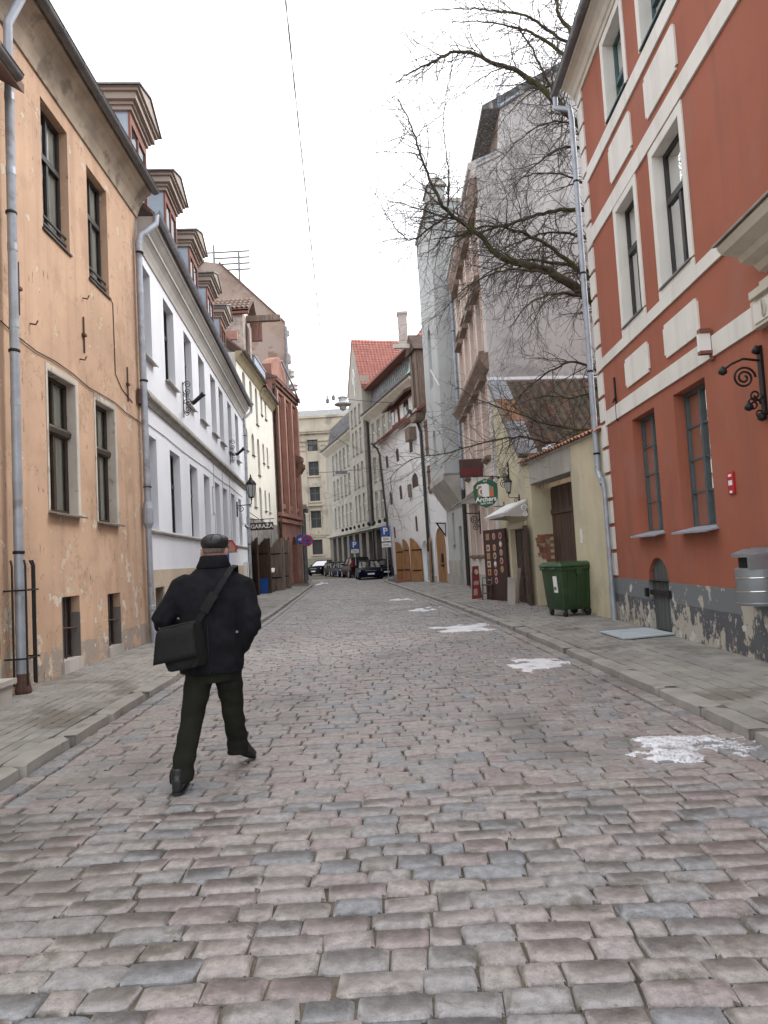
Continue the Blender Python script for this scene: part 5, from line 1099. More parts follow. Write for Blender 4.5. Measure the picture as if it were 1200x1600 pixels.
text_mesh('Archers', .165, sp(0, -.50*S, .034), ex+ez*.03, ez, 'lettering', m_wht, b, bold=.006)
text_mesh('kafe bārs', .085, sp(.01, -.80*S, .034), ex+ez*.03, ez, 'lettering', m_wht, b, bold=.001)
text_mesh('BAR', .06, sp(0, .93*S, .034), ex, ez, 'lettering', m_wht, b)
q = MB(); A_ = FY.p(5.98, 3.58, .02); tip = sp(-.30, .395); q.tube([A_, sp(.0, .45), tip+ez*.06], .014, 6)
for a in (-.2, .2): q.tube([sp(a, .32), sp(a, .46)], .008, 5)
for z, s_, r_ in ((3.72, 1, .13), (3.42, -1, .13), (3.60, 1, .09), (3.55, -1, .08)): scroll(q, FY, 5.98, z, .03, r_, 2.0, s_, n=32, th=.010)
q.tube([FY.p(5.98, 3.12, .015), FY.p(5.98, 3.98, .015)], .02, 6); q.lathe(A_+FY.n*.45, [(.01, -.04), (.03, 0), (.01, .04)], 8, FY.n); q.lathe(A_+FY.n*.3, [(.01, -.04), (.03, 0), (.01, .04)], 8, FY.n); q.build('bracket_iron', m_iron, b, smooth=50)
q = MB(); q.tube([FY.p(6.6, 2.82, .01), FY.p(6.6, 2.83, .3)], .014, 6); q.tube([FY.p(6.6, 2.72, .01), FY.p(6.6, 2.95, .01)], .016, 6); q.build('stay_iron', m_iron, b)
b = thing('wall_lamp', FY.p(5.2, 2.9, 0), 'small black carriage lamp on yellow wall above the awning', 'lantern'); lantern(b, FY, 5.2, 3.10, .30, .62)
b = thing('house_number', FY.p(1.2, 1.7, 0), 'small white number plate on yellow wall right of the gate', 'plate'); q = MB(); FY.box(q, 1.28, 1.36, 1.62, 1.92, 0, .015); q.build('plate', m_wht, b)
# wheeled bin
b = thing('wheeled_bin', (3.75, 15.1, .12), 'large green four wheeled rubbish bin with sloping lid beside the gate', 'bin')
bc = Vector((3.80, 15.22, .12)); ba = R(20); bx = Vector((math.cos(ba), math.sin(ba), 0)); by = Vector((-bx.y, bx.x, 0))
P = lambda a, bb, z: bc+bx*a+by*bb+Vector((0, 0, z))
def rr(w_, d_, z, r_=.05, oy=0):
    pts = []
    for (sx, sy, a0) in ((1, 1, 0), (-1, 1, 90), (-1, -1, 180), (1, -1, 270)):
        for k in range(4): t_ = R(a0+30*k); pts.append(P(sx*(w_-r_)+r_*math.cos(t_), oy+sy*(d_-r_)+r_*math.sin(t_), z))
    return pts
q = MB(); q.loft([rr(.34, .28, .14), rr(.365, .31, .18), rr(.405, .36, .80), rr(.415, .37, .96), rr(.44, .40, .965), rr(.44, .40, 1.02), rr(.425, .385, 1.03)]); q.build('bin_body', m_bin, b, smooth=35)
q = MB(); q.loft([rr(.45, .41, 1.03), rr(.455, .415, 1.05), rr(.43, .39, 1.10), rr(.34, .30, 1.13)]); q.build('bin_lid', m_binl, b, smooth=35)
for s_ in (-1, 1): q = MB(); q.tube([P(-.46, s_*.26, 1.0), P(-.475, s_*.12, 1.0)], .02, 6); q.hexa([P(a, s_*.27+c, z) for z in (1.09, 1.125) for a, c in ((-.38, -.07), (.1, -.07), (.1, .07), (-.38, .07))]); q.build('lid_handle', m_binl, b)
q = MB()
for s_ in (-1, 1): q.hexa([P(a, s_*.40+c, z) for z in (.86, .98) for a, c in ((-.06, -.04), (.06, -.04), (.06, .04), (-.06, .04))]); 
o = q.build('bin_lug', m_bin, b); o['kind'] = 'stuff'
for a in (-.22, 0, .22): q = MB(); q.hexa([P(a-.025, -.325, .25), P(a+.025, -.325, .25), P(a+.025, -.30, .25), P(a-.025, -.30, .25), P(a-.025, -.392, .93), P(a+.025, -.392, .93), P(a+.025, -.35, .93), P(a-.025, -.35, .93)]); q.build('bin_rib', m_bin, b)
q = MB(); q.hexa([P(-.384, -.20, .50), P(-.384, -.06, .50), P(-.404, -.06, .84), P(-.404, -.20, .84), P(-.392, -.20, .50), P(-.392, -.06, .50), P(-.412, -.06, .84), P(-.412, -.20, .84)]); lb = q.build('paper_label', m_wht, b)
q = MB(); q.hexa([P(-.397+o_-(z-.55)*.06, -.16+c, z) for o_ in (0, -.004) for c, z in ((0, .55), (.08, .55), (.08, .62), (0, .62))]); q.build('label_mark', m_zincd, lb)
for sx in (-1, 1):
    for sy in (-1, 1):
        wc = P(sx*.28, sy*.25, .085); q = MB(); q.lathe(wc-bx*.022, [(.03, 0), (.085, .002), (.085, .042), (.03, .044)], 16, bx+by*(.4 if sx > 0 else -.2)); w_ = q.build('castor_wheel', m_blk, b, smooth=40)
        q = MB(); q.hexa([wc+bx*a+by*c+Vector((0, 0, z)) for z in (.0, .07) for a, c in ((-.04, -.02), (.04, -.02), (.04, .05), (-.04, .05))]); q.build('castor_fork', m_zincd, w_)
# a-board and chair
b = thing('a_board', (2.72, 22.3, .12), 'red folding pavement board with white panels near bar entrance', 'a-board')
for k, (m_, dx) in enumerate(((m_redp, 0),)):
    A0, A1 = Vector((2.56, 22.2, .125)), Vector((2.84, 22.42, .125))
    q = MB(); tp = Vector((.09, .22, 1.0)); q.hexa([A0, A1, A1+Vector((.03, -.01, 0)), A0+Vector((0, .03, 0)), A0+tp, A1+tp-Vector((.08, 0, 0)), A1+tp+Vector((-.05, .02, 0)), A0+tp+Vector((0, .03, 0))]); q.build('front_panel', m_redd, b)
    q = MB(); q.hexa([A0+Vector((.12, .45, 0)), A1+Vector((.12, .45, 0)), A1+Vector((.12, .48, 0)), A0+Vector((.12, .48, 0)), A0+tp+Vector((0, .03, 0)), A1+tp+Vector((-.08, .03, 0)), A1+tp+Vector((-.08, .05, 0)), A0+tp+Vector((0, .05, 0))]); q.build('back_panel', m_menub, b)
n_ = (A1-A0).cross(tp).normalized(); n_ = n_ if n_.y < 0 else -n_
for (f0, f1) in ((.66, .72), (.42, .54), (.10, .30)):
    if f0 > .6: q = MB(); q.lathe(A0.lerp(A1, .5)+tp*.82+n_*.002, [(.085, 0), (.085, .006)], 14, n_); q.build('white_disc', m_paperA, b)
    else: q = MB(); q.prism([A0.lerp(A1, a)+tp*z+n_*.002 for a, z in ((.2, f0), (.8, f0), (.8, f1), (.2, f1))], n_*.004); q.build('white_print', m_paperC, b)
b = thing('wooden_chair', (3.0, 21.7, .12), 'dark wooden chair standing in front of brown menu board', 'chair')
cc = Vector((3.08, 21.45, .12)); ca = R(-150); cx_ = Vector((math.cos(ca), math.sin(ca), 0)); cy_ = Vector((-cx_.y, cx_.x, 0)); P = lambda a, c, z: cc+cx_*a+cy_*c+Vector((0, 0, z))
q = MB(); q.loft([[P(-.2, -.2, z), P(.21, -.22, z), P(.21, .22, z), P(-.2, .2, z)] for z in (.43, .465)]); q.build('seat', m_wooddk, b)
for sx, sy in ((.18, -.19), (.18, .19)): q = MB(); q.tube([P(sx, sy, .43), P(sx+.03, sy*1.1, 0)], .018, 6); q.build('leg', m_wooddk, b)
for sy in (-.18, .18): q = MB(); q.tube([P(-.26, sy*1.1, 0), P(-.19, sy, .45), P(-.24, sy, .88)], .018, 6); q.build('leg', m_wooddk, b)
q = MB(); q.hexa([P(-.235+a, s_*.18, z) for a in (0, .02) for s_, z in ((-1, .70), (1, .70), (1, .88), (-1, .88))]); q.build('backrest', m_wooddk, b)
for sy in (-.2, .2): q = MB(); q.tube([P(-.22, sy, .66), P(.15, sy*1.1, .66), P(.17, sy*1.1, .45)], .014, 6); q.build('armrest', m_woodgr, b)
q = MB(); q.tube([P(.19, -.2, .2), P(.19, .2, .2)], .011, 5); q.tube([P(-.22, -.19, .2), P(.19, -.2, .2)], .011, 5); q.tube([P(-.22, .19, .2), P(.19, .2, .2)], .011, 5); q.build('stretcher', m_wooddk, b)
# --- tall cream and salmon building with the bare side wall
FP = Fac((3.42, 21.4), (3.48, 30.2), 'right')
t = thing('tall_cream_building', FP.p(4, 0), 'tall narrow windowed cream building with bare lilac grey side wall behind the tree', 'building')
bays = [(.9, 1.85), (2.75, 3.7), (4.6, 5.55), (6.5, 7.45)]; ops = []
for a, b in bays: ops += [(a, b, 1.45, 3.6), (a, b, 4.55, 6.85, .0), (a, b, 7.85, 9.75), (a, b, 10.3, 12.1)]
mb = MB(); wall(FP, mb, 0, 8.8, 0, 13.3, ops, depth=.35, back=0); mb.build('facade', m_pcream, t)
prof = [(0, 0), (0, 13.5), (.74, 13.82), (.86, 15.26), (3.1, 16.62), (7, 19.0), (10.5, 19.0), (10.5, 0)]
mb = MB(); mb.prism([Vector((3.42+x, 21.4, z)) for x, z in prof], (0, .4, 0)); mb.build('side_wall', m_stucco, t)
mb = MB(); mb.box((13.5, 21.8, 0), (13.9, 30, 19)); mb.box((3.6, 29.7, 0), (13.5, 30.1, 13.3)); mb.build('rear_wall', m_stucco, t)
for o_ in ops: window(t, FP, *o_[:4], depth=.3, fm=m_wooddk, gm=GLASSF, style='mull', bar=.07)
for a, b in bays:
    for (z0, z1) in ((1.45, 3.6), (4.55, 6.85), (7.85, 9.75), (10.3, 12.1)):
        q = MB(); FP.box(q, a-.16, a-.02, z0, z1, 0, .035); FP.box(q, b+.02, b+.16, z0, z1, 0, .035); q.build('window_trim', m_pink, t)
        q = MB(); FP.prof(q, a-.2, b+.2, [(0, z1+.02), (.22, z1+.05), (.22, z1+.15), (0, z1+.32)]); q.build('window_head', m_brownled, t); q = MB(); FP.prof(q, a-.12, b+.12, [(0, z0-.16), (.16, z0-.06), (.16, z0), (0, z0)]); q.build('window_sill', m_brownled, t)
q = MB(); FP.prof(q, 0, 8.8, [(0, 7.05), (.08, 7.10), (.30, 7.42), (.30, 7.54), (0, 7.60)]); q.build('ledge', m_brownled, t)
q = MB(); FP.prof(q, 0, 8.8, [(0, 12.4), (.08, 12.45), (.22, 12.9), (.22, 13.05), (0, 13.05)]); q.build('upper_ledge', m_brownled, t)
q = MB(); FP.prof(q, -.05, 8.9, [(0, 13.05), (.10, 13.05), (.18, 13.30), (.26, 13.34), (.26, 13.52), (-.74, 13.88), (-.74, 13.7), (0, 13.4)]); q.build('cornice', m_whsoff, t)
q = MB(); FP.box(q, .4, 8.6, 13.8, 15.28, -1.4, -.82); q.build('attic_wall', m_brownled, t)
q = MB(); FP.prof(q, -.06, 8.8, [(-.30, 15.2), (-.30, 15.32), (-3.1, 16.72), (-7, 19.1), (-10.5, 19.1), (-10.5, 18.9), (-7, 18.95), (-3.1, 16.58), (-.86, 15.2)]); q.build('roof', m_slate, t)
for (a, b) in ((1, 2), (3, 4), (4, 5)):
    (x0, z0), (x1, z1) = prof[a], prof[b]; q = MB(); q.hexa([Vector((3.42+x, y, z+o_)) for o_ in (0, .07) for x, z, y in ((x0, z0, 21.33), (x1, z1, 21.33), (x1, z1, 21.85), (x0, z0, 21.85))]); q.build('edge_flashing', m_bluesh, t)
q = MB(); FP.box(q, -.06, .5, 15.25, 15.7, -.9, -.78); q.build('edge_flashing', m_bluesh, t)
pipe(t, [FP.p(8.6, 13.4, .5), FP.p(8.6, 12.9, .12), FP.p(8.6, 4.3, .12)], .07, m_zinc, [FP.p(8.6, z, .12) for z in (11, 8.5, 6)])
pipe(t, [FP.p(8.55, 4.2, .12), FP.p(8.55, .2, .12)], .085, m_frameblk, joints=False)
q = MB(); FP.box(q, 0, 8.8, 0, .75, 0, .05); q.build('base_course', m_conc, t)
b = thing('shop_board', FP.p(3, 4.4, .5), 'dark brown hanging board with a red lower band above green bar sign', 'sign')
q = MB(); q.box((2.62, 24.0, 4.08), (3.40, 24.07, 4.70)); q.build('board', mat('sign_dark_brown', (.09, .05, .045), rough=.7, var=.15), b); q = MB(); q.box((2.68, 23.985, 4.15), (3.36, 24.0, 4.38)); q.build('red_band', mat('sign_dark_red', (.16, .03, .035), rough=.6), b)
b = thing('entrance_canopy', FP.p(6, 3.2, .5), 'small grey sheet canopy over entrance left of green bar sign', 'canopy')
q = MB(); FP.prof(q, 4.2, 6.4, [(0, 3.75), (.85, 3.35), (.85, 3.32), (0, 3.70)]); FP.prof(q, 4.25, 4.3, [(0, 3.3), (.8, 3.33), (0, 3.7)]); q.build('canopy_sheet', m_conc, b)
b = thing('iron_sign_arm', FP.p(5.2, 2.9, .3), 'black scrolled iron arm fixed on salmon trim below grey canopy', 'bracket')
q = MB(); q.tube([FP.p(4.4, 2.95, 0), FP.p(4.4, 2.98, .55)], .02, 6); q.tube([FP.p(4.4, 2.2, .02), FP.p(4.4, 3.05, .02)], .02, 6); scroll(q, FP, 4.4, 2.75, .05, .16, 1.8, -1, th=.016); scroll(q, FP, 4.4, 2.45, .05, .12, 1.6, 1, th=.014); q.build('scrollwork', m_iron, b)

# --- grey tower house with jettied upper floors
FG = Fac((3.42, 30.3), (3.06, 35.0), 'right')
t = thing('grey_tower_house', FG.p(2, 0), 'tall narrow grey green house with jettied upper storeys and a pointed roof corner', 'house')
mb = MB(); wall(FG, mb, 0, 4.7, 0, 5.0, [(1.0, 1.75, .12, 2.75), (2.75, 3.25, 2.0, 3.45)], depth=.25, back=8); mb.build('lower_wall', m_tower, t)
for a_, b_ in ((-.02, .98), (1.77, 4.7)): q = MB(); FG.box(q, a_, b_, 0, 1.25, 0, .04); q.build('base_course', m_conc, t)
q = MB(); FG.box(q, 1.0, 1.75, .12, 2.75, -.27, -.22); q.build('door', m_greyd, t)
window(t, FG, 2.75, 3.25, 2.0, 3.45, depth=.2, fm=m_whsoff, gm=GLASSF, style='mull', sill=True, sillm=m_conc)
J = .72
mb = MB(); wall(FG, mb, .2, 4.55, 4.9, 17.0, [(1.9, 2.9, 9.2, 12.0, .6, .22), (2.2, 2.9, 5.6, 7.3, .35, .2)], depth=.22, back=8, d=J); mb.build('upper_wall', m_tower, t)
for o_ in ((1.9, 2.9, 9.2, 12.0, .6), (2.2, 2.9, 5.6, 7.3, .35)): window(t, FG, *o_[:4], depth=.2, fm=m_whsoff, gm=GLASSF, style='mull', rise=o_[4], d=J, bar=.06)
q = MB(); FG.prof(q, .2, 4.55, [(0, 3.55), (J+.06, 4.75), (J+.06, 5.0), (0, 5.0)]); q.build('jetty_corbel', m_conc, t)
q = MB(); FG.prof(q, .15, 4.6, [(J, 16.95), (J+.08, 16.95), (J+.08, 17.1), (J-8, 17.1), (J-8, 16.95)]); q.build('parapet_coping', m_conc, t)
q = MB(); FG.box(q, .3, 1.6, 17.1, 17.75, J-.75, J-.05); q.build('corner_turret', m_tower, t)
a0 = FG.p(.2, 17.75, J+.05); a1 = FG.p(1.7, 17.75, J+.05); a2 = FG.p(1.7, 17.75, J-.85); a3 = FG.p(.2, 17.75, J-.85); ap_ = FG.p(.95, 18.55, J-.55)
q = MB(); q.face([a0, a1, ap_]); q.face([a1, a2, ap_]); q.face([a2, a3, ap_]); q.face([a3, a0, ap_]); q.face([a0, a3, a2, a1]); q.build('turret_roof', m_band, t)
q = MB(); q.tube([FG.p(.22, 8.8, J+.02), FG.p(.55, 9.6, J+.3)], .03, 6); q.build('flag_holder', m_wht, t)
# --- white limewashed warehouse
FW = Fac((3.05, 35.05), (.5, 48.5), 'right', lean=lambda u, z: .52*max(0, min(1.15, u/13.7))*max(0, z)/9.4)
t = thing('white_warehouse', FW.p(6, 0), 'old white limewashed warehouse with small slit windows and arched wooden doors', 'warehouse')
slit = [(11.9, 12.6, 7.45, 8.26), (8.95, 9.65, 7.45, 8.26), (5.6, 6.3, 7.5, 8.3), (11.85, 12.5, 5.0, 5.85), (9.0, 9.65, 5.1, 5.95), (11.95, 12.4, 2.8, 3.55), (5.9, 6.35, 2.95, 3.85)]
big = [(1.15, 2.15, 6.9, 8.6), (1.15, 2.15, 4.85, 6.2), (5.0, 6.5, 5.45, 6.25)]
doors = [(.45, 2.45, .12, 2.95, 1.0), (3.95, 5.3, .12, 2.40, .65), (6.35, 7.6, .12, 2.35, .6), (8.55, 9.6, .12, 2.45, .5), (10.5, 11.6, .12, 2.45, .5)]
ops = [(*o_, .12, .05) for o_ in slit]+[(*o_, 0, .3) for o_ in big[:2]]+[(*big[2], .45, .06)]+[(*o_, .35) for o_ in doors]
mb = MB(); wall(FW, mb, 0, 13.75, 0, 9.3, ops, back=0); 
for u in (0, 13.75): mb.face([FW.p(u, 0), FW.p(u, 9.3), FW.p(u, 15.0, -7), FW.p(u, 0, -7)])
mb.build('wall', m_whse, t)
for o_ in slit: window(t, FW, *o_, depth=.0, thick=.04, fm=m_framebrn, gm=m_wooddk, style='one', rise=.12, bar=.04)
for o_ in big[:2]:
    window(t, FW, *o_, depth=.25, fm=m_wooddk, gm=GLASSF, style='mull')
    for s_ in (0, 1):
        x0 = o_[0]-.62 if s_ == 0 else o_[1]+.02; q = MB(); n_ = 3; so = None
        for k in range(n_):
            q = MB(); FW.box(q, x0+.2*k, x0+.2*k+.185, o_[2]-.05, o_[3]+.05, .02, .075+.004*(k % 2))
            if so is None: so = q.build('shutter', m_shut, t)
            else: q.build('shutter_board', m_shut, so)
        q = MB(); FW.box(q, x0, x0+.59, o_[2]+.2, o_[2]+.3, .082, .105); FW.box(q, x0, x0+.59, o_[3]-.3, o_[3]-.2, .082, .105); q.build('shutter_ledge', m_wooddk, so)
q = MB(); o_ = big[2]; FW.poly(q, [(o_[0], o_[2]), (o_[1], o_[2])]+arch_pts(*o_[:2], o_[3], .45)[::-1], -.07, -.05); q.build('hatch', m_wooddk, t)
q = MB(); FW.box(q, 6.55, 7.15, 5.0, 5.75, .02, .10); q.build('hatch_shutter', m_woodgr, t)
q = MB(); FW.box(q, 4.6, 5.6, 8.05, 8.75, .02, .4); q.build('hatch_hood', m_woodgr, t)
q = MB(); FW.poly(q, [(.45, .12), (2.45, .12)]+arch_pts(.45, 2.45, 2.95, 1.0)[::-1], -.3, -.14); q.build('arched_door', m_wooddk, t)
def arch_boards(root, fc, a, b, z0, z1, rise, d0, d1, n, m, name='door_plank'):
    ap = arch_pts(a, b, z1, rise, 16); o = None
    def az(x):
        for (p, q_), (p2, q2) in zip(ap, ap[1:]):
            if p <= x <= p2+1e-6: return q_+(q2-q_)*(x-p)/max(1e-6, p2-p)
        return z1-rise
    for k in range(n):
        x0, x1 = a+(b-a)*k/n+.006, a+(b-a)*(k+1)/n-.006
        pts = [(x0, z0), (x1, z0)]+[(x1+(x0-x1)*i/4, az(x1+(x0-x1)*i/4)-.02) for i in range(5)]
        q = MB(); fc.poly(q, pts, d0, d1+random.uniform(-.008, .008)); o = q.build(name, m, root)
    return o
arch_boards(t, FW, .45, 2.45, .14, 2.95, 1.0, -.13, -.07, 7, m_wood)
q = MB(); FW.box(q, 1.25, 1.55, 1.15, 1.6, -.06, -.02); FW.box(q, 1.2, 1.6, .95, 1.05, -.06, .02); q.build('door_lock', m_iron, t)
for o_ in doors[1:]:
    q = MB(); FW.poly(q, [(o_[0], o_[2]), (o_[1], o_[2])]+arch_pts(*o_[:2], o_[3], o_[4])[::-1], -.36, -.30); q.build('inner_door', m_whse if o_[0] > 3 else m_wooddk, t)
for (u, ang, w_, h, r_) in ((3.90, 271, .95, 2.35, .7), (5.35, 138, .82, 2.45, .8), (8.5, 112, .9, 2.5, .6), (9.9, 124, .95, 2.4, .9)):
    arch_leaf('door_leaf', t, FW.p(u, 0, .05), R(ang), w_, h, r_, m_wood, planks=5)
for a_, b_, h_ in ((-.02, .40, .6), (2.5, 3.9, .45), (11.65, 13.75, .4)): q = MB(); FW.box(q, a_, b_, 0, h_, 0, .05); q.build('base_course', m_conc, t)
b = thing('door_mat', FW.p(8.7, .13, .6), 'small red mat on the footway in front of open warehouse doors', 'mat'); q = MB(); FW.box(q, 7.9, 9.4, .125, .145, .2, .9); q.build('mat_pile', m_redp, b)
b = thing('arrow_sign', FW.p(.2, 2.9, .2), 'small white projecting arrow plate on corner of white warehouse', 'sign'); q = MB(); A_ = FW.p(.15, 2.75, 0); q.prism([A_+FW.n*a+Vector((0, 0, z)) for a, z in ((.02, .35), (.55, .38), (.05, -.35))], FW.e*.04); q.build('plate', m_iron, b); q = MB(); q.prism([A_-FW.e*.01+FW.n*a+Vector((0, 0, z)) for a, z in ((.07, .29), (.42, .31), (.09, -.20))], FW.e*.01); q.build('plate_face', m_wht, b)
mb = MB()
def wroof(u, z, d): return FW.p(u, z, d)
mb.prism([wroof(0, 9.22, .35), wroof(0, 9.36, .40), wroof(0, 15.0, -7), wroof(0, 14.7, -7)], wroof(14.0, 9.22, .35)-wroof(0, 9.22, .35)); mb.build('roof', mat('dark_red_roof', (.20, .075, .06), rough=.85, var=.25, vscale=3), t)
q = MB(); FW.prof(q, 0, 13.9, [(0, 9.02), (.27, 9.16), (.33, 9.21), (0, 9.25)]); q.build('eave_board', m_woodgr, t)
q = MB(); FW.prof(q, 2.8, 14.1, [(.34, 9.28), (.46, 9.28), (.46, 9.39), (.34, 9.42)]); q.build('eave_gutter', m_whsoff, t)
for (u0_, u1_) in ((5.6, 8.9), (9.2, 11.0)):                   # long low roof dormers
    q = MB(); FW.box(q, u0_, u1_, 9.8, 11.0, -1.9, -.25); dm = q.build('dormer', m_shut, t)
    q = MB(); FW.prof(q, u0_-.3, u1_+.3, [(.35, 10.85), (.35, 11.0), (-2.3, 12.2), (-2.3, 12.0)]); q.build('dormer_roof', m_wooddk, dm)
    n_ = max(2, int((u1_-u0_)/.9))
    for k in range(n_):
        a = u0_+.1+(u1_-u0_-.2)*k/n_; b_ = a+(u1_-u0_-.2)/n_-.18; q = MB(); FW.box(q, a, b_, 9.95, 10.75, -.25, -.22); q.build('pane', GLASSF if k % 2 else m_wht, dm)
q = MB(); FW.box(q, 2.6, 3.9, 9.3, 12.6, -2.5, .25); hs = q.build('hoist_tower', m_woodgr, t)
q = MB(); FW.poly(q, [(2.35, 12.5), (4.15, 12.5), (3.25, 13.5)], -2.6, .45); q.build('hoist_roof', m_wooddk, hs)
q = MB(); FW.box(q, 2.75, 3.75, 9.6, 12.0, .25, .27); q.build('hoist_opening', m_wooddk, hs)
q = MB(); FW.box(q, 3.1, 3.35, 12.75, 12.98, -1.0, 1.3); q.build('hoist_beam', m_corn, hs)
q = MB(); FW.poly(q, [(2.55, 9.1), (3.95, 9.1), (3.7, 8.75), (2.8, 8.75)], .0, .5); q.build('hoist_corbel', m_woodgr, hs)
for k in range(7): q = MB(); FW.box(q, 2.6+k*.186, 2.775+k*.186, 9.35, 12.5, .272, .30+.006*(k % 2)); (q.build('hoist_board', m_woodgr, hs) if k in (0, 1, 5, 6) else None)
pipe(t, [FW.p(3.75, 9.5, .55), FW.p(3.6, 8.7, .15), FW.p(3.3, 8.2, .12), FW.p(3.35, 2.3, .12), FW.p(3.45, 1.7, .12)], .085, m_frameblk, joints=False)
q = MB(); q.tube([FW.p(3.45, 1.75, .13), FW.p(3.5, .2, .13)], .10, 10); q.build('pipe_boot', m_zinc, t)
pipe(t, [FW.p(13.95, 9.4, .55), FW.p(13.9, 9.0, .2), FW.p(13.72, 8.6, .12), FW.p(13.72, .3, .12)], .07, m_frameblk, joints=False)

# --- grey mansard building along the bend
FM = Fac((2.8, 50.0), (-6.5, 83), 'right')
t = thing('grey_mansard_building', FM.p(8, 0), 'long grey rendered building with dark mansard and red tiled cross gable on the bend', 'building')
ops = []
for k in range(7): a = 1.5+k*1.75; ops += [(a, a+.9, z, z+h) for z, h in ((5.1, 2.2), (8.2, 2.1), (11.3, 2.0))]
for a in (14.9, 16.5, 17.9): ops += [(a, a+.75, z, z+h) for z, h in ((5.1, 2.4), (8.2, 2.2), (11.3, 2.2), (14.0, 1.7))]
for k in range(6): a = 20.2+k*1.85; ops += [(a, a+.95, z, z+h) for z, h in ((5.1, 2.2), (8.2, 2.1), (11.0, 2.1))]
g0 = []
for k in range(12): a = .8+k*2.7; g0.append((a, a+1.7, .12, 4.0))
mb = MB(); wall(FM, mb, 0, 34, 4.35, 14.1, [o_ for o_ in ops if o_[3] < 14], depth=.2, back=10); mb.build('wall', m_grey, t)
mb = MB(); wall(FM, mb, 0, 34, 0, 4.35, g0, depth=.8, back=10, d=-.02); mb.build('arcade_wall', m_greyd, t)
for o_ in g0:
    q = MB(); FM.box(q, o_[0], o_[1], .12, 4.0, -.9, -.8); dd = q.build('shop_front', m_wooddk, t)
    q = MB(); FM.box(q, o_[0]+.15, o_[1]-.15, .6, 3.4, -.8, -.78); q.build('shop_pane', GLASSF, dd)
mb = MB(); wall(FM, mb, 14.0, 19.4, 4.35, 17.3, [o_ for o_ in ops if 14.5 < o_[0] < 19], depth=.25, back=10, d=.42); FM.poly(mb, [(14.0, 17.3), (19.4, 17.3), (16.6, 22.0)], -12, .42); FM.box(mb, 14.0, 14.7, 17.3, 18.0, -.3, .44); gb = mb.build('gable_wall', m_grey, t)
for o_ in ops: window(t, FM, *o_, depth=.12, fm=m_framewht, gm=GLASSF, style='cross', tr=.6, bar=.06, d=.42 if 14.5 < o_[0] < 19 else 0, sill=True, sillm=m_zincd)
q = MB(); FM.poly(q, [(16.3, 16.6), (16.42, 16.6), (16.6, 19.2), (16.48, 19.2)], .43, .5); q.tube([FM.p(16.5, 19.2, .5), FM.p(16.2, 18.9, .5), FM.p(16.1, 18.3, .5)], .05, 5); q.tube([FM.p(16.5, 19.2, .5), FM.p(16.85, 18.6, .5), FM.p(16.7, 17.8, .5)], .05, 5); q.build('gable_emblem', m_wht, gb)
q = MB(); FM.prof(q, 0, 34, [(0, 4.1), (.35, 4.15), (.35, 4.35), (0, 4.45)]); q.build('string_course', m_grey, t)
for k in range(14): q = MB(); q.lathe(FM.p(1.3+k*1.8, 4.62, .3), [(.05, 0), (.16, .06), (.16, .25), (.05, .3)], 8, FM.n); q.build('floodlight', m_iron, t)
def mans(u0_, u1_, z, zt, nm):
    q = MB(); FM.prof(q, u0_, u1_, [(0, z-.55), (.25, z-.35), (.55, z-.12), (.60, z+.05), (0, z+.1)]); q.build('cornice', m_corn, t)
    q = MB(); FM.prof(q, u0_, u1_, [(.25, z+.08), (-.25, z+1.0), (-.55, zt), (-8, zt), (-8, z)]); mm = q.build('mansard', m_slate, t)
    q = MB(); k = u0_+.4
    while k < u1_-.3: FM.prof(q, k, k+.06, [(.27, z+.08), (.32, z+.10), (-.20, z+1.02), (-.50, zt), (-.55, zt), (-.25, z+1.0)]); k += .62
    q.build('mansard_seam', m_zincd, mm)
    k = u1_
    while k < u1_-1.2:
        q = MB(); FM.box(q, k, k+.85, z+.55, zt-.2, -1.2, .02); dm = q.build('mansard_dormer', m_slate, mm); q = MB(); FM.box(q, k+.1, k+.75, z+.7, zt-.35, .02, .04); q.build('pane', GLASSF, dm); k += 1.95
    gutter(t, FM, u0_, u1_, z+.12, .66, .10, m_copper if nm else m_zincd, 1.2)
mans(.0, 13.95, 14.2, 16.6, 0); mans(19.45, 33.5, 14.0, 16.7, 0)
# near hip end and red roofs
q = MB(); FM.box(q, -.25, .3, 14.5, 16.7, -6, .1); q.build('mansard_end', m_bluesh, t)
q = MB(); FM.prof(q, -.45, .6, [(.62, 14.42), (.35, 14.8), (.2, 15.6), (.0, 15.6), (.0, 14.3)]); q.build('copper_corner', m_copper, t)
def pan(A, B, Ct, D, name, m, nx, ny):                         # a tiled plane: eaves A-B, ridge D-C, courses and rolls in relief
    A, B, Ct, D = map(Vector, (A, B, Ct, D)); q = MB(); nrm = (B-A).cross(D-A).normalized(); nrm = nrm if nrm.z > 0 else -nrm
    for j in range(ny):
        for i in range(nx):
            def P(a, b_, h=0): l_ = A.lerp(D, b_); r_ = B.lerp(Ct, b_); return l_.lerp(r_, a)+nrm*h
            a0, a1, b0, b1 = i/nx, (i+1)/nx, j/ny, (j+1)/ny; am = (a0+a1)/2
            q.loft([[P(a0, b0, .03), P(am, b0, .13), P(a1, b0, .03)], [P(a0, b1, -.01), P(am, b1, .06), P(a1, b1, -.01)]], closed=False)
    q.face([A, B, Ct, D]); o = q.build(name, m, t, smooth=50); o['kind'] = 'stuff'; return o
e0 = FM.p(13.9, 17.1, .5); e1 = FM.p(13.9, 17.1, -13); r0_ = FM.p(16.6, 22.05, .5); r1_ = FM.p(16.6, 22.05, -13)
pan(e0, e1, r1_, r0_, 'red_roof_tiles', m_redtile, 44, 18)
q = MB(); q.face([FM.p(19.5, 17.2, .5), FM.p(19.5, 17.2, -13), r1_, r0_]); q.face([e1, FM.p(19.5, 17.2, -13), r1_]); q.build('rear_roof', m_redtile, t)
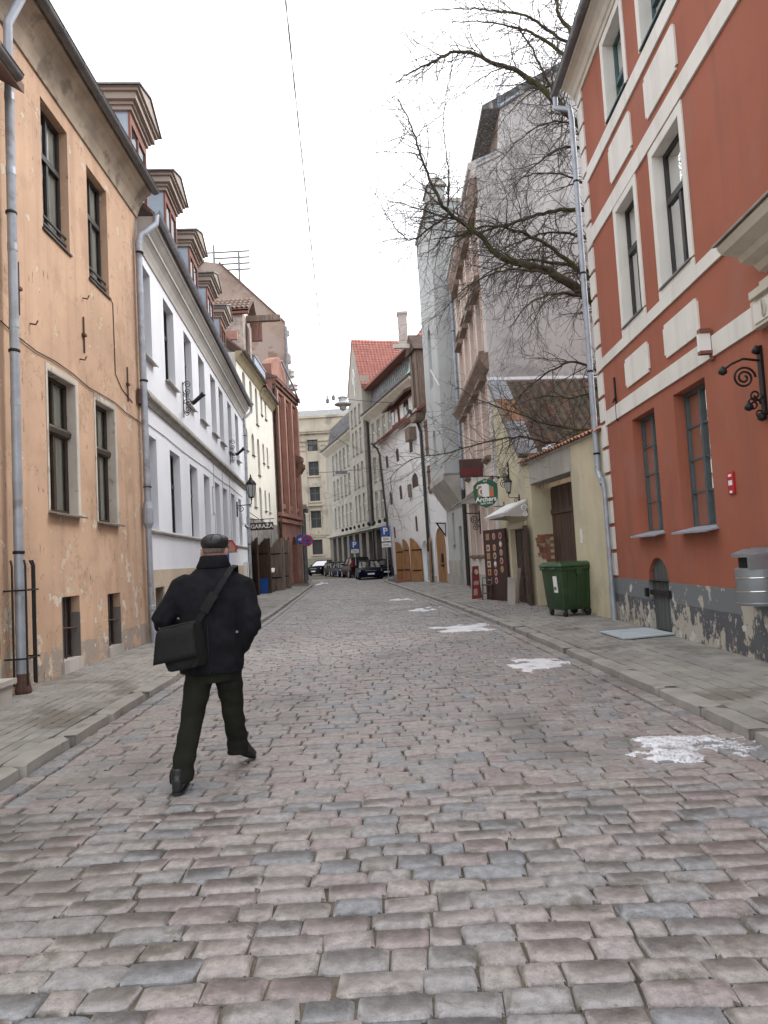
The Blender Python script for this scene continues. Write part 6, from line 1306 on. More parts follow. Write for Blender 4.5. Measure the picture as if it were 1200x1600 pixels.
q = MB(); FM.box(q, 13.85, 13.97, 16.85, 17.2, -12, .45); q.build('eave_board', m_dormred, t)
q = MB(); FM.poly(q, [(13.9, 16.7), (14.1, 16.7), (14.1, 17.2), (13.9, 17.2)], -12, -.6); q.build('gable_side', m_grey, t)
z0 = 16.75; P0, P1, P2, P3 = FM.p(-.6, z0, .2), FM.p(-.6, z0, -7.5), FM.p(3.0, 20.9, -4.6), FM.p(3.0, 20.9, -3.4)
pan(P0, P1, P2, P3, 'red_hip_tiles', m_redtile, 24, 13)
q = MB(); q.face([FM.p(-.6, z0, .2), P3, FM.p(13.9, 19.5, -4), FM.p(13.9, z0, .2)]); q.face([P2, P3, FM.p(13.9, 19.5, -4), FM.p(13.9, 19.5, -6)]); q.build('red_roof_front', m_redtile, t)
q = MB(); FM.box(q, -.6, 14, 16.62, 16.78, -7.5, .25); q.build('roof_trim', m_dormred, t)
c = Vector((2.45, 60, 18.5)); q = MB(); q.box(c+Vector((-.38, -.4, 0)), c+Vector((.38, .4, 3.6))); q.box(c+Vector((-.45, -.47, 3.6)), c+Vector((.45, .47, 3.8))); q.build('chimney', m_conc, t)
pipe(t, [FM.p(13.9, 14.4, .6), FM.p(13.8, 13.8, .12), FM.p(13.7, .2, .12)], .10, m_frameblk, joints=False)
pipe(t, [FM.p(.4, 14.4, .6), FM.p(.5, 13.8, .15), FM.p(.5, 9, .12)], .08, m_frameblk, joints=False)

# ---------------------------------------------------------------- parking signs
def psign(x, y, z, sub, lab, s=.62):
    b = thing('parking_sign', (x, y, .12), lab, 'sign', 'blue parking signs')
    q = MB(); q.tube([(x, y, .1), (x, y, z+s*.55)], .035, 8); q.build('post', m_zinc, b)
    q = MB(); q.box((x-s/2-.05, y-.06, z-s/2), (x+s/2-.05, y-.035, z+s/2)); pl = q.build('sign_plate', m_blue, b)
    text_mesh('P', s*.95, (x-.05, y-.063, z-.01), (1, 0, 0), (0, 0, 1), 'letter', m_wht, pl, bold=.018)
    for k in range(sub):
        zz = z-s/2-.05-.17-k*.40; q = MB(); q.box((x-s/2-.02, y-.06, zz-.15), (x+s/2-.02, y-.035, zz+.15)); sp_ = q.build('sub_plate', m_wht, b)
        q = MB()
        for j in range(2): q.box((x-.22, y-.064, zz+.02-j*.1), (x+.18, y-.06, zz+.06-j*.1))
        q.build('plate_print', m_zincd, sp_)
psign(.06, 48.0, 3.33, 2, 'nearer blue parking sign with two white plates beside the white warehouse')
psign(-2.5, 58.2, 2.75, 1, 'farther blue parking sign with one white plate among the parked cars')

# ---------------------------------------------------------------- cars
def car(name, x, y, yaw, L_, W_, H_, m, kind, lab, front=True, plate=True, tailm=None):
    b = thing(name, (x, y, 0), lab, 'car', 'cars parked at the bend'); fx = Vector((math.sin(yaw), math.cos(yaw), 0)); rx = Vector((fx.y, -fx.x, 0)); o = Vector((x, y, 0))
    P = lambda l, w_, z: o+fx*l+rx*w_+Vector((0, 0, z))             # l forward along the car
    h = L_/2; w = W_/2
    belt = H_*.64; suv = kind == 'suv'; gz = .24 if suv else .17
    hood = H_*.60 if not suv else H_*.62; trunk = H_*.64 if kind == 'sedan' else belt
    def ring(l, wf, zt, zb=gz): ww = w*wf; return [P(l, -ww*.92, zb), P(l, -ww, zb+.18), P(l, -ww, zt*.72), P(l, -ww*.95, zt*.93), P(l, -ww*.82, zt), P(l, 0, zt+.02), P(l, ww*.82, zt), P(l, ww*.95, zt*.93), P(l, ww, zt*.72), P(l, ww, zb+.18), P(l, ww*.92, zb)]
    q = MB(); q.loft([ring(h, .72, hood*.70, gz+.08), ring(h-.08, .84, hood*.82), ring(h-.35, .95, hood*.92), ring(h-.75, 1, hood*.98), ring(h*.38, 1, belt), ring(-h*.45, 1, belt), ring(-h+.55, .98, trunk), ring(-h+.15, .93, trunk*.96), ring(-h, .84, trunk*.80, gz+.08)]); body = q.build('body', m, b, smooth=38)
    fr_, rr_ = (h*.46, -h*.66 if kind == 'sedan' else -h+.12); tf, tr_ = h*.08, (-h*.40 if kind == 'sedan' else -h+.42)
    def cr(l, wf, z): ww = w*wf; return [P(l, -ww, z), P(l, -ww*.6, z+.015), P(l, ww*.6, z+.015), P(l, ww, z)]
    def cabin(e, z0, z1):
        f_ = lambda z: (z-belt)/(H_-.04-belt)
        L0 = fr_+(tf-fr_)*f_(z0); L1 = fr_+(tf-fr_)*f_(z1); M0 = rr_+(tr_-rr_)*f_(z0); M1 = rr_+(tr_-rr_)*f_(z1); w0 = w*(.90-.17*f_(z0))+e; w1 = w*(.90-.17*f_(z1))+e
        return [[P(L0+e, -w0, z0), P(L0+e, w0, z0), P(M0-e, w0, z0), P(M0-e, -w0, z0)], [P(L1+e, -w1, z1), P(L1+e, w1, z1), P(M1-e, w1, z1), P(M1-e, -w1, z1)]]
    q = MB(); q.loft(cabin(0, belt-.03, H_-.06)); gl = q.build('glasshouse', CARGLASS, b)
    q = MB(); A, B = cabin(.012, H_-.09, H_-.04); C_ = [Vector(p)*.0+o+(Vector(p)-o)*1 for p in B]; top = [Vector(p)-(Vector(p)-P((tf+tr_)/2, 0, H_-.04))*.18+Vector((0, 0, .045)) for p in B]; q.loft([A, B, top]); q.build('roof', m, b, smooth=50)
    A, B = cabin(.012, belt-.02, H_-.07); q = MB()
    for i in range(4): q.tube([A[i], B[i]], .035, 5)
    for i, j in ((1, 2), (3, 0)):
        q.tube([Vector(A[i]).lerp(Vector(A[j]), .45), Vector(B[i]).lerp(Vector(B[j]), .48)], .03, 5)
    q.build('pillars', m, b)
    for s_ in (-1, 1):
        for l in (h*.62, -h*.60):
            wr = .35 if suv else .315; q = MB(); q.lathe(P(l, s_*(w-.20), wr), [(wr*.6, 0), (wr, .02), (wr, .17), (wr*.9, .205), (wr*.62, .205)], 18, rx*s_); wl = q.build('wheel', m_blk, b, smooth=40)
            q = MB(); q.lathe(P(l, s_*(w-.20), wr), [(wr*.62, .17), (wr*.6, .208), (wr*.2, .20), (.03, .215)], 14, rx*s_); q.build('rim', m_zinc, wl)
        q = MB(); q.obox(P(fr_-.18, s_*(w+.05), belt+.06), fx, rx, (0, 0, 1), .06, .10, .06); q.build('wing_mirror', m, b)
        q = MB(); z = hood*.76; q.hexa([P(h-.045, s_*w*.45, z-.07), P(h-.20, s_*w*.87, z-.05), P(h-.30, s_*w*.90, z+.06), P(h-.12, s_*w*.45, z+.05)]+[p+fx*.05 for p in (P(h-.045, s_*w*.45, z-.07), P(h-.20, s_*w*.87, z-.05), P(h-.30, s_*w*.90, z+.06), P(h-.12, s_*w*.45, z+.05))]); q.build('headlight', m_lens, b)
        q = MB()
        if suv: q.obox(P(-h+.10, s_*w*.80, H_*.70), fx, rx, (0, 0, 1), .06, .07, .26)
        else: q.obox(P(-h+.06, s_*w*.72, trunk*.80), fx, rx, (0, 0, 1), .06, .14, .07)
        q.build('tail_light', m_tail, b)
    q = MB(); z = hood*.62; q.hexa([P(h-.03, a, zz) for zz, a in ((z-.16, -.32), (z-.16, .32), (z+.13, .38), (z+.13, -.38))]+[P(h+.02-(.03 if zz > z else 0), a, zz) for zz, a in ((z-.16, -.32), (z-.16, .32), (z+.13, .38), (z+.13, -.38))]); gr = q.build('grille', m_blk, b)
    q = MB()
    for a, zz, ww, hh in ((0, z+.14, .40, .012), (0, z-.17, .34, .012)): q.obox(P(h+.015, a, zz), fx, rx, (0, 0, 1), .02, ww, hh)
    q.build('grille_trim', m_chrome, gr)
    q = MB(); q.obox(P(h-.02, 0, gz+.16), fx, rx, (0, 0, 1), .06, w*.80, .12); q.build('front_bumper', m, b); q = MB(); q.obox(P(-h+.02, 0, gz+.17), fx, rx, (0, 0, 1), .06, w*.82, .12); q.build('rear_bumper', m_blk if suv else m, b)
    for s_, zz in ((1, gz+.26), (-1, trunk*.62 if not suv else .75)): q = MB(); q.obox(P(s_*(h+.03), 0, zz), fx, rx, (0, 0, 1), .012, .25, .055); q.build('number_plate', m_wht, b)
    return b
car('parked_car', -1.45, 55.6, R(180-6), 4.8, 1.86, 1.44, m_carB, 'sedan', 'navy blue saloon parked nearest with its front towards the road')
car('parked_car', -.58, 60.1, R(180-14), 4.5, 1.78, 1.44, m_carK, 'hatch', 'black car mostly hidden behind the right side of the navy saloon')
car('parked_car', -2.75, 62.5, R(-15), 4.6, 1.86, 1.74, m_carM, 'suv', 'tall dark maroon off roader showing its red tail lamp behind navy saloon')
car('parked_car', -4.15, 68.4, R(180-16), 4.4, 1.75, 1.42, m_carB, 'sedan', 'dark blue saloon between the maroon off roader and a smaller black car')
car('parked_car', -5.25, 72.6, R(180-16), 4.2, 1.7, 1.42, m_carK, 'hatch', 'small black car farthest left in the row of parked cars')
car('parked_car', -7.3, 82, R(180+22), 4.7, 1.9, 1.70, m_carG, 'suv', 'dark grey off roader standing alone before the sandstone building')

# ---------------------------------------------------------------- wires and hanging lamps
b = thing('span_wire', (-2, 45, 12.3), 'thin wire slung across the street carrying the round lamp', 'wire')
q = MB()
def sag(a, c, s_, n=14): a, c = Vector(a), Vector(c); return [a.lerp(c, i/n)-Vector((0, 0, s_*4*(i/n)*(1-i/n))) for i in range(n+1)]
q.tube(sag((-6.35, 44.6, 12.75), (2.3, 52.5, 12.9), .30), .020, 5); q.build('wire_strand', m_iron, b)
for (x, z) in ((-3.35, 12.0), (-2.95, 12.2)):
    q = MB(); q.lathe((x, 47.2, z), [(.05, 0), (.11, .05), (.11, .28), (.05, .34), (.02, .5)], 8); q.build('insulator', m_zincd, b)
b = thing('street_lamp', (-2.35, 48.3, 11.9), 'round grey lamp with wide shade hanging over the street', 'lamp')
q = MB(); q.lathe((-2.40, 48.3, 12.15), [(.40, -.12), (.55, -.08), (.60, .0), (.30, .17), (.27, .38), (.33, .40), (.33, .46), (.12, .62), (.05, .66), (.04, .74)], 18); q.build('lamp_shade', m_lampg, b, smooth=40)
q = MB(); q.lathe((-2.40, 48.3, 11.78), [(.06, -.08), (.20, .0), (.26, .15), (.26, .27)], 14); q.build('lamp_globe', m_amberg, b, smooth='all')
b = thing('overhead_cable', (-2, 20, 12.8), 'pair of thin twisted cables running overhead along the street', 'wire')
q = MB(); pts = sag((-3.35, 47.2, 12.5), (-.75, 2.0, 13.55), .25, 60); q.tube([p+Vector((.012*math.cos(i*1.7), 0, .012*math.sin(i*1.7))) for i, p in enumerate(pts)], .011, 5); q.tube([p+Vector((-.016*math.cos(i*1.7), 0, -.016*math.sin(i*1.7))) for i, p in enumerate(pts)], .010, 5); q.build('cable_strand', m_zinc, b)
b = thing('hanging_light', (-3.3, 60, 9.7), 'long flat light hanging on a wire before grey mansard building', 'lamp')
q = MB(); q.box((-3.9, 59.9, 8.75), (-2.9, 60.2, 9.05)); q.build('light_housing', m_zincd, b); q = MB(); q.box((-3.86, 59.88, 8.68), (-2.94, 60.18, 8.745)); q.build('light_panel', m_wht, b)
q = MB(); q.tube(sag((-6.6, 62.2, 9.3), (-.3, 60.3, 9.25), .1), .02, 5); q.build('light_wire', m_iron, b)

# ---------------------------------------------------------------- tree behind the yellow wall
rt_ = random.Random(21)
t = thing('bare_tree', (7.6, 17.6, 0), 'bare leafless mossy tree leaning over the yellow wall and the street', 'tree')
def limb(pts, r0_, r1_, sub=6):
    """smooth a control polyline and return points with radii"""
    P = [Vector(p) for p in pts]; out_ = []
    P = [P[0]*2-P[1]]+P+[P[-1]*2-P[-2]]
    for i in range(1, len(P)-2):
        for k in range(sub):
            s_ = k/sub; a, b_, c, d = P[i-1], P[i], P[i+1], P[i+2]
            out_.append(.5*((2*b_)+(c-a)*s_+(2*a-5*b_+4*c-d)*s_*s_+(3*b_-a-3*c+d)*s_**3))
    out_.append(P[-2]); n = len(out_)
    out_ = [p+Vector((rt_.uniform(-1, 1), rt_.uniform(-1, 1), rt_.uniform(-1, 1)))*.022 for p in out_]
    return out_, [r0_+(r1_-r0_)*(i/(n-1))**.62 for i in range(n)]
TW = MB(); count = [0]
def twig(p, d, L_, r, lev, droop):
    """a shoot that forks; fine shoots hang slightly and turn up at the tips"""
    n = max(3, int(L_/.13)); pts = [p]; d = d.normalized(); rs_ = [r]
    kids = []
    for i in range(n):
        d = (d+Vector((rt_.uniform(-.24, .24), rt_.uniform(-.24, .24), rt_.uniform(-.22, .22)-droop*.10*(1-i/n)+.05*(i/n)))).normalized()
        p = p+d*(L_/n); pts.append(p); rs_.append(max(.0028, r*(1-.78*(i+1)/n)))
        if lev > 0 and i > 0 and rt_.random() < (.62 if lev > 1 else .5): kids.append((p, d, i/n))
    TW.tube(pts, rs_, 4 if r > .008 else 3, cap=False); count[0] += 1
    for (kp, kd, f_) in kids:
        ax = Vector((rt_.uniform(-1, 1), rt_.uniform(-1, 1), rt_.uniform(-.8, .8))).normalized(); nd = (kd*.75+ax*.8).normalized()
        twig(kp, nd, L_*rt_.uniform(.30, .58)*(1-.3*f_), r*.5, lev-1, droop)
LIMBS = [  # control points (x, y, z), start and end radius, shoots per metre, droop
 ([(7.4, 17.6, 6.2), (5.6, 17.2, 7.35), (5.16, 17, 7.63), (4.35, 17, 8.23), (3.9, 16.9, 8.35), (3.29, 17, 8.61), (2.95, 17.1, 8.95), (2.7, 17, 9.25), (1.95, 16.8, 9.75), (1.68, 16.7, 10.2), (1.41, 16.8, 11.05), (1.2, 16.9, 12.0), (.9, 17, 12.8)], .17, .012, 7, .5),
 ([(1.95, 16.8, 9.70), (1.5, 16.9, 9.45), (.99, 17, 9.22), (.5, 17, 9.8), (.2, 17, 10.5)], .035, .006, 9, .2),
 ([(2.3, 16.9, 9.55), (1.2, 16.8, 9.9), (.5, 16.7, 10.1)], .03, .006, 9, .2),
 ([(1.95, 16.8, 9.9), (2.0, 16.7, 10.8), (1.95, 16.7, 12.0), (2.1, 16.7, 12.8)], .028, .005, 5, 0),
 ([(7.4, 17.6, 7.0), (5.9, 17.6, 8.0), (5.21, 17.3, 8.3), (4.4, 17.2, 8.98), (3.6, 17.1, 9.35), (2.88, 17, 9.45), (2.1, 17, 9.2)], .11, .012, 9, .8),
 ([(7.5, 17.7, 8.6), (6, 17.8, 9.9), (5.19, 17.8, 10.15), (4.3, 17.6, 9.95), (3.51, 17.5, 9.7), (2.4, 17.3, 9.4), (1.61, 17.2, 9.3)], .10, .010, 9, .7),
 ([(7.5, 17.6, 7.4), (6.0, 18.0, 8.4), (4.9, 18.2, 8.9), (3.9, 18.3, 9.1), (2.9, 18.2, 8.7), (2.2, 18.1, 8.0)], .08, .008, 9, 1.0),
 ([(4.35, 17, 8.2), (3.6, 16.6, 8.15), (2.8, 16.3, 8.0), (2.0, 16.1, 7.5), (1.5, 16, 6.9)], .045, .006, 10, 1.1),
 ([(5.1, 17, 7.6), (4.3, 16.6, 7.55), (3.6, 16.3, 7.2), (3.1, 16.1, 6.6)], .05, .007, 9, 1.1),
 ([(7.5, 17.6, 4.9), (6.0, 17.2, 5.4), (4.88, 17, 5.95), (4.2, 17, 5.8), (3.5, 16.9, 5.3), (2.9, 16.9, 4.6)], .06, .007, 9, 1.0),
 ([(7.4, 17.6, 5.6), (5.9, 17.6, 5.6), (4.9, 17.4, 5.2), (4.1, 17.2, 5.25), (3.3, 17, 5.0)], .045, .007, 8, 1.0),
 ([(7.3, 17.6, 3.7), (5.6, 17.3, 3.8), (4.5, 17.1, 4.0), (3.91, 17, 4.1), (3.3, 16.9, 4.22), (2.69, 16.8, 4.16), (1.6, 16.6, 3.9), (.68, 16.5, 3.75), (.1, 16.4, 3.3)], .05, .006, 6, .3),
 ([(7.3, 17.6, 4.1), (5.4, 17.3, 4.3), (4.24, 17, 4.46), (3.4, 16.9, 4.75), (2.3, 16.8, 5.2), (1.7, 16.7, 5.6)], .05, .006, 6, .3),
 ([(7.5, 17.6, 9.5), (6.2, 17.3, 10.9), (5.1, 17, 12.1), (4.07, 17, 13.22), (3.3, 17, 13.62), (2.5, 17, 13.95), (1.9, 17, 13.75), (1.23, 17, 13.45), (.85, 17, 13.2)], .12, .010, 6, .4),
 ([(7.6, 17.6, 10.5), (6.0, 17.2, 12.6), (4.9, 17, 13.85), (4.3, 17, 14.3), (3.83, 17, 14.5), (3.1, 16.9, 14.6), (2.3, 16.8, 14.55)], .08, .008, 6, .3),
 ([(7.6, 17.6, 11), (6.2, 17, 13.2), (5.0, 17, 14.15), (4.2, 17, 14.75), (3.3, 17, 14.95), (2.59, 17, 15.05), (1.63, 17, 15.0)], .07, .007, 6, .3),
 ([(5.0, 17, 12.3), (4.6, 17, 13.1), (4.3, 17, 13.9), (4.0, 17, 14.4)], .04, .02, 4, .2),
 ([(7.7, 17.6, 11.5), (6.0, 17, 13.5), (5.1, 17, 14.6), (4.95, 17, 15.3), (4.6, 17, 16.2), (4.0, 17, 17.0)], .08, .02, 5, 0),
 ([(5.0, 17, 15.1), (5.2, 17, 16.2), (5.3, 17, 17.2)], .05, .02, 4, 0),
 ([(5.6, 17.3, 12.0), (4.6, 17, 12.0), (3.7, 16.8, 11.4), (3.0, 16.7, 10.6)], .035, .006, 9, .8),
 ([(5.3, 17.2, 13.0), (4.5, 17.0, 12.9), (3.7, 16.8, 12.3), (3.1, 16.7, 11.5)], .03, .006, 8, .6),
 ([(3.6, 17, 13.5), (2.9, 16.9, 13.1), (2.3, 16.8, 12.6)], .022, .005, 8, .6),
 ([(5.6, 17.4, 11.5), (4.8, 17.2, 11.4), (3.9, 17, 10.7), (3.2, 16.8, 9.9)], .04, .006, 9, .9),
 ([(5.7, 17.6, 10.6), (4.9, 17.6, 11.0), (4.1, 17.4, 10.9), (3.4, 17.2, 10.5)], .035, .006, 9, .8),
 ([(5.9, 17.8, 9.2), (5.0, 17.9, 9.6), (4.2, 17.8, 9.5), (3.3, 17.7, 9.1), (2.6, 17.6, 8.6)], .05, .006, 10, 1.0),
]
q = MB(); tp, tr_ = limb([(7.6, 17.6, 0), (7.55, 17.6, 2.5), (7.45, 17.6, 5), (7.5, 17.6, 8), (7.6, 17.6, 11), (7.7, 17.7, 14)], .34, .10); q.tube(tp, tr_, 14); q.build('trunk', m_bark, t, smooth='all')
for (cp, r0_, r1_, dens, dr) in LIMBS:
    pts, rad = limb(cp, r0_, r1_); q = MB(); q.tube(pts, rad, 9 if r0_ > .06 else 7); q.build('branch', m_bark, t, smooth='all')
    for i in range(1, len(pts)):
        seg = pts[i]-pts[i-1]; 
        if pts[i].x > 5.9: continue
        k = dens*seg.length*(1.9 if dr < .65 else 1.25); k = int(k)+(1 if rt_.random() < k-int(k) else 0)
        for _ in range(k):
            d = seg.normalized(); ax = Vector((rt_.uniform(-1, 1), rt_.uniform(-.8, .8), rt_.uniform(-1, .8 if dr > .5 else 1))).normalized()
            twig(pts[i-1].lerp(pts[i], rt_.random()), d*.55+ax*.8+Vector((-.15, 0, 0)), rt_.uniform(.5, 1.7), min(.015, max(.006, rad[i]*.55)), 2, dr)
o = TW.build('twigs', m_twig, t); o['kind'] = 'stuff'

# ---------------------------------------------------------------- old snow lying by the kerb
def snow(cx, cy, lx, ly, seed, th, lab, h=.018):
    q = MB(); n = 70; m_ = 46; Z = {}
    for i in range(n+1):
        for j in range(m_+1):
            x = -1+2*i/n; y = -1+2*j/m_; e = x*x+y*y; v = noise.fractal((x*1.7+seed, y*2.4+seed*.7, seed), 1.0, 2.1, 5)*.95+.45-e*.85-th
            Z[i, j] = v
    k = {}
    def vid(i, j):
        if (i, j) not in k:
            v = Z[i, j]; x = cx+lx*(-1+2*i/n); y = cy+ly*(-1+2*j/m_); k[i, j] = len(q.v); q.v.append((x+.012*math.sin(i*5+j*3), y+.012*math.sin(i*3-j*7), -.006+min(h, max(-.016, v*.075))+.004*noise.noise((x*14, y*14, 0))))
        return k[i, j]
    for i in range(n):
        for j in range(m_):
            if max(Z[i, j], Z[i+1, j], Z[i, j+1], Z[i+1, j+1]) > 0: q.f.append((vid(i, j), vid(i+1, j), vid(i+1, j+1), vid(i, j+1)))
    o = q.build('snow_patch', m_snow, None, smooth='all'); return tag(o, lab, 'snow', 'patches of old snow on the setts', 'stuff')
snow(2.10, 5.52, .44, .42, 1.3, -.08, 'largest bright patch of old snow on the near setts by the kerb', .030); snow(2.50, 5.48, .30, .24, 4.1, .06, 'smaller broken snow patch right of the bright one by the kerb')
snow(1.9, 9.75, .68, .75, 7.7, .04, 'thin dirty snow patch beyond the manhole cover'); snow(1.5, 14.9, .85, 1.0, 2.2, .03, 'white snow patch on setts opposite the green bin')
snow(1.05, 20.9, .6, 1.0, 9.4, .2, 'far thin snow streak along the kerb before the gate'); snow(-4.75, 49.5, .75, 5, 5.2, .2, 'far snow patch at the left kerb before the bend', .05); snow(.4, 26, .7, 1.2, 3.3, .25, 'faint thin snow film on setts mid street')
# manhole cover
b = thing('manhole_cover', (1.17, 9.1, 0), 'round iron manhole cover sunk among the setts', 'manhole cover')
q = MB(); q.lathe((1.17, 9.1, -.02), [(.33, 0), (.33, .020), (.30, .020), (.30, .014)], 28); q.build('cover_frame', m_conc, b)
q = MB(); q.lathe((1.17, 9.1, -.02), [(.298, 0), (.298, .012)], 28)
for k in range(7): y_ = -.24+k*.08; hw = math.sqrt(.28**2-y_*y_); q.box((1.17-hw, 9.1+y_-.016, -.012), (1.17+hw, 9.1+y_+.016, .0))
q.build('cover_plate', m_zincd, b)
# ================================================================ the walking man
t = thing('person', (-1.36, 5.3, 0), 'man seen from behind in dark coat and cap walking with shoulder bag', 'person')
def remesh(mbs, name, m, parent, vox=.012, smooth_it=6, fold=None):
    """several overlapping lofts fused into one continuous surface"""
    q = MB()
    for (mb) in mbs:
        k = len(q.v); q.v += mb.v; q.f += [tuple(k+i for i in f_) for f_ in mb.f]
    o = q.build(name+'_tmp', m, parent)
    md = o.modifiers.new('r', 'REMESH'); md.mode = 'VOXEL'; md.voxel_size = vox
    sm = o.modifiers.new('s', 'SMOOTH'); sm.factor = .5; sm.iterations = smooth_it
    bpy.context.view_layer.update()
    me = bpy.data.meshes.new_from_object(o.evaluated_get(bpy.context.evaluated_depsgraph_get())); bpy.data.objects.remove(o)
    me.name = name
    if fold:
        b0 = Vector(BASE[parent.name]); me.calc_loop_triangles() if False else None
        for v in me.vertices: v.co = v.co+v.normal*fold(v.co+b0)
    me.polygons.foreach_set('use_smooth', [True]*len(me.polygons)); me.materials.clear(); me.materials.append(m)
    ob = bpy.data.objects.new(name, me); COL.objects.link(ob); ob.parent = parent; BASE[ob.name] = BASE[parent.name]; return ob
def ell(c, rx, ry, ax=(1, 0, 0), ay=(0, 1, 0), n=20, p=2.0):
    c = Vector(c); ax = Vector(ax); ay = Vector(ay); out_ = []
    for i in range(n):
        a = 2*math.pi*i/n; cx_, sy = math.cos(a), math.sin(a)
        out_.append(c+ax*rx*math.copysign(abs(cx_)**(2/p), cx_)+ay*ry*math.copysign(abs(sy)**(2/p), sy))
    return out_
def tubeloft(pts, rads, n=16):
    q = MB(); q.tube(pts, rads, n); return q
X, Y = -1.30, 5.33                                             # torso axis; lean a little forward (+y)
# body: legs, torso, neck, head, arms and hands as one continuous figure
bd = []
q = MB(); q.loft([ell((X-.02, Y-.02, .76), .15, .11), ell((X-.02, Y-.01, .92), .165, .12), ell((X-.01, Y, 1.1), .155, .115), ell((X, Y+.02, 1.32), .185, .12), ell((X, Y+.03, 1.46), .13, .09), ell((X+.005, Y+.045, 1.52), .07, .075), ell((X+.005, Y+.06, 1.60), .062, .07)]); bd.append(q)
HC = Vector((X+.005, Y+.09, 1.665))
q = MB(); q.loft([ell(HC+Vector((0, dy, dz)), rx, ry) for dz, dy, rx, ry in ((-.125, .05, .035, .04), (-.11, .035, .06, .07), (-.07, .015, .074, .092), (-.02, 0, .080, .102), (.03, -.005, .082, .104), (.07, -.004, .073, .092), (.098, 0, .048, .06), (.108, 0, .015, .02))]); bd.append(q)
q = MB(); q.loft([ell(HC+Vector((0, .10, dz)), rx, ry, n=10) for dz, rx, ry in ((-.035, .018, .022), (-.02, .018, .026), (.02, .010, .012))]); bd.append(q)     # nose
for s_ in (-1, 1):
    q = MB(); q.loft([ell(HC+Vector((s_*(.078+o_), -.005, -.02)), r1, r2, (0, 1, 0), (0, 0, 1), 10) for o_, r1, r2 in ((-.01, .016, .026), (.010, .020, .034), (.022, .019, .033), (.027, .013, .025))]); bd.append(q)
legs = {'near': [(X-.10, Y, .84), (X-.155, Y-.08, .48), (X-.20, Y-.28, .10)], 'far': [(X+.075, Y+.02, .84), (X+.085, Y+.12, .50), (X+.085, Y+.26, .17)]}
for k_, pts in legs.items(): bd.append(tubeloft(pts, [.085, .058, .042]))
SL, SR = Vector((X-.222, Y+.01, 1.42)), Vector((X+.215, Y+.01, 1.405))
EL, WL = Vector((X-.365, Y-.06, 1.125)), Vector((X-.29, Y+.16, 1.09))
ER, WR = Vector((X+.285, Y-.05, 1.13)), Vector((X+.185, Y+.03, .93))
for a, b_, c in ((SL, EL, WL), (SR, ER, WR)): bd.append(tubeloft([a, b_, c], [.052, .043, .030]))
def hand(w_, d, side):
    """palm and five curled fingers, rooted at the wrist"""
    d = Vector(d).normalized(); sx = Vector(side).normalized(); nz = d.cross(sx).normalized(); out_ = []
    q = MB(); q.loft([ell(w_+d*l, a, b_, sx, nz, 10) for l, a, b_ in ((-.01, .026, .018), (.03, .036, .018), (.075, .040, .016), (.09, .034, .012))]); out_.append(q)
    for k, ln in enumerate((.062, .072, .068, .052)):
        p = w_+d*.082+sx*(-.030+.020*k); out_.append(tubeloft([p, p+d*ln*.5-nz*.012, p+d*ln*.72-nz*.034, p+d*ln*.6-nz*.058], [.0095, .009, .0085, .007], 8))
    p = w_+d*.025-sx*.034; out_.append(tubeloft([p, p-sx*.022+d*.028-nz*.01, p-sx*.020+d*.058-nz*.024], [.011, .010, .008], 8)); return out_
bd += hand(WL, (.25, .95, .12), (.5, -.1, .85)); bd += hand(WR+Vector((-.02, 0, .02)), (-.30, .10, -.95), (0, 1, .25))
remesh(bd, 'body', m_skin, t, .0075, 3)
# trousers
tr = []
q = MB(); q.loft([ell((X-.015, Y, .70), .175, .125), ell((X-.015, Y, .80), .185, .135), ell((X-.015, Y, .95), .18, .13)]); tr.append(q)
for k_, pts in legs.items():
    P = [Vector(p) for p in pts]; s_ = -1 if k_ == 'near' else 1
    q = MB(); q.loft([ell(P[0]+Vector((0, 0, .02)), .105, .12), ell(P[0].lerp(P[1], .5), .100, .108), ell(P[1], .083, .090), ell(P[1].lerp(P[2], .5)+Vector((0, -.01, 0)), .078, .086), ell(P[1].lerp(P[2], .86), .078, .088), ell(P[2]+Vector((0, .0, -.03 if s_ < 0 else -.06)), .082, .094)]); tr.append(q)
def fold_t(c): return .0045*noise.noise((c.x*7, c.y*7, c.z*16))+.0035*math.sin(c.z*46+c.x*14+4*noise.noise((c.x*5, c.y*5, c.z*3)))*max(0, 1-abs(c.z-.45)/.5)+.006*math.sin(c.z*60+c.x*8)*max(0, 1-abs(c.z-.14)/.14)
remesh(tr, 'trousers', m_trou, t, .0085, 5, fold_t)
# shoes
for (c, yaw, pitch) in ((Vector((X-.215, Y-.27, 0)), .10, 0), (Vector((X+.10, Y+.285, .0)), -.28, .42)):
    fx = Vector((math.sin(-yaw), math.cos(yaw), 0)); rx = Vector((fx.y, -fx.x, 0)); fz = Vector((0, 0, 1))
    f2 = (fx*math.cos(pitch)-fz*math.sin(pitch)).normalized(); u2 = rx.cross(f2); u2 = u2 if u2.z > 0 else -u2
    toe = c+fx*.19+Vector((0, 0, .012)); P = lambda l, z: toe+f2*(l-.22)+u2*z
    q = MB(); q.loft([ell(P(l, zc), w_, h_, rx, u2, 14, 2.4) for l, zc, w_, h_ in ((-.075, .055, .022, .045), (-.06, .055, .036, .055), (-.01, .058, .041, .058), (.06, .050, .043, .050), (.13, .036, .048, .036), (.19, .028, .045, .028), (.222, .022, .028, .020), (.232, .02, .010, .012))]); a_ = [q]
    q = MB(); q.tube([P(-.02, .07), P(-.01, .16)], [.046, .05], 12); a_.append(q); sh = remesh(a_, 'shoe', m_shoe, t, .008, 3)
    q = MB(); q.loft([ell(P(l, .002), w_, .010, rx, u2, 10, 3) for l, w_ in ((-.078, .028), (-.05, .041), (.02, .044), (.13, .050), (.20, .044), (.232, .018))]); q.build('sole', m_blk, sh)
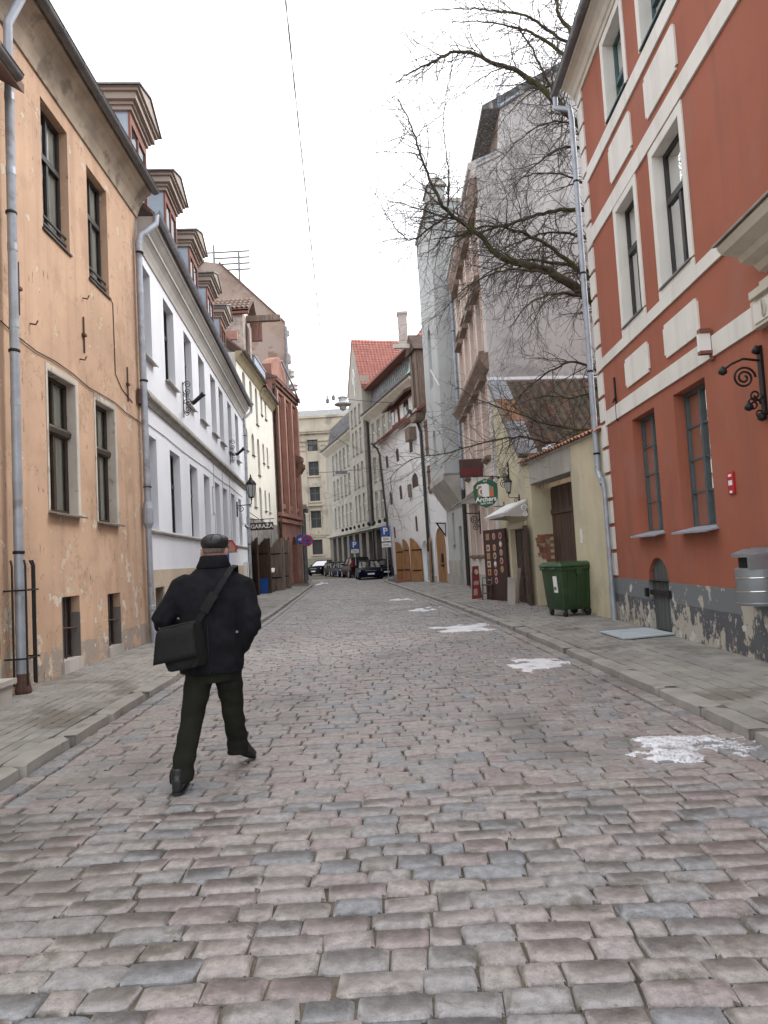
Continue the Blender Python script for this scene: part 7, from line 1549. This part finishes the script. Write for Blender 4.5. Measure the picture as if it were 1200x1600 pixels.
# coat with sleeves
ct = []
q = MB(); q.loft([ell((X-.03, Y-.005, .765), 0.228, .165, p=2.3), ell((X-.025, Y-.01, .82), 0.234, .172, p=2.3), ell((X-.02, Y-.01, .98), 0.233, .178, p=2.3), ell((X-.01, Y-.005, 1.12), 0.230, .178, p=2.4), ell((X, Y+.005, 1.28), 0.244, .172, p=2.5), ell((X, Y+.012, 1.38), 0.244, .150, p=2.4), ell((X, Y+.02, 1.455), 0.209, .118, p=2.3), ell((X, Y+.03, 1.51), 0.145, .098), ell((X+.005, Y+.045, 1.555), 0.094, .092), ell((X+.005, Y+.052, 1.575), 0.088, .088)]); ct.append(q)
ct.append(tubeloft([SL+Vector((.06, 0, -.005)), SL+Vector((-.005, 0, -.03)), SL.lerp(EL, .5), EL+Vector((.0, -.0, .03)), EL+Vector((.012, .03, -.008)), EL.lerp(WL, .55), WL], [.092, .098, .088, .080, .078, .068, .058], 18))
ct.append(tubeloft([SR+Vector((-.06, 0, -.005)), SR+Vector((.005, 0, -.03)), SR.lerp(ER, .5), ER+Vector((0, 0, .03)), ER+Vector((-.004, .01, -.03)), ER.lerp(WR, .6), WR+Vector((0, 0, -.01))], [.092, .098, .088, .080, .080, .070, .060], 18))
def fold_c(c):
    v = .0035*noise.noise((c.x*9, c.y*9, c.z*6)); ar = max(0, abs(c.x-X)-.24)
    v += .004*math.sin((c.z*1.0+abs(c.x-X)*1.3)*62+3*noise.noise((c.x*6, c.y*6, c.z*6)))*min(1, ar*9)
    v += .004*math.sin(c.x*26+2*noise.noise((c.x*3, 0, c.z*4)))*max(0, min(1, (1.2-c.z)*2.2)); return v
coat = remesh(ct, 'coat', m_coat, t, .0095, 16, fold_c)
q = MB(); q.loft([ell((X+.005, Y+.045+o_, z), rx, ry, n=26) for z, rx, ry, o_ in ((1.525, .118, .112, 0), (1.537, .130, .120, 0), (1.59, .106, .102, .008), (1.618, .099, .095, .012), (1.621, .088, .086, .014), (1.56, .084, .082, .01))]); q.build('collar', m_coat, coat, smooth='all')
q = MB(); q.tube([(X, Y-.171, .775), (X-.002, Y-.186, .95), (X, Y-.190, 1.12)], .003, 5); q.build('back_vent', m_blk, coat)
q = MB(); q.lathe((X+.195, Y-.13, 1.06), [(.010, 0), (.010, .006)], 8, (.4, -1, 0)); q.build('coat_button', m_zincd, coat)
q = MB(); q.loft([ell(HC+Vector((0, -.002, dz)), rx, ry, n=24) for dz, rx, ry in ((-.028, .079, .099), (-.02, .0835, .1045), (.012, .0865, .108), (.03, .0865, .108))]); q.build('hair', mat('short_grey_hair', (.14, .115, .10), rough=.9, var=.35, vscale=60, bump=.002, bscale=400), t, smooth='all')
# flat leather cap with short peak
q = MB(); hc = HC+Vector((.004, .0, .030)); q.loft([ell(hc+Vector((0, dy, dz)), rx, ry, n=26) for dz, dy, rx, ry in ((-.030, -.002, .087, .107), (-.016, -.004, .093, .114), (.006, -.006, .102, .124), (.030, -.002, .106, .130), (.052, .010, .100, .124), (.070, .026, .083, .104), (.083, .042, .054, .070), (.088, .05, .02, .025))]); cap = q.build('cap', m_cap, t, smooth='all')
md = cap.modifiers.new('s', 'SUBSURF'); md.levels = 1; md.render_levels = 1
q = MB(); q.loft([ell(hc+Vector((0, .10+o_, -.012-o_*.35)), rx, .008, (1, 0, 0), (0, .2, 1), 14) for o_, rx in ((-.01, .082), (.03, .078), (.055, .060), (.066, .035))]); q.build('cap_peak', m_cap, cap, smooth='all')
for k in range(3): 
    a = (-.8, 0, .8)[k]; pts = [hc+Vector((.108*math.sin(a)*math.cos(e), -.002-.128*math.cos(a)*math.cos(e)+.03*math.sin(e), .036+.052*math.sin(e))) for e in np.linspace(0, 1.45, 7)]; q = MB(); q.tube(pts, .0022, 4); q.build('cap_seam', m_blk, cap)
# shoulder bag behind the left hip, and its strap
b = thing('shoulder_bag', (-1.58, 5.1, .8), 'black flap messenger bag hanging at left hip of the walking man', 'bag')
bc = Vector((-1.470, 5.085, 1.00)); ba = R(-13); ex = Vector((math.cos(ba)*.93, -.30, -math.sin(ba)*-.9*-1)).normalized(); ex = Vector((.90, -.20, .16)).normalized(); ey = Vector((-.24, -.95, .05)); ey = (ey-ex*ey.dot(ex)).normalized(); ez = ex.cross(ey)*-1
ez = ez if ez.z > 0 else -ez
def bp(a, z, o_): return bc+ex*a*.9+ez*z*.92+ey*o_
q = MB(); q.loft([[bp(a*w_, z+sl*a, o_) for a, o_ in ((-1, -.02), (-.9, .045), (0, .062), (.9, .045), (1, -.02), (1, -.07), (-1, -.07))] for z, w_, sl in ((-.185, .10, 0), (-.175, .135, 0), (-.12, .155, 0), (.0, .155, 0), (.13, .150, 0), (.15, .14, 0))]); body = q.build('bag_body', m_bag, b, smooth=45)
q = MB(); F_ = [(-.150, .155), (.160, .155), (.155, -.105), (-.215, -.105)]; n = 8; rows = []
for i in range(n+1):
    f_ = i/n; l_ = (F_[0][0]+(F_[3][0]-F_[0][0])*f_, F_[0][1]+(F_[3][1]-F_[0][1])*f_); r_ = (F_[1][0]+(F_[2][0]-F_[1][0])*f_, F_[1][1]+(F_[2][1]-F_[1][1])*f_)
    rows.append([bp(l_[0]+(r_[0]-l_[0])*k/8, l_[1]+(r_[1]-l_[1])*k/8, .066+.014*f_+.010*math.sin(math.pi*k/8)-.05*(max(0, .2-f_)/.2)**2) for k in range(9)])
k0 = len(q.v)
for r_ in rows: q.v += [tuple(p) for p in r_]
for i in range(n):
    for k in range(8): a = k0+i*9+k; q.f.append((a, a+1, a+10, a+9))
fp = q.build('bag_flap', m_bag, b, smooth='all'); md = fp.modifiers.new('t', 'SOLIDIFY'); md.thickness = .007
q = MB(); q.tube([rows[i][3]+ey*.004 for i in range(n+1)], .0035, 5); q.tube([rows[n][k]+ey*.002 for k in range(9)], .0035, 5); q.tube([rows[i][8]+ey*.002 for i in range(n+1)], .0035, 5); q.build('flap_piping', m_bags, fp)
q = MB(); q.tube([bp(-.12, -.12, .05), bp(-.04, -.17, .066), bp(.07, -.17, .066), bp(.14, -.11, .05)], .004, 5); q.build('pocket_seam', m_bags, body)
def band(mb, pts, nrm, w_, th=.004):
    rings = []
    for i, p in enumerate(pts):
        p = Vector(p); d = (Vector(pts[min(i+1, len(pts)-1)])-Vector(pts[max(i-1, 0)])).normalized(); n_ = Vector(nrm[i]).normalized(); s_ = d.cross(n_).normalized()
        rings.append([p-s_*w_/2, p+s_*w_/2, p+s_*w_/2+n_*th, p-s_*w_/2+n_*th])
    mb.loft(rings)
st = [(-1.375, 5.125, 1.13), (-1.33, 5.125, 1.20), (-1.27, 5.128, 1.29), (-1.21, 5.140, 1.38), (-1.160, 5.185, 1.465), (-1.135, 5.26, 1.522), (-1.13, 5.36, 1.535), (-1.15, 5.46, 1.47), (-1.22, 5.535, 1.33), (-1.32, 5.55, 1.2), (-1.45, 5.53, 1.08), (-1.56, 5.42, 1.02), (-1.60, 5.25, 1.02), (-1.635, 5.11, 1.08)]
nn = [(0, -1, .1)]*3+[(0, -1, .25), (.1, -.8, .6), (.15, -.35, .95), (.15, .2, .95), (.1, .8, .5), (0, 1, 0), (-.2, 1, 0), (-.6, .8, 0), (-1, .3, 0), (-1, -.2, 0), (-.6, -.8, 0)]
q = MB(); band(q, st, nn, .042, .005); q.build('bag_strap', m_bags, b)
q = MB(); band(q, [(-1.315, 5.118, 1.22), (-1.27, 5.119, 1.295), (-1.235, 5.128, 1.345)], [(0, -1, .1)]*3, .066, .012); q.build('strap_pad', m_bag, b)
